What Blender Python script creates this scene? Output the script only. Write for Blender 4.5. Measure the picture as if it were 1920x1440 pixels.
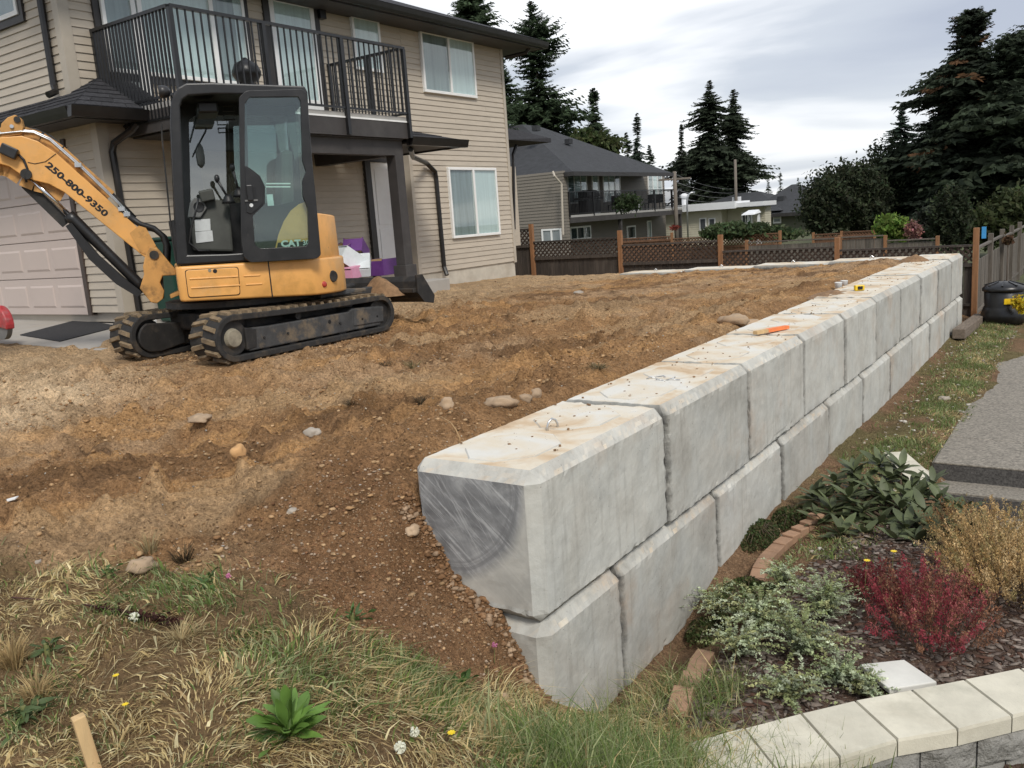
import bpy, bmesh, math, random
import numpy as np
from mathutils import Vector, Matrix, noise as mnoise

for o in list(bpy.data.objects):
    bpy.data.objects.remove(o)
S = bpy.context.scene
COL = S.collection
rad = math.radians
random.seed(7)
RNG = np.random.default_rng(7)

# ------------------------------------------------------------------ camera
CAM = np.array([2.1187, -3.1384, 2.6727])
YAW, PITCH, ROLL, FPX = -0.61166, -0.18756, -0.0720, 1600.0
_f = np.array([math.sin(YAW) * math.cos(PITCH), math.cos(YAW) * math.cos(PITCH), math.sin(PITCH)])
_r0 = np.array([math.cos(YAW), -math.sin(YAW), 0.0])
_u0 = np.cross(_r0, _f)
_r = _r0 * math.cos(ROLL) + _u0 * math.sin(ROLL)
_u = -_r0 * math.sin(ROLL) + _u0 * math.cos(ROLL)
cd = bpy.data.cameras.new('camera')
cam = bpy.data.objects.new('camera', cd)
COL.objects.link(cam)
M = Matrix(((_r[0], _u[0], -_f[0], CAM[0]), (_r[1], _u[1], -_f[1], CAM[1]), (_r[2], _u[2], -_f[2], CAM[2]), (0, 0, 0, 1)))
cam.matrix_world = M
cd.sensor_fit = 'HORIZONTAL'
cd.sensor_width = 36.0
cd.lens = 36.0 * FPX / 1920.0
cd.clip_start = 0.05
cd.clip_end = 4000.0
S.camera = cam

# ------------------------------------------------------------------ sky, sun, exposure
SUN_EL, SUN_AZ = rad(46), rad(126)          # azimuth clockwise from +Y
W = bpy.data.worlds.new('World')
S.world = W
W.use_nodes = True
nt = W.node_tree
nt.nodes.clear()
def wn(t, **k):
    n = nt.nodes.new(t)
    for a, b in k.items():
        setattr(n, a, b)
    return n
def wl(a, b):
    nt.links.new(a, b)
out = wn('ShaderNodeOutputWorld')
sky = wn('ShaderNodeTexSky', sky_type='NISHITA', sun_disc=False, sun_elevation=SUN_EL, sun_rotation=SUN_AZ)
bg_sky = wn('ShaderNodeBackground'); bg_sky.inputs['Strength'].default_value = 0.10
wl(sky.outputs[0], bg_sky.inputs['Color'])
# an even overcast deck: layered stratus seen from below, projected on a plane overhead
tc = wn('ShaderNodeTexCoord')
sep = wn('ShaderNodeSeparateXYZ'); wl(tc.outputs['Generated'], sep.inputs[0])
zz = wn('ShaderNodeMath', operation='MAXIMUM'); wl(sep.outputs['Z'], zz.inputs[0]); zz.inputs[1].default_value = 0.0
za = wn('ShaderNodeMath', operation='ADD'); wl(zz.outputs[0], za.inputs[0]); za.inputs[1].default_value = 0.16
dx = wn('ShaderNodeMath', operation='DIVIDE'); wl(sep.outputs['X'], dx.inputs[0]); wl(za.outputs[0], dx.inputs[1])
dy = wn('ShaderNodeMath', operation='DIVIDE'); wl(sep.outputs['Y'], dy.inputs[0]); wl(za.outputs[0], dy.inputs[1])
comb = wn('ShaderNodeCombineXYZ'); wl(dx.outputs[0], comb.inputs[0]); wl(dy.outputs[0], comb.inputs[1])
mp = wn('ShaderNodeMapping'); wl(comb.outputs[0], mp.inputs['Vector'])
mp.inputs['Location'].default_value = (0.6, 1.7, 0.0)
mp.inputs['Rotation'].default_value = (0, 0, rad(-34))
mp.inputs['Scale'].default_value = (0.34, 0.80, 1.0)
n1 = wn('ShaderNodeTexNoise'); wl(mp.outputs[0], n1.inputs['Vector'])
n1.inputs['Scale'].default_value = 1.0; n1.inputs['Detail'].default_value = 7.0; n1.inputs['Roughness'].default_value = 0.46; n1.inputs['Distortion'].default_value = 0.6
n2 = wn('ShaderNodeTexNoise'); wl(mp.outputs[0], n2.inputs['Vector'])
n2.inputs['Scale'].default_value = 0.45; n2.inputs['Detail'].default_value = 4.0
r1 = wn('ShaderNodeValToRGB'); wl(n1.outputs['Fac'], r1.inputs['Fac'])
e = r1.color_ramp.elements
e[0].position = 0.36; e[0].color = (0.45, 0.485, 0.565, 1)
e[1].position = 0.62; e[1].color = (1.0, 1.0, 1.0, 1)
q = r1.color_ramp.elements.new(0.50); q.color = (0.575, 0.61, 0.665, 1)
mx2 = wn('ShaderNodeMix', data_type='RGBA', blend_type='MULTIPLY')
mx2.inputs['Factor'].default_value = 0.6
r2 = wn('ShaderNodeValToRGB'); wl(n2.outputs['Fac'], r2.inputs['Fac'])
r2.color_ramp.elements[0].position = 0.3; r2.color_ramp.elements[0].color = (0.78, 0.80, 0.85, 1)
r2.color_ramp.elements[1].position = 0.65; r2.color_ramp.elements[1].color = (1.08, 1.07, 1.05, 1)
wl(r1.outputs[0], mx2.inputs['A']); wl(r2.outputs[0], mx2.inputs['B'])
bg_c = wn('ShaderNodeBackground'); wl(mx2.outputs['Result'], bg_c.inputs['Color']); bg_c.inputs['Strength'].default_value = 0.72
cov = wn('ShaderNodeMixShader'); cov.inputs[0].default_value = 0.93
wl(bg_sky.outputs[0], cov.inputs[1]); wl(bg_c.outputs[0], cov.inputs[2])
wl(cov.outputs[0], out.inputs['Surface'])

sl = bpy.data.lights.new('sun', 'SUN')
sl.energy = 1.5
sl.angle = rad(14)
sl.color = (1.0, 0.95, 0.87)
so = bpy.data.objects.new('sun', sl)
COL.objects.link(so)
sd = Vector((math.sin(SUN_AZ) * math.cos(SUN_EL), math.cos(SUN_AZ) * math.cos(SUN_EL), math.sin(SUN_EL)))
so.rotation_euler = (-sd).to_track_quat('-Z', 'Y').to_euler()
so.location = (0, 0, 30)

S.view_settings.view_transform = 'Standard'
S.view_settings.look = 'None'
S.view_settings.exposure = 0.8
S.view_settings.gamma = 1.0
S.view_settings.use_curve_mapping = False
S.cycles.max_bounces = 5
S.cycles.diffuse_bounces = 3
S.cycles.glossy_bounces = 2
S.cycles.transparent_max_bounces = 16
S.cycles.use_denoising = True

# ------------------------------------------------------------------ measuring helpers (photograph pixel -> point on a real plane)
def ray(px, py):
    return _r * (px - 960) / FPX - _u * (py - 720) / FPX + _f
def onx(px, py, x):
    d = ray(px, py); return CAM + d * ((x - CAM[0]) / d[0])
def ony(px, py, y):
    d = ray(px, py); return CAM + d * ((y - CAM[1]) / d[1])
def onz(px, py, z):
    d = ray(px, py); return CAM + d * ((z - CAM[2]) / d[2])
def ondep(px, py, D):
    return CAM + ray(px, py) * D

# ------------------------------------------------------------------ object helpers
MATS = {}
def tag(o, label=None, cat=None, group=None, kind=None):
    if label: o['label'] = label
    if cat: o['category'] = cat
    if group: o['group'] = group
    if kind: o['kind'] = kind
    return o
def empty(name, loc, label=None, cat=None, group=None):
    o = bpy.data.objects.new(name, None)
    o.location = loc
    o.empty_display_size = 0.2
    COL.objects.link(o)
    return tag(o, label, cat, group)
def setparent(o, parent):
    if parent is not None:
        o.parent = parent
        m = Matrix.Translation(parent.location)
        o.matrix_parent_inverse = m.inverted()
def obj(name, mesh, parent=None, mat=None, smooth=False, bevel=0, seg=2, loc=None):
    if mat is not None and len(mesh.materials) == 0:
        mesh.materials.append(MATS[mat] if isinstance(mat, str) else mat)
    o = bpy.data.objects.new(name, mesh)
    COL.objects.link(o)
    if loc is not None:
        o.location = loc
    setparent(o, parent)
    if smooth:
        mesh.polygons.foreach_set('use_smooth', np.ones(len(mesh.polygons), bool))
    if bevel:
        b = o.modifiers.new('bevel', 'BEVEL')
        b.width = bevel; b.segments = seg; b.limit_method = 'ANGLE'; b.angle_limit = rad(40)
        b.harden_normals = False
        mesh.polygons.foreach_set('use_smooth', np.ones(len(mesh.polygons), bool)) if seg > 1 and smooth else None
    return o

class MB:
    """collects shapes in world coordinates; build() links them as one mesh object"""
    def __init__(s):
        s.v = []; s.f = []; s.mi = []
    def add(s, vs, fs, mi=0):
        n = len(s.v)
        s.v += [tuple(map(float, a)) for a in vs]
        s.f += [tuple(i + n for i in f) for f in fs]
        s.mi += [mi] * len(fs)
        return s
    def box(s, x0, x1, y0, y1, z0, z1, mi=0):
        if x0 > x1: x0, x1 = x1, x0
        if y0 > y1: y0, y1 = y1, y0
        if z0 > z1: z0, z1 = z1, z0
        vs = [(x0, y0, z0), (x1, y0, z0), (x1, y1, z0), (x0, y1, z0), (x0, y0, z1), (x1, y0, z1), (x1, y1, z1), (x0, y1, z1)]
        return s.add(vs, BOXF, mi)
    def obox(s, c, ax, ay, az, hx, hy, hz, mi=0):
        c, ax, ay, az = (np.array(k, float) for k in (c, ax, ay, az))
        vs = [c + sx * hx * ax + sy * hy * ay + sz * hz * az for sz in (-1, 1) for sx, sy in ((-1, -1), (1, -1), (1, 1), (-1, 1))]
        return s.add(vs, BOXF, mi)
    def bar(s, p, q, w, h=None, up=(0, 0, 1), mi=0):
        p, q = np.array(p, float), np.array(q, float)
        h = w if h is None else h
        d = q - p; L = np.linalg.norm(d); d /= L
        a = np.cross(d, up)
        if np.linalg.norm(a) < 1e-4: a = np.cross(d, (1, 0, 0))
        a /= np.linalg.norm(a); b = np.cross(a, d)
        return s.obox((p + q) / 2, d, a, b, L / 2, w / 2, h / 2, mi)
    def hexa(s, bot, top, mi=0):
        return s.add(list(bot) + list(top), BOXF, mi)
    def prism(s, pts, d, mi=0):
        """pts: planar loop of 3-d points, extruded by vector d"""
        pts = [np.array(p, float) for p in pts]; d = np.array(d, float); n = len(pts)
        fs = [tuple(range(n - 1, -1, -1)), tuple(range(n, 2 * n))] + [(i, (i + 1) % n, n + (i + 1) % n, n + i) for i in range(n)]
        return s.add(pts + [p + d for p in pts], fs, mi)
    def tube(s, pts, r, n=8, mi=0, cap=True):
        pts = [np.array(p, float) for p in pts]
        rs = r if hasattr(r, '__len__') else [r] * len(pts)
        rings = []; prev = None
        for i, p in enumerate(pts):
            t = pts[min(i + 1, len(pts) - 1)] - pts[max(i - 1, 0)]
            t /= (np.linalg.norm(t) + 1e-12)
            if prev is None:
                a = np.cross(t, (0, 0, 1))
                if np.linalg.norm(a) < 1e-3: a = np.cross(t, (1, 0, 0))
            else:
                a = prev - t * (prev @ t)
            a /= (np.linalg.norm(a) + 1e-12); prev = a
            b = np.cross(t, a)
            rings.append([p + rs[i] * (math.cos(2 * math.pi * k / n) * a + math.sin(2 * math.pi * k / n) * b) for k in range(n)])
        vs = [v for R in rings for v in R]; fs = []
        for i in range(len(rings) - 1):
            for k in range(n):
                fs.append((i * n + k, i * n + (k + 1) % n, (i + 1) * n + (k + 1) % n, (i + 1) * n + k))
        if cap:
            fs += [tuple(range(n - 1, -1, -1)), tuple((len(rings) - 1) * n + k for k in range(n))]
        return s.add(vs, fs, mi)
    def cyl(s, p, q, r, n=20, r2=None, mi=0):
        return s.tube([p, q], [r, r if r2 is None else r2], n, mi)
    def lathe(s, c, prof, n=24, axis=(0, 0, 1), mi=0):
        axis = np.array(axis, float); axis /= np.linalg.norm(axis)
        a = np.cross(axis, (1, 0, 0));
        if np.linalg.norm(a) < 1e-3: a = np.cross(axis, (0, 1, 0))
        a /= np.linalg.norm(a); b = np.cross(axis, a); c = np.array(c, float)
        vs = []; fs = []
        for r, z in prof:
            for k in range(n):
                t = 2 * math.pi * k / n
                vs.append(c + axis * z + r * (math.cos(t) * a + math.sin(t) * b))
        for i in range(len(prof) - 1):
            for k in range(n):
                fs.append((i * n + k, i * n + (k + 1) % n, (i + 1) * n + (k + 1) % n, (i + 1) * n + k))
        fs += [tuple(range(n - 1, -1, -1)), tuple((len(prof) - 1) * n + k for k in range(n))]
        return s.add(vs, fs, mi)
    def rot(s, c, ang, axis='Z'):
        R = Matrix.Rotation(ang, 3, axis); c = Vector(c)
        s.v = [tuple(R @ (Vector(v) - c) + c) for v in s.v]
        return s
    def mesh(s, name):
        m = bpy.data.meshes.new(name)
        m.from_pydata(s.v, [], s.f)
        m.update()
        return m
    def build(s, name, mat, parent=None, smooth=False, bevel=0, seg=2, label=None, cat=None, group=None, kind=None):
        m = s.mesh(name)
        if isinstance(mat, (list, tuple)):
            for k in mat: m.materials.append(MATS[k])
            m.polygons.foreach_set('material_index', s.mi)
            o = obj(name, m, parent, None, smooth, bevel, seg)
        else:
            o = obj(name, m, parent, mat, smooth, bevel, seg)
        return tag(o, label, cat, group, kind)
BOXF = [(0, 3, 2, 1), (4, 5, 6, 7), (0, 1, 5, 4), (1, 2, 6, 5), (2, 3, 7, 6), (3, 0, 4, 7)]

def fastmesh(name, V, F, mat, cols=None, parent=None, smooth=False):
    """V (n,3), F (m,k) uniform polygons"""
    V = np.asarray(V, np.float32); F = np.asarray(F, np.int32)
    m = bpy.data.meshes.new(name)
    m.vertices.add(len(V)); m.vertices.foreach_set('co', V.ravel())
    k = F.shape[1]
    m.loops.add(F.size); m.loops.foreach_set('vertex_index', F.ravel())
    m.polygons.add(len(F)); m.polygons.foreach_set('loop_start', np.arange(0, F.size, k, dtype=np.int32))
    m.update(calc_edges=True)
    if cols is not None:
        a = m.attributes.new('Col', 'FLOAT_COLOR', 'POINT')
        c4 = np.ones((len(V), 4), np.float32); c4[:, :3] = cols
        a.data.foreach_set('color', c4.ravel())
    return obj(name, m, parent, mat, smooth)

# ------------------------------------------------------------------ procedural materials
def material(name):
    m = bpy.data.materials.new(name); m.use_nodes = True
    n = m.node_tree; b = n.nodes['Principled BSDF']
    MATS[name] = m
    return m, n, b
def N(n, t, **k):
    x = n.nodes.new(t)
    for a, v in k.items():
        if hasattr(x, a): setattr(x, a, v)
    return x
def noise_node(n, vec, scale, detail=4, rough=0.55, dist=0.0):
    x = n.nodes.new('ShaderNodeTexNoise')
    if vec is not None: n.links.new(vec, x.inputs['Vector'])
    x.inputs['Scale'].default_value = scale; x.inputs['Detail'].default_value = detail
    x.inputs['Roughness'].default_value = rough; x.inputs['Distortion'].default_value = dist
    return x
def ramp(n, fac, stops):
    r = n.nodes.new('ShaderNodeValToRGB'); n.links.new(fac, r.inputs[0])
    e = r.color_ramp.elements
    while len(e) < len(stops): e.new(0.5)
    for i, (p, c) in enumerate(stops):
        e[i].position = p; e[i].color = (*c, 1) if len(c) == 3 else c
    return r
def mixc(n, a, b, fac, mode='MIX'):
    x = n.nodes.new('ShaderNodeMix'); x.data_type = 'RGBA'; x.blend_type = mode
    def put(sock, v):
        if isinstance(v, (tuple, list)): sock.default_value = (*v, 1) if len(v) == 3 else v
        elif isinstance(v, (int, float)): sock.default_value = v
        else: n.links.new(v, sock)
    put(x.inputs['Factor'], fac); put(x.inputs['A'], a); put(x.inputs['B'], b)
    return x.outputs['Result']
def bump(n, b, h, strength=0.4, dist=0.01, prev=None):
    x = n.nodes.new('ShaderNodeBump'); x.inputs['Strength'].default_value = strength; x.inputs['Distance'].default_value = dist
    n.links.new(h, x.inputs['Height'])
    if prev is not None: n.links.new(prev, x.inputs['Normal'])
    n.links.new(x.outputs[0], b.inputs['Normal'])
    return x.outputs[0]
def pos(n):
    return n.nodes.new('ShaderNodeNewGeometry').outputs['Position']
def rnd(n):
    return n.nodes.new('ShaderNodeObjectInfo').outputs['Random']
def mapv(n, v, scale=(1, 1, 1), rot=(0, 0, 0)):
    x = n.nodes.new('ShaderNodeMapping'); n.links.new(v, x.inputs['Vector'])
    x.inputs['Scale'].default_value = scale; x.inputs['Rotation'].default_value = rot
    return x.outputs[0]

def simple(name, col, rough=0.6, var=0.15, scale=6.0, bmp=0.15, bscale=60.0, metal=0.0, spec=0.5, stain=None, stain_amt=0.5, sscale=2.0, objvar=0.0, stretch=(1, 1, 1), bdist=0.004):
    """paint, wood, plastic, metal: base colour with soft variation, grime and fine relief"""
    m, n, b = material(name)
    P = pos(n)
    v = mapv(n, P, stretch)
    nz = noise_node(n, v, scale, 6, 0.6)
    lo = tuple(c * (1 - var) for c in col); hi = tuple(min(1, c * (1 + var)) for c in col)
    c = ramp(n, nz.outputs['Fac'], [(0.3, lo), (0.7, hi)]).outputs[0]
    if stain is not None:
        ns = noise_node(n, v, sscale, 8, 0.65)
        fac = ramp(n, ns.outputs['Fac'], [(0.5, (0, 0, 0)), (0.72, (stain_amt,) * 3)]).outputs[0]
        c = mixc(n, c, stain, fac)
    if objvar:
        k = N(n, 'ShaderNodeMapRange'); n.links.new(rnd(n), k.inputs[0]); k.inputs[3].default_value = 1 - objvar; k.inputs[4].default_value = 1 + objvar
        hs = N(n, 'ShaderNodeHueSaturation'); n.links.new(c, hs.inputs['Color']); n.links.new(k.outputs[0], hs.inputs['Value'])
        c = hs.outputs[0]
    n.links.new(c, b.inputs['Base Color'])
    b.inputs['Roughness'].default_value = rough; b.inputs['Metallic'].default_value = metal
    b.inputs['Specular IOR Level'].default_value = spec
    if bmp:
        nb = noise_node(n, v, bscale, 5, 0.6)
        bump(n, b, nb.outputs['Fac'], bmp, bdist)
    return m

def attrcol(name, rough=0.9, spec=0.2, trans=0.0, var=0.2, scale=40, bmp=0.0, bscale=80, bdist=0.01):
    """uses the mesh's own colour attribute, with noise"""
    m, n, b = material(name)
    a = N(n, 'ShaderNodeAttribute'); a.attribute_name = 'Col'
    P = pos(n)
    nz = noise_node(n, P, scale, 4, 0.6)
    f = ramp(n, nz.outputs['Fac'], [(0.3, (1 - var,) * 3), (0.7, (1 + var,) * 3)]).outputs[0]
    c = mixc(n, a.outputs['Color'], f, 1.0, 'MULTIPLY')
    n.links.new(c, b.inputs['Base Color'])
    b.inputs['Roughness'].default_value = rough; b.inputs['Specular IOR Level'].default_value = spec
    if trans:
        o = n.nodes['Material Output']
        t = N(n, 'ShaderNodeBsdfTranslucent'); n.links.new(c, t.inputs['Color'])
        mx = N(n, 'ShaderNodeMixShader'); mx.inputs[0].default_value = trans
        n.links.new(b.outputs[0], mx.inputs[1]); n.links.new(t.outputs[0], mx.inputs[2]); n.links.new(mx.outputs[0], o.inputs['Surface'])
    if bmp:
        nb = noise_node(n, P, bscale, 6, 0.65)
        bump(n, b, nb.outputs['Fac'], bmp, bdist)
    return m

def chips_on(name, col, scale, lo, hi, amt, stretch=(1, 1, 1)):
    """scratches and chipped spots over an existing material"""
    n = MATS[name].node_tree; b = n.nodes['Principled BSDF']; src = b.inputs['Base Color'].links[0].from_socket
    x = noise_node(n, mapv(n, pos(n), stretch), scale, 7, 0.75)
    c = mixc(n, src, col, ramp(n, x.outputs['Fac'], [(lo, (0, 0, 0)), (hi, (amt,) * 3)]).outputs[0])
    n.links.new(c, b.inputs['Base Color'])

def glass(name, tint=(0.75, 0.85, 0.84), refl=0.05, rough=0.02):
    m, n, b = material(name)
    o = n.nodes['Material Output']
    n.nodes.remove(b)
    lw = N(n, 'ShaderNodeLayerWeight'); lw.inputs['Blend'].default_value = 0.5
    pw = N(n, 'ShaderNodeMath', operation='POWER'); n.links.new(lw.outputs['Facing'], pw.inputs[0]); pw.inputs[1].default_value = 3.5
    ad = N(n, 'ShaderNodeMath', operation='MULTIPLY_ADD'); n.links.new(pw.outputs[0], ad.inputs[0]); ad.inputs[1].default_value = 0.7; ad.inputs[2].default_value = refl
    tr = N(n, 'ShaderNodeBsdfTransparent'); tr.inputs[0].default_value = (*tint, 1)
    gl = N(n, 'ShaderNodeBsdfGlossy'); gl.inputs['Roughness'].default_value = rough
    mx = N(n, 'ShaderNodeMixShader'); n.links.new(ad.outputs[0], mx.inputs[0]); n.links.new(tr.outputs[0], mx.inputs[1]); n.links.new(gl.outputs[0], mx.inputs[2])
    n.links.new(mx.outputs[0], o.inputs['Surface'])
    return m

# ------------------------------------------------------------------ noise for geometry
_T = np.random.default_rng(3).random((256, 256)).astype(np.float32)
def vnoise(x, y, s=0):
    x = np.asarray(x, float) + 17.3 * s; y = np.asarray(y, float) + 41.7 * s
    xi = np.floor(x).astype(int); yi = np.floor(y).astype(int); fx = x - xi; fy = y - yi
    fx = fx * fx * (3 - 2 * fx); fy = fy * fy * (3 - 2 * fy)
    a = _T[xi & 255, yi & 255]; b = _T[(xi + 1) & 255, yi & 255]; c = _T[xi & 255, (yi + 1) & 255]; d = _T[(xi + 1) & 255, (yi + 1) & 255]
    return (a * (1 - fx) + b * fx) * (1 - fy) + (c * (1 - fx) + d * fx) * fy
def fbm(x, y, f=1.0, o=4, s=0, g=0.5):
    t = 0; a = 1; n = 0
    for k in range(o):
        t = t + a * vnoise(np.asarray(x) * f, np.asarray(y) * f, s + k * 3); n += a; a *= g; f *= 2.03
    return t / n
# ================================================================== GROUND
WL = 1.4586          # block length
WH = 0.76            # block height
WT = 0.758           # wall thickness
CH = 0.058           # chamfer
CTRL = []
for yy in np.arange(0.5, 14.5, 0.4):
    CTRL.append((-0.82, yy, 1.385 + 0.012 * math.sin(yy * 2.1)))
for yy in np.arange(0.8, 14.5, 1.2):
    CTRL.append((-1.6, yy, 1.415 + 0.02 * math.sin(yy * 1.3 + 1)))
_by = (0.2, 0.35, 0.6, 1.0, 1.55, 2.2, 3.6, 5.3, 7.2, 10, 12.5, 14.7, 16.5); _bz = (0.22, 0.10, 0.0, 0.0, 0.0, 0.15, 0.19, 0.19, 0.14, 0.13, 0.16, 0.2, 0.1)
for yy in list(np.arange(0.2, 2.4, 0.22)) + list(np.arange(2.5, 15.5, 0.4)):
    CTRL.append((0.03, yy, float(np.interp(yy, _by, _bz))))
    if yy > 2.3: CTRL.append((0.45, yy + 0.2, float(np.interp(yy, _by, _bz)) + 0.02))
CTRL += [(-0.80, 0.0, 1.34), (-0.68, -0.02, 1.17), (-0.53, -0.02, 0.93), (-0.37, -0.02, 0.81), (-0.25, -0.02, 0.76), (-0.12, -0.02, 0.55), (-0.04, -0.03, 0.42), (0.12, -0.05, 0.36),
         (-0.95, -0.3, 1.30), (-0.7, -0.35, 1.10), (-0.45, -0.4, 0.92), (-0.2, -0.4, 0.72), (0.05, -0.35, 0.56), (0.3, -0.3, 0.47),
         (-1.3, -0.7, 1.30), (-0.8, -0.9, 1.20), (-0.35, -0.9, 1.02), (0.1, -0.9, 0.85), (0.6, -0.75, 0.70), (1.0, -0.5, 0.52),
         (-0.35, -2.0, 1.08), (0.07, -1.58, 1.03), (-0.3, -1.4, 1.10), (0.71, -1.27, 0.93), (1.3, -1.2, 0.80), (1.2, -0.25, 0.30), (2.1, -3.1, 1.0), (3.5, -3, 0.9), (0.2, -3.2, 1.1),
         (-1.2, -1.7, 1.25), (-2, -2.6, 1.28), (-2.2, -1.2, 1.34), (-3, -0.3, 1.40), (-3.2, -2.5, 1.36), (-2.2, 0.3, 1.40), (-3, 2, 1.44), (-3, 5, 1.46), (-3, 9, 1.43), (-3, 13, 1.40),
         (-4.6, 1.0, 1.505), (-4.6, 2.2, 1.53), (-4.6, 4.2, 1.53), (-6.6, 1.5, 1.535), (-6.6, 4.0, 1.545), (-5.6, 3.0, 1.53), (-5, -1, 1.49), (-7, -1.5, 1.55), (-8, 0.3, 1.62), (-8, 1.8, 1.625), (-7.1, 1.8, 1.585), (-11, 0, 1.70), (-11, 1.8, 1.70), (-9.5, 1.8, 1.66), (-9, 3.0, 1.5), (-12, 3, 1.5), (-10.5, -4, 1.65),
         (-5, 7, 1.49), (-5, 10, 1.42), (-6.5, 6, 1.54), (-7.2, 8, 1.58), (-7.6, 10, 1.47), (-8.6, 12, 1.43), (-8.9, 13.4, 1.41), (-6, 13, 1.36), (-10, 15, 1.3), (-6, 15.4, 1.25), (-3, 15.6, 1.1), (-1.5, 15.6, 0.9), (-9, 5, 1.5), (-12, 6, 1.5), (-12, 10, 1.5), (-9.5, 8.5, 1.5),
         (0.35, 0.55, 0.20), (0.45, 0.2, 0.30), (0.3, 1.1, 0.16), (0.4, 1.9, 0.2), (0.7, 0.6, 0.27), (1.2, 1.5, 0.27), (0.8, 2.6, 0.24), (1.7, 2.1, 0.27), (0.45, 3.4, 0.24), (1.5, 3.6, 0.25), (2.6, 2.6, 0.27), (0.5, 5, 0.2), (1.05, 5.5, -0.12), (1.05, 4.9, -0.28), (1.45, 4.45, -0.32), (2.2, 4.0, -0.28), (0.85, 4.4, 0.12), (1.2, 3.95, 0.15), (2, 5, -0.32), (3, 4.4, -0.32), (3.2, 6, -0.3), (1.6, 6.5, -0.15), (0.5, 8, 0.14), (0.9, 11, 0.12), (0.6, 14, 0.14), (1.8, 9, 0.0), (4.5, 6, -0.25), (3, 14, 0.05), (1, 17, 0.05), (-3, 17, 0.4), (-8, 17, 0.6), (-12, 17, 0.7),
         (1.9, 0.6, 0.06), (2.6, -0.4, 0.30), (2.6, 1.1, 0.06), (3.8, 1.0, 0.05), (4.8, -0.5, 0.2), (4.8, 4, 0.05), (4.8, -4, 0.8), (-1, -4.3, 1.15), (-5, -4, 1.45)]
CP = np.array(CTRL)
def _phi(r): return np.sqrt(r * r + 0.12 ** 2)
_D = np.hypot(CP[:, None, 0] - CP[None, :, 0], CP[:, None, 1] - CP[None, :, 1])
_A = np.block([[_phi(_D), np.ones((len(CP), 1))], [np.ones((1, len(CP))), np.zeros((1, 1))]])
_w = np.linalg.solve(_A + np.diag([1e-3] * len(CP) + [0]), np.append(CP[:, 2], 0))
def ground_smooth(x, y):
    x = np.asarray(x, float).ravel(); y = np.asarray(y, float).ravel()
    o = np.empty(len(x))
    for i in range(0, len(x), 20000):
        sx, sy = x[i:i + 20000], y[i:i + 20000]
        o[i:i + 20000] = _phi(np.hypot(sx[:, None] - CP[None, :, 0], sy[:, None] - CP[None, :, 1])) @ _w[:-1] + _w[-1]
    return o
TLX = (-6, -4, -1.98, -1.5, -1.07, -0.74, -0.45, -0.29, -0.12, -0.05, 0.15, 0.7, 2, 6)
TLY = (-3.4, -2.5, -1.47, -1.24, -1.0, -0.81, -0.80, -0.65, -0.37, -0.06, 0.25, 0.2, -0.2, -0.6)
def turf_line(x):
    """front edge of the bare soil"""
    return np.interp(x, TLX, TLY)
def sstep(a, b, t):
    t = np.clip((t - a) / (b - a), 0, 1); return t * t * (3 - 2 * t)
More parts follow.
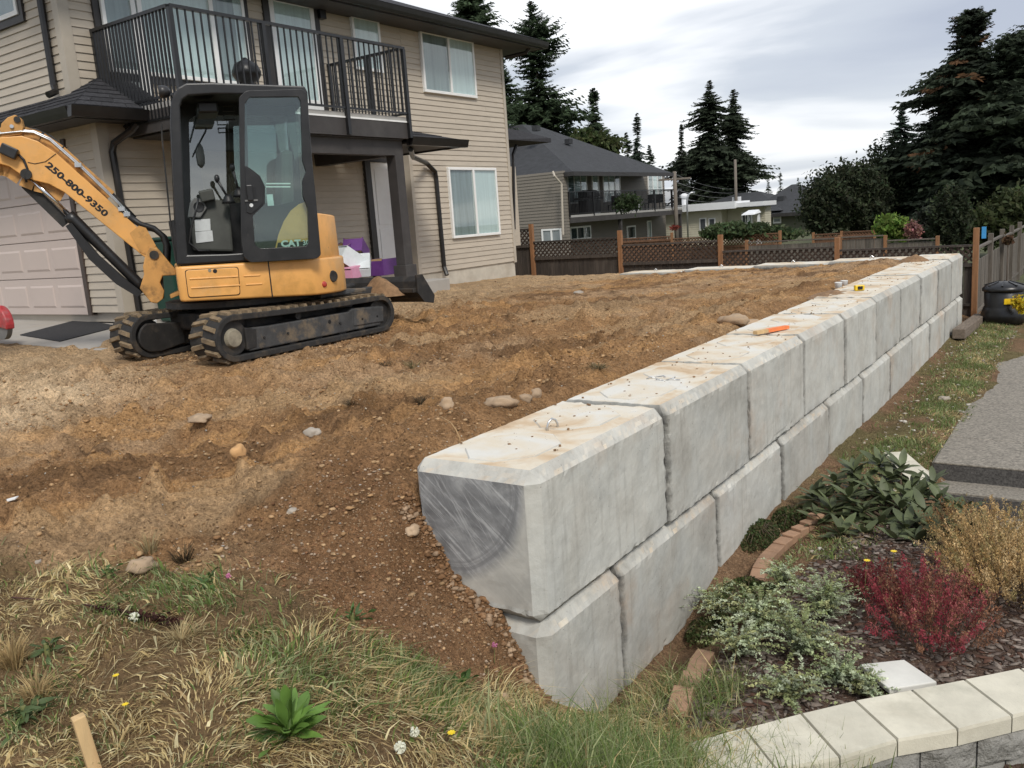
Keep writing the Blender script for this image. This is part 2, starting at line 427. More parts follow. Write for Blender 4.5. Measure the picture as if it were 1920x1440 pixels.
def ground_detail(x, y):
    """clods, hollows and machine tracks on the bare soil; softer elsewhere"""
    right = sstep(-0.4, 0.0, x) * sstep(-0.2, 0.2, y)
    fore = sstep(0.1, -0.15, y - turf_line(x))            # turf in the foreground
    d = (fbm(x, y, 0.7, 3, 1) - 0.5) * 0.10
    clod = np.abs(fbm(x, y, 3.2, 4, 2) - 0.5) * 2
    d += (0.28 - clod) * 0.10
    fine = fbm(x, y, 11, 4, 5, 0.6)
    d += (fine - 0.5) * 0.10
    d += (fbm(x, y, 27, 3, 15, 0.6) - 0.5) * 0.045
    d += np.maximum(0, fbm(x, y, 6.5, 3, 17) - 0.56) * 0.30
    sv, su = x * 0.92 - y * 0.39, x * 0.39 + y * 0.92
    d += (fbm(sv * 3.4, su * 0.55, 1.0, 4, 41) - 0.5) * 0.09
    rdg = 1 - np.abs(fbm(x, y, 5.0, 3, 51) - 0.5) * 5
    d += np.clip(rdg, 0, 1) ** 2 * 0.03 * sstep(0.45, 0.6, fbm(x, y, 1.1, 2, 53))
    pits = sstep(0.66, 0.80, fbm(x, y, 2.1, 3, 9))
    d -= pits * 0.07
    # crawler imprints: cross ribs inside straight lanes that run along the yard
    def lane(cx, w, y0, y1, ang, amp, per=0.12):
        ca, sa = math.cos(ang), math.sin(ang)
        l = (x - cx) * ca - (y - y0) * sa; t = (x - cx) * sa + (y - y0) * ca
        m = sstep(w, w * 0.8, np.abs(l)) * sstep(0, 0.25, t) * sstep(y1 - y0, y1 - y0 - 0.3, t) * (0.35 + 0.65 * sstep(0.3, 0.5, fbm(x, y, 1.3, 2, 12)))
        return m, m * amp * np.sin(t * 2 * math.pi / per + 1.2 * np.sign(l) * (np.abs(l) / w)) , l, t
    for cx, w, y0, y1, ang, amp in ((-3.6, 0.22, 3.6, 11.5, 0.18, 0.030), (-2.2, 0.22, 4.4, 12.5, 0.16, 0.030), (-2.9, 0.2, 1.0, 6, -0.25, 0.024), (-0.72, 0.20, -1.08, -0.15, -0.6, 0.03), (-1.5, 0.2, -0.75, 0.6, -0.9, 0.025), (-4.8, 0.22, 4.5, 11, 0.0, 0.030), (-4.6, .22, -1.5, 1.6, 0.35, 0.022), (-6.3, .22, -2, 1.4, 0.3, 0.022)):
        m, r, l, t = lane(cx, w, y0, y1, ang, amp)
        d = d * (1 - 0.7 * m) + 1.25 * r - 0.028 * m + 0.03 * sstep(0.07, 0.0, np.abs(np.abs(l) - w * 1.12)) * sstep(0, 0.25, t) * sstep(y1 - y0, y1 - y0 - 0.3, t)
    # under the machine and against the masonry the soil is flat
    flat = sstep(0.25, 0.0, np.maximum(np.abs(x + 5.65) - 1.1, np.abs(y - 2.9) - 1.3))
    amp = 1 - 0.75 * np.maximum(right, 0.5 * fore)
    amp = amp * (1 - 0.85 * flat) * (1 - 0.5 * sstep(6.0, 9.0, y))
    amp = amp * (1 - 0.6 * sstep(-7.0, -8.0, x))
    amp = amp * (0.35 + 0.65 * sstep(-0.80, -1.3, x) + 0.65 * sstep(-0.75, -0.9, x) * 0)
    return d * np.clip(amp, 0, 1) - 0.03 * sstep(-0.9, -1.2, x) * 0
def ground_z(x, y):
    x = np.atleast_1d(np.asarray(x, float)); y = np.atleast_1d(np.asarray(y, float))
    return ground_smooth(x, y).reshape(x.shape) + ground_detail(x, y)
def gz(x, y):
    return float(ground_z(x, y)[0])
def on_ground(px, py, zoff=0.0):
    """where the line of sight through a photograph pixel meets the modelled ground"""
    d = ray(px, py)
    t = np.linspace(1.2, 22, 2200)
    P = CAM[None] + d[None] * t[:, None]
    g = ground_z(P[:, 0], P[:, 1]) + zoff
    i = int(np.argmax(P[:, 2] < g))
    return P[i] if P[i, 2] < g[i] else onz(px, py, 0.1)

gx = np.concatenate([np.arange(-12, -6, 0.06), np.arange(-6, -3.4, 0.032), np.arange(-3.4, 0.15, 0.020), np.arange(0.15, 2.6, 0.035), np.arange(2.6, 5, 0.08)])
gy = np.concatenate([np.arange(-4.5, -2.4, 0.08), np.arange(-2.4, 3.2, 0.020), np.arange(3.2, 8, 0.032), np.arange(8, 17, 0.045)])
GX, GY = np.meshgrid(gx, gy, indexing='ij')
GZ = ground_z(GX.ravel(), GY.ravel()).reshape(GX.shape)
GZ[0, :] = GZ[-1, :] = GZ[:, 0] = GZ[:, -1] = -0.4
# what the soil is made of, by place
def lerp(a, b, t): return a + (np.asarray(b)[None, :] - a) * t[:, None]
fx, fy = GX.ravel(), GY.ravel()
A1 = fbm(fx, fy, 0.9, 4, 21); A2 = fbm(fx, fy, 3.5, 4, 23); A3 = fbm(fx, fy, 0.35, 3, 25)
col = np.tile(np.array([0.235, 0.142, 0.072]), (len(fx), 1))
col = lerp(col, (0.315, 0.215, 0.128), sstep(0.45, 0.62, A1))
col = lerp(col, (0.120, 0.074, 0.041), sstep(0.55, 0.72, A2) * 0.75)
col = lerp(col, (0.355, 0.225, 0.115), sstep(0.52, 0.68, A3) * sstep(0.42, 0.55, A2) * 0.6)
sv_, su_ = fx * 0.92 - fy * 0.39, fx * 0.39 + fy * 0.92
wv_ = 0.35 * (A1 - 0.5)
ST1 = fbm(sv_ * 3.4 + wv_ * 3, su_ * 0.55, 1.0, 4, 41); ST2 = fbm(sv_ * 2.2 + wv_ * 2, su_ * 0.40, 1.0, 4, 44)
col = lerp(col, (0.34, 0.205, 0.095), sstep(0.50, 0.66, ST1) * 0.8)
col = lerp(col, (0.115, 0.068, 0.036), sstep(0.55, 0.70, ST2) * 0.75)
col = lerp(col, (0.33, 0.24, 0.145), sstep(0.55, 0.68, fbm(sv_ * 1.6, su_ * 0.5, 1.0, 3, 47)) * 0.6)
# pale dusty wheel track leading to the driveway
dist = fx * 0.93 + 4.7 + 0.30 * (fy - 0.3)
pale = sstep(1.4, 0.3, np.abs(fx + 6.0 + 0.35 * (fy - 0.5)) - 0.8) * sstep(2.0, 0.6, fy) * (0.5 + 0.5 * sstep(0.35, 0.6, A2))
col = lerp(col, (0.50, 0.39, 0.26), pale * 0.95)
col = lerp(col, (0.36, 0.27, 0.17), sstep(-5.2, -7.0, fx) * 0.7)
# damp, darker soil where the bank was cut
bank = sstep(-1.6, -1.0, fx + 0.25 * fy) * sstep(0.35, -0.1, fy) * sstep(1.3, 0.4, fx)
col = lerp(col, (0.150, 0.086, 0.045), bank * 0.85)
edge = sstep(-1.35, -0.85, fx) * sstep(0.0, 0.4, fy)
col = lerp(col, (0.17, 0.098, 0.048), edge * 0.5 * sstep(0.3, 0.6, A2))
# turf soil in front
turf = sstep(0.06, -0.10, fy - turf_line(fx) + 0.35 * (A1 - 0.5))
col = lerp(col, (0.135, 0.095, 0.052), turf * 0.9)
# planting bed: dark bark mulch ; strip beside the wall: brown with moss
rt = sstep(-0.2, 0.02, fx) * sstep(0.1, 0.3, fy)
col = lerp(col, (0.16, 0.105, 0.065), rt)
col = lerp(col, (0.10, 0.10, 0.045), rt * sstep(0.45, 0.62, A1) * sstep(3.2, 4.0, fy) * 0.7)
bed = sstep(0.25, 0.5, fx - 0.1 * fy) * sstep(0.1, 0.4, fy) * sstep(4.4, 3.9, fy)
col = lerp(col, (0.085, 0.060, 0.048), bed)
col *= np.array([1.52, 1.44, 1.36])[None] * (0.62 + 0.76 * fbm(fx, fy, 9, 4, 31, 0.65))[:, None]

attrcol('soil', 0.95, 0.12, 0, 0.34, 45, 0.9, 60, 0.03)
_n = MATS['soil'].node_tree; _b = _n.nodes['Principled BSDF']
_prev = _b.inputs['Normal'].links[0].from_socket
_v = N(_n, 'ShaderNodeTexVoronoi'); _n.links.new(pos(_n), _v.inputs['Vector']); _v.inputs['Scale'].default_value = 34
# grit: tiny pale pebbles and dark crumbs in the soil
_c0 = _b.inputs['Base Color'].links[0].from_socket
_g1 = N(_n, 'ShaderNodeTexVoronoi'); _n.links.new(pos(_n), _g1.inputs['Vector']); _g1.inputs['Scale'].default_value = 58
_g2 = N(_n, 'ShaderNodeTexVoronoi'); _n.links.new(pos(_n), _g2.inputs['Vector']); _g2.inputs['Scale'].default_value = 31
_gm = noise_node(_n, pos(_n), 2.2, 3)
def _mul(a, b_):
    x = N(_n, 'ShaderNodeMath', operation='MULTIPLY'); _n.links.new(a, x.inputs[0]); _n.links.new(b_, x.inputs[1]); return x.outputs[0]
_f1 = _mul(ramp(_n, _g1.outputs['Distance'], [(0.16, (0.75,) * 3), (0.26, (0, 0, 0))]).outputs[0], ramp(_n, _gm.outputs['Fac'], [(0.42, (0, 0, 0)), (0.6, (1, 1, 1))]).outputs[0])
_f2 = _mul(ramp(_n, _g2.outputs['Distance'], [(0.14, (0.7,) * 3), (0.30, (0, 0, 0))]).outputs[0], ramp(_n, _gm.outputs['Fac'], [(0.40, (1, 1, 1)), (0.58, (0, 0, 0))]).outputs[0])
_c1 = mixc(_n, _c0, (0.46, 0.34, 0.22), _f1); _c2 = mixc(_n, _c1, (0.085, 0.05, 0.028), _f2)
_n.links.new(_c2, _b.inputs['Base Color'])
bump(_n, _b, _v.outputs['Distance'], 0.55, 0.03, _prev)
bump(_n, _b, noise_node(_n, pos(_n), 17, 5, 0.7).outputs['Fac'], 0.9, 0.07, _b.inputs['Normal'].links[0].from_socket)
nx_, ny_ = GX.shape
idx = np.arange(nx_ * ny_).reshape(nx_, ny_)
F = np.stack([idx[:-1, :-1], idx[1:, :-1], idx[1:, 1:], idx[:-1, 1:]], -1).reshape(-1, 4)
V = np.stack([fx, fy, GZ.ravel()], -1)
dirt = fastmesh('dirt_yard', V, F, 'soil', col, None, True)
tag(dirt, 'bare brown earth yard sloping to rough turf and planting bed', kind='structure')

simple('far_lawn', (0.075, 0.085, 0.035), 0.95, 0.35, 0.6, 0.6, 12, stain=(0.14, 0.11, 0.06), sscale=0.25, bdist=0.05)
MB().add([(-1500, -1500, -0.55), (1500, -1500, -0.55), (1500, 1500, -0.55), (-1500, 1500, -0.55)], [(0, 1, 2, 3)]).build('ground', 'far_lawn', kind='structure')
# gently falling land behind the back fence
bk = MB(); 
bk.add([(-60, 16.9, 0.10), (60, 16.9, 0.02), (60, 140, -0.3), (-60, 140, -0.3)], [(0, 1, 2, 3)])
bk.build('neighbouring_gardens', 'far_lawn', kind='structure')
# ================================================================== CONCRETE BLOCK WALL
def concrete(name, base, dark, stain, seed, orange=0.35, dust=0.85):
    m, n, b = material(name)
    P = pos(n)
    oi = N(n, 'ShaderNodeObjectInfo')
    off = N(n, 'ShaderNodeVectorMath', operation='SCALE'); n.links.new(oi.outputs['Random'], off.inputs['Scale']); off.inputs[0].default_value = (37.0, 91.0, 53.0)
    ad = N(n, 'ShaderNodeVectorMath', operation='ADD'); n.links.new(P, ad.inputs[0]); n.links.new(off.outputs[0], ad.inputs[1])
    V = ad.outputs[0]
    big = noise_node(n, V, 3.4, 10, 0.72, 0.15)
    c = ramp(n, big.outputs['Fac'], [(0.34, dark), (0.5, base), (0.66, tuple(min(1, k * 1.16) for k in base))]).outputs[0]
    # run-off streaks down the faces
    sv = mapv(n, V, (16, 16, 0.9))
    st = noise_node(n, sv, 1.0, 6, 0.65)
    c = mixc(n, c, stain, ramp(n, st.outputs['Fac'], [(0.54, (0, 0, 0)), (0.76, (0.6,) * 3)]).outputs[0])
    # rusty clay smears
    rs = noise_node(n, V, 1.1, 4, 0.6)
    rs2 = noise_node(n, V, 6.0, 6, 0.7)
    rf = N(n, 'ShaderNodeMath', operation='MULTIPLY'); n.links.new(ramp(n, rs.outputs['Fac'], [(0.55, (0, 0, 0)), (0.70, (1, 1, 1))]).outputs[0], rf.inputs[0]); n.links.new(ramp(n, rs2.outputs['Fac'], [(0.35, (0, 0, 0)), (0.65, (orange,) * 3)]).outputs[0], rf.inputs[1])
    c = mixc(n, c, (0.42, 0.27, 0.17), rf.outputs[0])
    # pale face of each casting differs a little
    k = N(n, 'ShaderNodeMapRange'); n.links.new(oi.outputs['Random'], k.inputs[0]); k.inputs[3].default_value = 0.84; k.inputs[4].default_value = 1.10
    hs = N(n, 'ShaderNodeHueSaturation'); n.links.new(c, hs.inputs['Color']); n.links.new(k.outputs[0], hs.inputs['Value'])
    c = hs.outputs[0]
    # sandy dust lying on the upward faces
    g = N(n, 'ShaderNodeNewGeometry'); sp = N(n, 'ShaderNodeSeparateXYZ'); n.links.new(g.outputs['True Normal'], sp.inputs[0])
    up = ramp(n, sp.outputs['Z'], [(0.70, (0.12, 0.12, 0.12)), (0.94, (1, 1, 1))]).outputs[0]
    dn = noise_node(n, V, 2.3, 6, 0.6, 0.6)
    dcol = ramp(n, dn.outputs['Fac'], [(0.36, (0.70, 0.68, 0.62)), (0.50, (0.69, 0.61, 0.48)), (0.60, (0.60, 0.45, 0.29)), (0.72, (0.47, 0.31, 0.17))]).outputs[0]
    fm = N(n, 'ShaderNodeMath', operation='MULTIPLY'); n.links.new(up, fm.inputs[0]); fm.inputs[1].default_value = dust
    c = mixc(n, c, dcol, fm.outputs[0])
    # joint grime with the shade of the gaps painted in (stored on the casting)
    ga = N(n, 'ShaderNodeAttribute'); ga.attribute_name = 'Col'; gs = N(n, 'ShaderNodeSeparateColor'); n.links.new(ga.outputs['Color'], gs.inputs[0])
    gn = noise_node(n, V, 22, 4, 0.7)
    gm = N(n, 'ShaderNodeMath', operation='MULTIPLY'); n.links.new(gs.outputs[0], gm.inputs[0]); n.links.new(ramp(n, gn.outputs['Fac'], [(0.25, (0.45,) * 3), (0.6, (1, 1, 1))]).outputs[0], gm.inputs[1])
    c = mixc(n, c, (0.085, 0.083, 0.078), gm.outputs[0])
    # bug holes
    vo = N(n, 'ShaderNodeTexVoronoi'); n.links.new(V, vo.inputs['Vector']); vo.inputs['Scale'].default_value = 34
    hole = ramp(n, vo.outputs['Distance'], [(0.07, (1, 1, 1)), (0.13, (0, 0, 0))]).outputs[0]
    hm = noise_node(n, V, 3.0, 2)
    hf = N(n, 'ShaderNodeMath', operation='MULTIPLY'); n.links.new(hole, hf.inputs[0]); n.links.new(ramp(n, hm.outputs['Fac'], [(0.50, (0, 0, 0)), (0.58, (0.9,) * 3)]).outputs[0], hf.inputs[1])
    c = mixc(n, c, (0.16, 0.15, 0.14), hf.outputs[0])
    n.links.new(c, b.inputs['Base Color'])
    b.inputs['Roughness'].default_value = 0.88; b.inputs['Specular IOR Level'].default_value = 0.25
    nb = noise_node(n, V, 18, 8, 0.7)
    p1 = bump(n, b, nb.outputs['Fac'], 0.35, 0.008)
    nb2 = noise_node(n, V, 140, 3, 0.6)
    bump(n, b, nb2.outputs['Fac'], 0.25, 0.003, p1)
    return m
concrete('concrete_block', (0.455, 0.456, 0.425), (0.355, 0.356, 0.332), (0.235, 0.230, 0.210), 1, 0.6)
concrete('concrete_pad', (0.455, 0.456, 0.425), (0.355, 0.356, 0.332), (0.235, 0.230, 0.210), 1, 0.6)
for _l in list(MATS['concrete_pad'].node_tree.links):
    if _l.from_node.type == 'SEPARATE_COLOR': MATS['concrete_pad'].node_tree.links.remove(_l)
for _q in MATS['concrete_pad'].node_tree.nodes:
    if _q.type == 'MATH' and not _q.inputs[0].is_linked: _q.inputs[0].default_value = 0.0
# the sawn end of the nearest block: grey, with curved saw sweeps
m, n, b = material('concrete_sawn')
P = pos(n)
sx = N(n, 'ShaderNodeSeparateXYZ'); n.links.new(P, sx.inputs[0])
d1 = N(n, 'ShaderNodeVectorMath', operation='DISTANCE'); n.links.new(P, d1.inputs[0]); d1.inputs[1].default_value = (-0.57, 0.0, 1.43)
dn_ = noise_node(n, P, 3, 4)
dd = N(n, 'ShaderNodeMath', operation='MULTIPLY_ADD'); n.links.new(dn_.outputs['Fac'], dd.inputs[0]); dd.inputs[1].default_value = 0.05; n.links.new(d1.outputs['Value'], dd.inputs[2])
cv = N(n, 'ShaderNodeCombineXYZ'); n.links.new(dd.outputs[0], cv.inputs[0])
arc = noise_node(n, cv.outputs[0], 38, 3, 0.6)
def scratch(ang, sc, lo, hi, amt):
    v_ = mapv(n, mapv(n, P, (1, 1, 1), (0, ang, 0)), (1.6, 1, 34))
    x_ = noise_node(n, v_, sc, 5, 0.7, 0.1)
    return ramp(n, x_.outputs['Fac'], [(lo, (0, 0, 0)), (hi, (amt,) * 3)]).outputs[0], x_
bl = noise_node(n, P, 4.2, 6, 0.62, 0.9)
c0 = ramp(n, bl.outputs['Fac'], [(0.34, (0.13, 0.13, 0.133)), (0.50, (0.225, 0.227, 0.228)), (0.66, (0.36, 0.36, 0.355))]).outputs[0]
f1, scr = scratch(rad(-40), 1.6, 0.53, 0.66, 0.65)
f2, _x2 = scratch(rad(-60), 1.2, 0.55, 0.66, 0.5)
c1 = mixc(n, mixc(n, c0, (0.60, 0.60, 0.59), f1), (0.52, 0.52, 0.51), f2)
am = ramp(n, dd.outputs[0], [(0.36, (0, 0, 0)), (0.44, (0.55,) * 3), (0.50, (0.7,) * 3), (0.545, (0, 0, 0))]).outputs[0]
am2 = N(n, 'ShaderNodeMath', operation='MULTIPLY'); n.links.new(am, am2.inputs[0]); n.links.new(ramp(n, arc.outputs['Fac'], [(0.42, (0, 0, 0)), (0.62, (1, 1, 1))]).outputs[0], am2.inputs[1])
c2 = mixc(n, c1, (0.17, 0.17, 0.172), am2.outputs[0])
low = ramp(n, dd.outputs[0], [(0.505, (0, 0, 0)), (0.56, (0.85,) * 3)]).outputs[0]
c3 = mixc(n, c2, ramp(n, bl.outputs['Fac'], [(0.35, (0.44, 0.43, 0.39)), (0.65, (0.56, 0.54, 0.48))]).outputs[0], low)
n.links.new(c3, b.inputs['Base Color']); b.inputs['Roughness'].default_value = 0.7
bump(n, b, scr.outputs['Fac'], 0.25, 0.004)
simple('galvanised', (0.55, 0.56, 0.57), 0.35, 0.15, 20, 0.1, 90, metal=0.9)
simple('grout_dust', (0.52, 0.44, 0.32), 0.95, 0.2, 9, 0.5, 60)

def block_mesh(x0, x1, y0, y1, z0, z1, c, seed, cuts, front=False, cv0=0.016, cv1=0.016, cb=0.022):
    """c: bevel of the top edges; cv0/cv1: bevel of the upright edges at either end; cb: of the bottom edges"""
    bm = bmesh.new()
    lo = (x0, y0, z0); hi = (x1, y1, z1); vs = {}
    for i in (0, 1):
        for j in (0, 1):
            for k in (0, 1):
                pnt = (lo, hi)[i][0], (lo, hi)[j][1], (lo, hi)[k][2]
                cv = (cv0, cv1)[j]; ch = (cb, c)[k]
                sx, sy, sz = (1 if t == 0 else -1 for t in (i, j, k))
                ce = ch if cv > 0.03 else min(ch, 0.02)
                vs[i, j, k, 0] = bm.verts.new((pnt[0], pnt[1] + sy * cv, pnt[2] + sz * ch))
                vs[i, j, k, 1] = bm.verts.new((pnt[0] + sx * cv, pnt[1], pnt[2] + sz * (ch if cv > 0.03 else ch)))
                vs[i, j, k, 2] = bm.verts.new((pnt[0] + sx * ch, pnt[1] + sy * ce, pnt[2]))
    def face(l): 
        try: bm.faces.new([vs[t] for t in l])
        except ValueError: pass
    for a in (0, 1):
        face([(a, 0, 0, 0), (a, 1, 0, 0), (a, 1, 1, 0), (a, 0, 1, 0)])
        face([(0, a, 0, 1), (1, a, 0, 1), (1, a, 1, 1), (0, a, 1, 1)])
        face([(0, 0, a, 2), (1, 0, a, 2), (1, 1, a, 2), (0, 1, a, 2)])
        for d in (0, 1):
            face([(a, d, 0, 0), (a, d, 1, 0), (a, d, 1, 1), (a, d, 0, 1)])
            face([(a, 0, d, 0), (a, 1, d, 0), (a, 1, d, 2), (a, 0, d, 2)])
            face([(0, a, d, 1), (1, a, d, 1), (1, a, d, 2), (0, a, d, 2)])
    for i in (0, 1):
        for j in (0, 1):
            for k in (0, 1):
                face([(i, j, k, 0), (i, j, k, 1), (i, j, k, 2)])
    bmesh.ops.recalc_face_normals(bm, faces=bm.faces)
    if cuts:
        for axis, per in ((1, WL), (0, WT), (2, WH)):
            ed = [e_ for e_ in bm.edges if e_.calc_length() > 0.3 and abs((e_.verts[0].co - e_.verts[1].co)[axis]) > 0.9 * e_.calc_length()]
            bmesh.ops.subdivide_edges(bm, edges=ed, cuts=max(2, int(per * cuts * 2.6)), use_grid_fill=True)
        ed = [e_ for e_ in bm.edges if 0.03 < e_.calc_length() < 0.12 and max(abs(t) for t in (e_.verts[0].co - e_.verts[1].co)) < 0.9 * e_.calc_length()]
        if cuts > 9: bmesh.ops.subdivide_edges(bm, edges=ed, cuts=2, use_grid_fill=True)
        sx_, sy_, sz_ = x0 + seed * 3.1, seed * 7.7, seed * 1.9
        bm.normal_update()
        for v in bm.verts:
            p = v.co
            q = Vector((p.x + sx_, p.y + sy_, p.z + sz_))
            # distance to the chamfer line: edges are ragged, faces nearly flat
            e = sum(1 for a, l, h in ((p.x, x0, x1), (p.y, y0, y1), (p.z, z0, z1)) if min(a - l, h - a) < (c * 1.15 if h == z1 else 0.03))
            amp = 0.002 if e < 2 else 0.007
            dsp = mnoise.fractal(q * 16.0, 1.0, 2.0, 3) * amp + mnoise.noise(q * 1.7) * 0.003
            if e >= 2 and mnoise.noise(q * 8.0 + Vector((3, 1, 8))) > 0.34:
                dsp -= 0.007
            v.co = p + v.normal * dsp
    me = bpy.data.meshes.new('block')
    bm.to_mesh(me)
    co = np.empty(len(me.vertices) * 3, np.float32); me.vertices.foreach_get('co', co); co = co.reshape(-1, 3)
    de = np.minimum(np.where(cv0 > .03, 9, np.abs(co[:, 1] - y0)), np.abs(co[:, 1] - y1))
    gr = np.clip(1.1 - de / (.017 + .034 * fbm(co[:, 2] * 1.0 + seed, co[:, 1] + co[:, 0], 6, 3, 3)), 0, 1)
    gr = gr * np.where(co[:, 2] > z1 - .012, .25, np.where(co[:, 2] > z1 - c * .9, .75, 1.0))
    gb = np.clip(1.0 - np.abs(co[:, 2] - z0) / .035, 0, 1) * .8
    at = me.attributes.new('Col', 'FLOAT_COLOR', 'POINT'); c4 = np.ones((len(co), 4), np.float32); c4[:, 0] = np.maximum(gr, gb); at.data.foreach_set('color', c4.ravel())  # red channel: grime plus painted joint shade along ends and bottom edge
    if front:
        for pl in me.polygons:
            if pl.normal.y < -0.93 and abs(pl.center.x + WT / 2) < WT / 2 - c * 1.05 and z0 + c * 1.05 < pl.center.z < z1 - c * 0.9 and pl.center.x < -c * 1.1:
                pl.material_index = 1
    bm.free()
    return me

wall = empty('block_retaining_wall', (0, 0, 0), 'long two-course retaining wall of pale grey concrete blocks beside the garden path', 'wall')
def key_pads(x0, x1, y0, y1, z, parent):
    """the two low hexagonal casting pads on the top of a block"""
    for t in (0.27, 0.73):
        yc = y0 + (y1 - y0) * t; hy = (y1 - y0) * 0.20; xm = (x0 + x1) / 2; hx = (x1 - x0) * 0.30
        def loop(k, zz):
            return [(xm - hx * k, yc - hy * 0.45 * k, zz), (xm - hx * 0.35 * k, yc - hy * k, zz), (xm + hx * 0.35 * k, yc - hy * k, zz), (xm + hx * k, yc - hy * 0.45 * k, zz),
                    (xm + hx * k, yc + hy * 0.45 * k, zz), (xm + hx * 0.35 * k, yc + hy * k, zz), (xm - hx * 0.35 * k, yc + hy * k, zz), (xm - hx * k, yc + hy * 0.45 * k, zz)]
        a = loop(1.0, z - 0.004); bb = loop(0.95, z + 0.006)
        MB().add(a + bb, [tuple(range(8, 16))] + [(i, (i + 1) % 8, 8 + (i + 1) % 8, 8 + i) for i in range(8)]).build('casting_pad', 'concrete_pad', parent)
jit = random.Random(11)
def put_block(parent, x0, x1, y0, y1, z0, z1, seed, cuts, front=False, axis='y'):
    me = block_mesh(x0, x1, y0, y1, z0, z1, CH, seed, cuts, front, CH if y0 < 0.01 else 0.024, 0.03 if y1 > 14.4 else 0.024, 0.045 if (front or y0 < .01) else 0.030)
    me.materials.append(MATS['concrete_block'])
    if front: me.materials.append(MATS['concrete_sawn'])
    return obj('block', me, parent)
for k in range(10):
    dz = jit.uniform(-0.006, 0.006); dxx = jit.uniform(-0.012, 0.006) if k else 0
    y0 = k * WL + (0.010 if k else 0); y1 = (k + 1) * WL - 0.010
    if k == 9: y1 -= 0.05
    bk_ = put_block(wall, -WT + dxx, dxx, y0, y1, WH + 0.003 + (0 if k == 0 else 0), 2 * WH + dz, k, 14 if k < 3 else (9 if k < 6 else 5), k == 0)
    key_pads(-WT + dxx, dxx, y0, y1, 2 * WH + dz, bk_)
    if k < 2:
        c0 = np.array([-0.37, y0 + WL * 0.53, 2 * WH + dz - 0.02])
        if k == 0:
            MB().tube([c0 + np.array((-0.012, -0.035, 0)), c0 + np.array((-0.012, -0.035, 0.045)), c0 + np.array((-0.006, -0.024, 0.070)), c0 + np.array((0, 0, 0.082)), c0 + np.array((0.006, 0.024, 0.070)), c0 + np.array((0.012, 0.035, 0.045)), c0 + np.array((0.012, 0.035, 0))], 0.0065, 8).build('lifting_loop', 'galvanised', bk_, True)
        else:
            for q in range(5):
                a_ = q * 1.3
                MB().tube([c0 + np.array((0.05 * math.cos(a_), 0.03 * math.sin(a_), 0.016)), c0 + np.array((0.09 * math.cos(a_ + .5), 0.06 * math.sin(a_ + .5), 0.036)), c0 + np.array((0.13 * math.cos(a_ + 1), 0.05 * math.sin(a_ + 1), 0.022))], 0.004, 6).build('wire_strand', 'galvanised', bk_, True)
ys = [0.0, WL * 0.5 + 0.06] + [WL * (0.5 + k) + 0.06 for k in range(1, 10)] + [10 * WL - 0.05]
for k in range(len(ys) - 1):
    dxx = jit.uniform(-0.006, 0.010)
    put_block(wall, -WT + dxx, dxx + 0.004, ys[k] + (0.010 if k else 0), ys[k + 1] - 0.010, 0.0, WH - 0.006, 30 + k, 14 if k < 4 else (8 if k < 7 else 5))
# footing course, mostly below ground
put_block(wall, -WT - 0.02, -0.03, 0.02, 10 * WL - 0.1, -0.6, -0.004, 77, 0)

back = empty('back_block_wall', (-4, 14, 0), 'low concrete block wall closing the far end of the earth yard', 'wall')
bx = -WT - 0.01
for k in range(4):
    x1 = bx - k * WL; x0 = x1 - WL
    s = 0.0 * k
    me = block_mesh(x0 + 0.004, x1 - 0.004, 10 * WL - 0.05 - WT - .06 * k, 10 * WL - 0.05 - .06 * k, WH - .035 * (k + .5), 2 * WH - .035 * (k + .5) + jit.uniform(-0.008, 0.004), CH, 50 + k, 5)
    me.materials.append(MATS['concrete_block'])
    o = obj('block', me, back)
    zk = 2 * WH - .035 * (k + .5); yk = 10 * WL - .43 - .06 * k
    hk = MB().tube([(x0 + .7, yk, zk - .02), (x0 + .7, yk, zk + .03), (x0 + .73, yk, zk + .055), (x0 + .76, yk, zk + .03), (x0 + .76, yk, zk - .02)], 0.010, 6).build('lifting_loop', 'galvanised', o)
# ================================================================== HOUSE
simple('siding', (0.465, 0.405, 0.325), 0.55, 0.07, 3.0, 0.12, 30, stretch=(1, 1, 6), stain=(0.38, 0.33, 0.265), stain_amt=0.3, sscale=1.2, objvar=0.035)
simple('siding_trim', (0.43, 0.38, 0.31), 0.5, 0.06, 4, 0.08, 40)
simple('dark_trim', (0.028, 0.025, 0.024), 0.5, 0.25, 6, 0.2, 50, stain=(0.06, 0.055, 0.05), stain_amt=0.5)
simple('beam_paint', (0.045, 0.040, 0.038), 0.6, 0.2, 5, 0.25, 40, stain=(0.08, 0.075, 0.07), stain_amt=0.5)
simple('black_metal', (0.012, 0.012, 0.013), 0.35, 0.3, 10, 0.1, 80)
simple('gutter_metal', (0.014, 0.0125, 0.012), 0.32, 0.3, 6, 0.1, 40)
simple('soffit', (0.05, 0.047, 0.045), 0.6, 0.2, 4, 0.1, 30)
simple('foundation', (0.50, 0.46, 0.385), 0.9, 0.15, 3, 0.4, 40, stain=(0.30, 0.25, 0.19), stain_amt=0.5)
simple('white_vinyl', (0.78, 0.78, 0.76), 0.35, 0.05, 4, 0.05, 50)
simple('door_white', (0.74, 0.74, 0.73), 0.4, 0.05, 3, 0.05, 40, stain=(0.6, 0.59, 0.57), stain_amt=0.4)
simple('garage_paint', (0.52, 0.435, 0.39), 0.5, 0.05, 2, 0.1, 60, stain=(0.46, 0.38, 0.34), stain_amt=0.4)
simple('garage_trim', (0.060, 0.042, 0.034), 0.55, 0.2, 5, 0.2, 40)
simple('deck_membrane', (0.34, 0.33, 0.31), 0.8, 0.12, 8, 0.3, 60)
simple('curtain', (0.66, 0.71, 0.71), 0.9, 0.10, 2.0, 0.3, 14, stretch=(1, 9, 0.3), bdist=0.03)
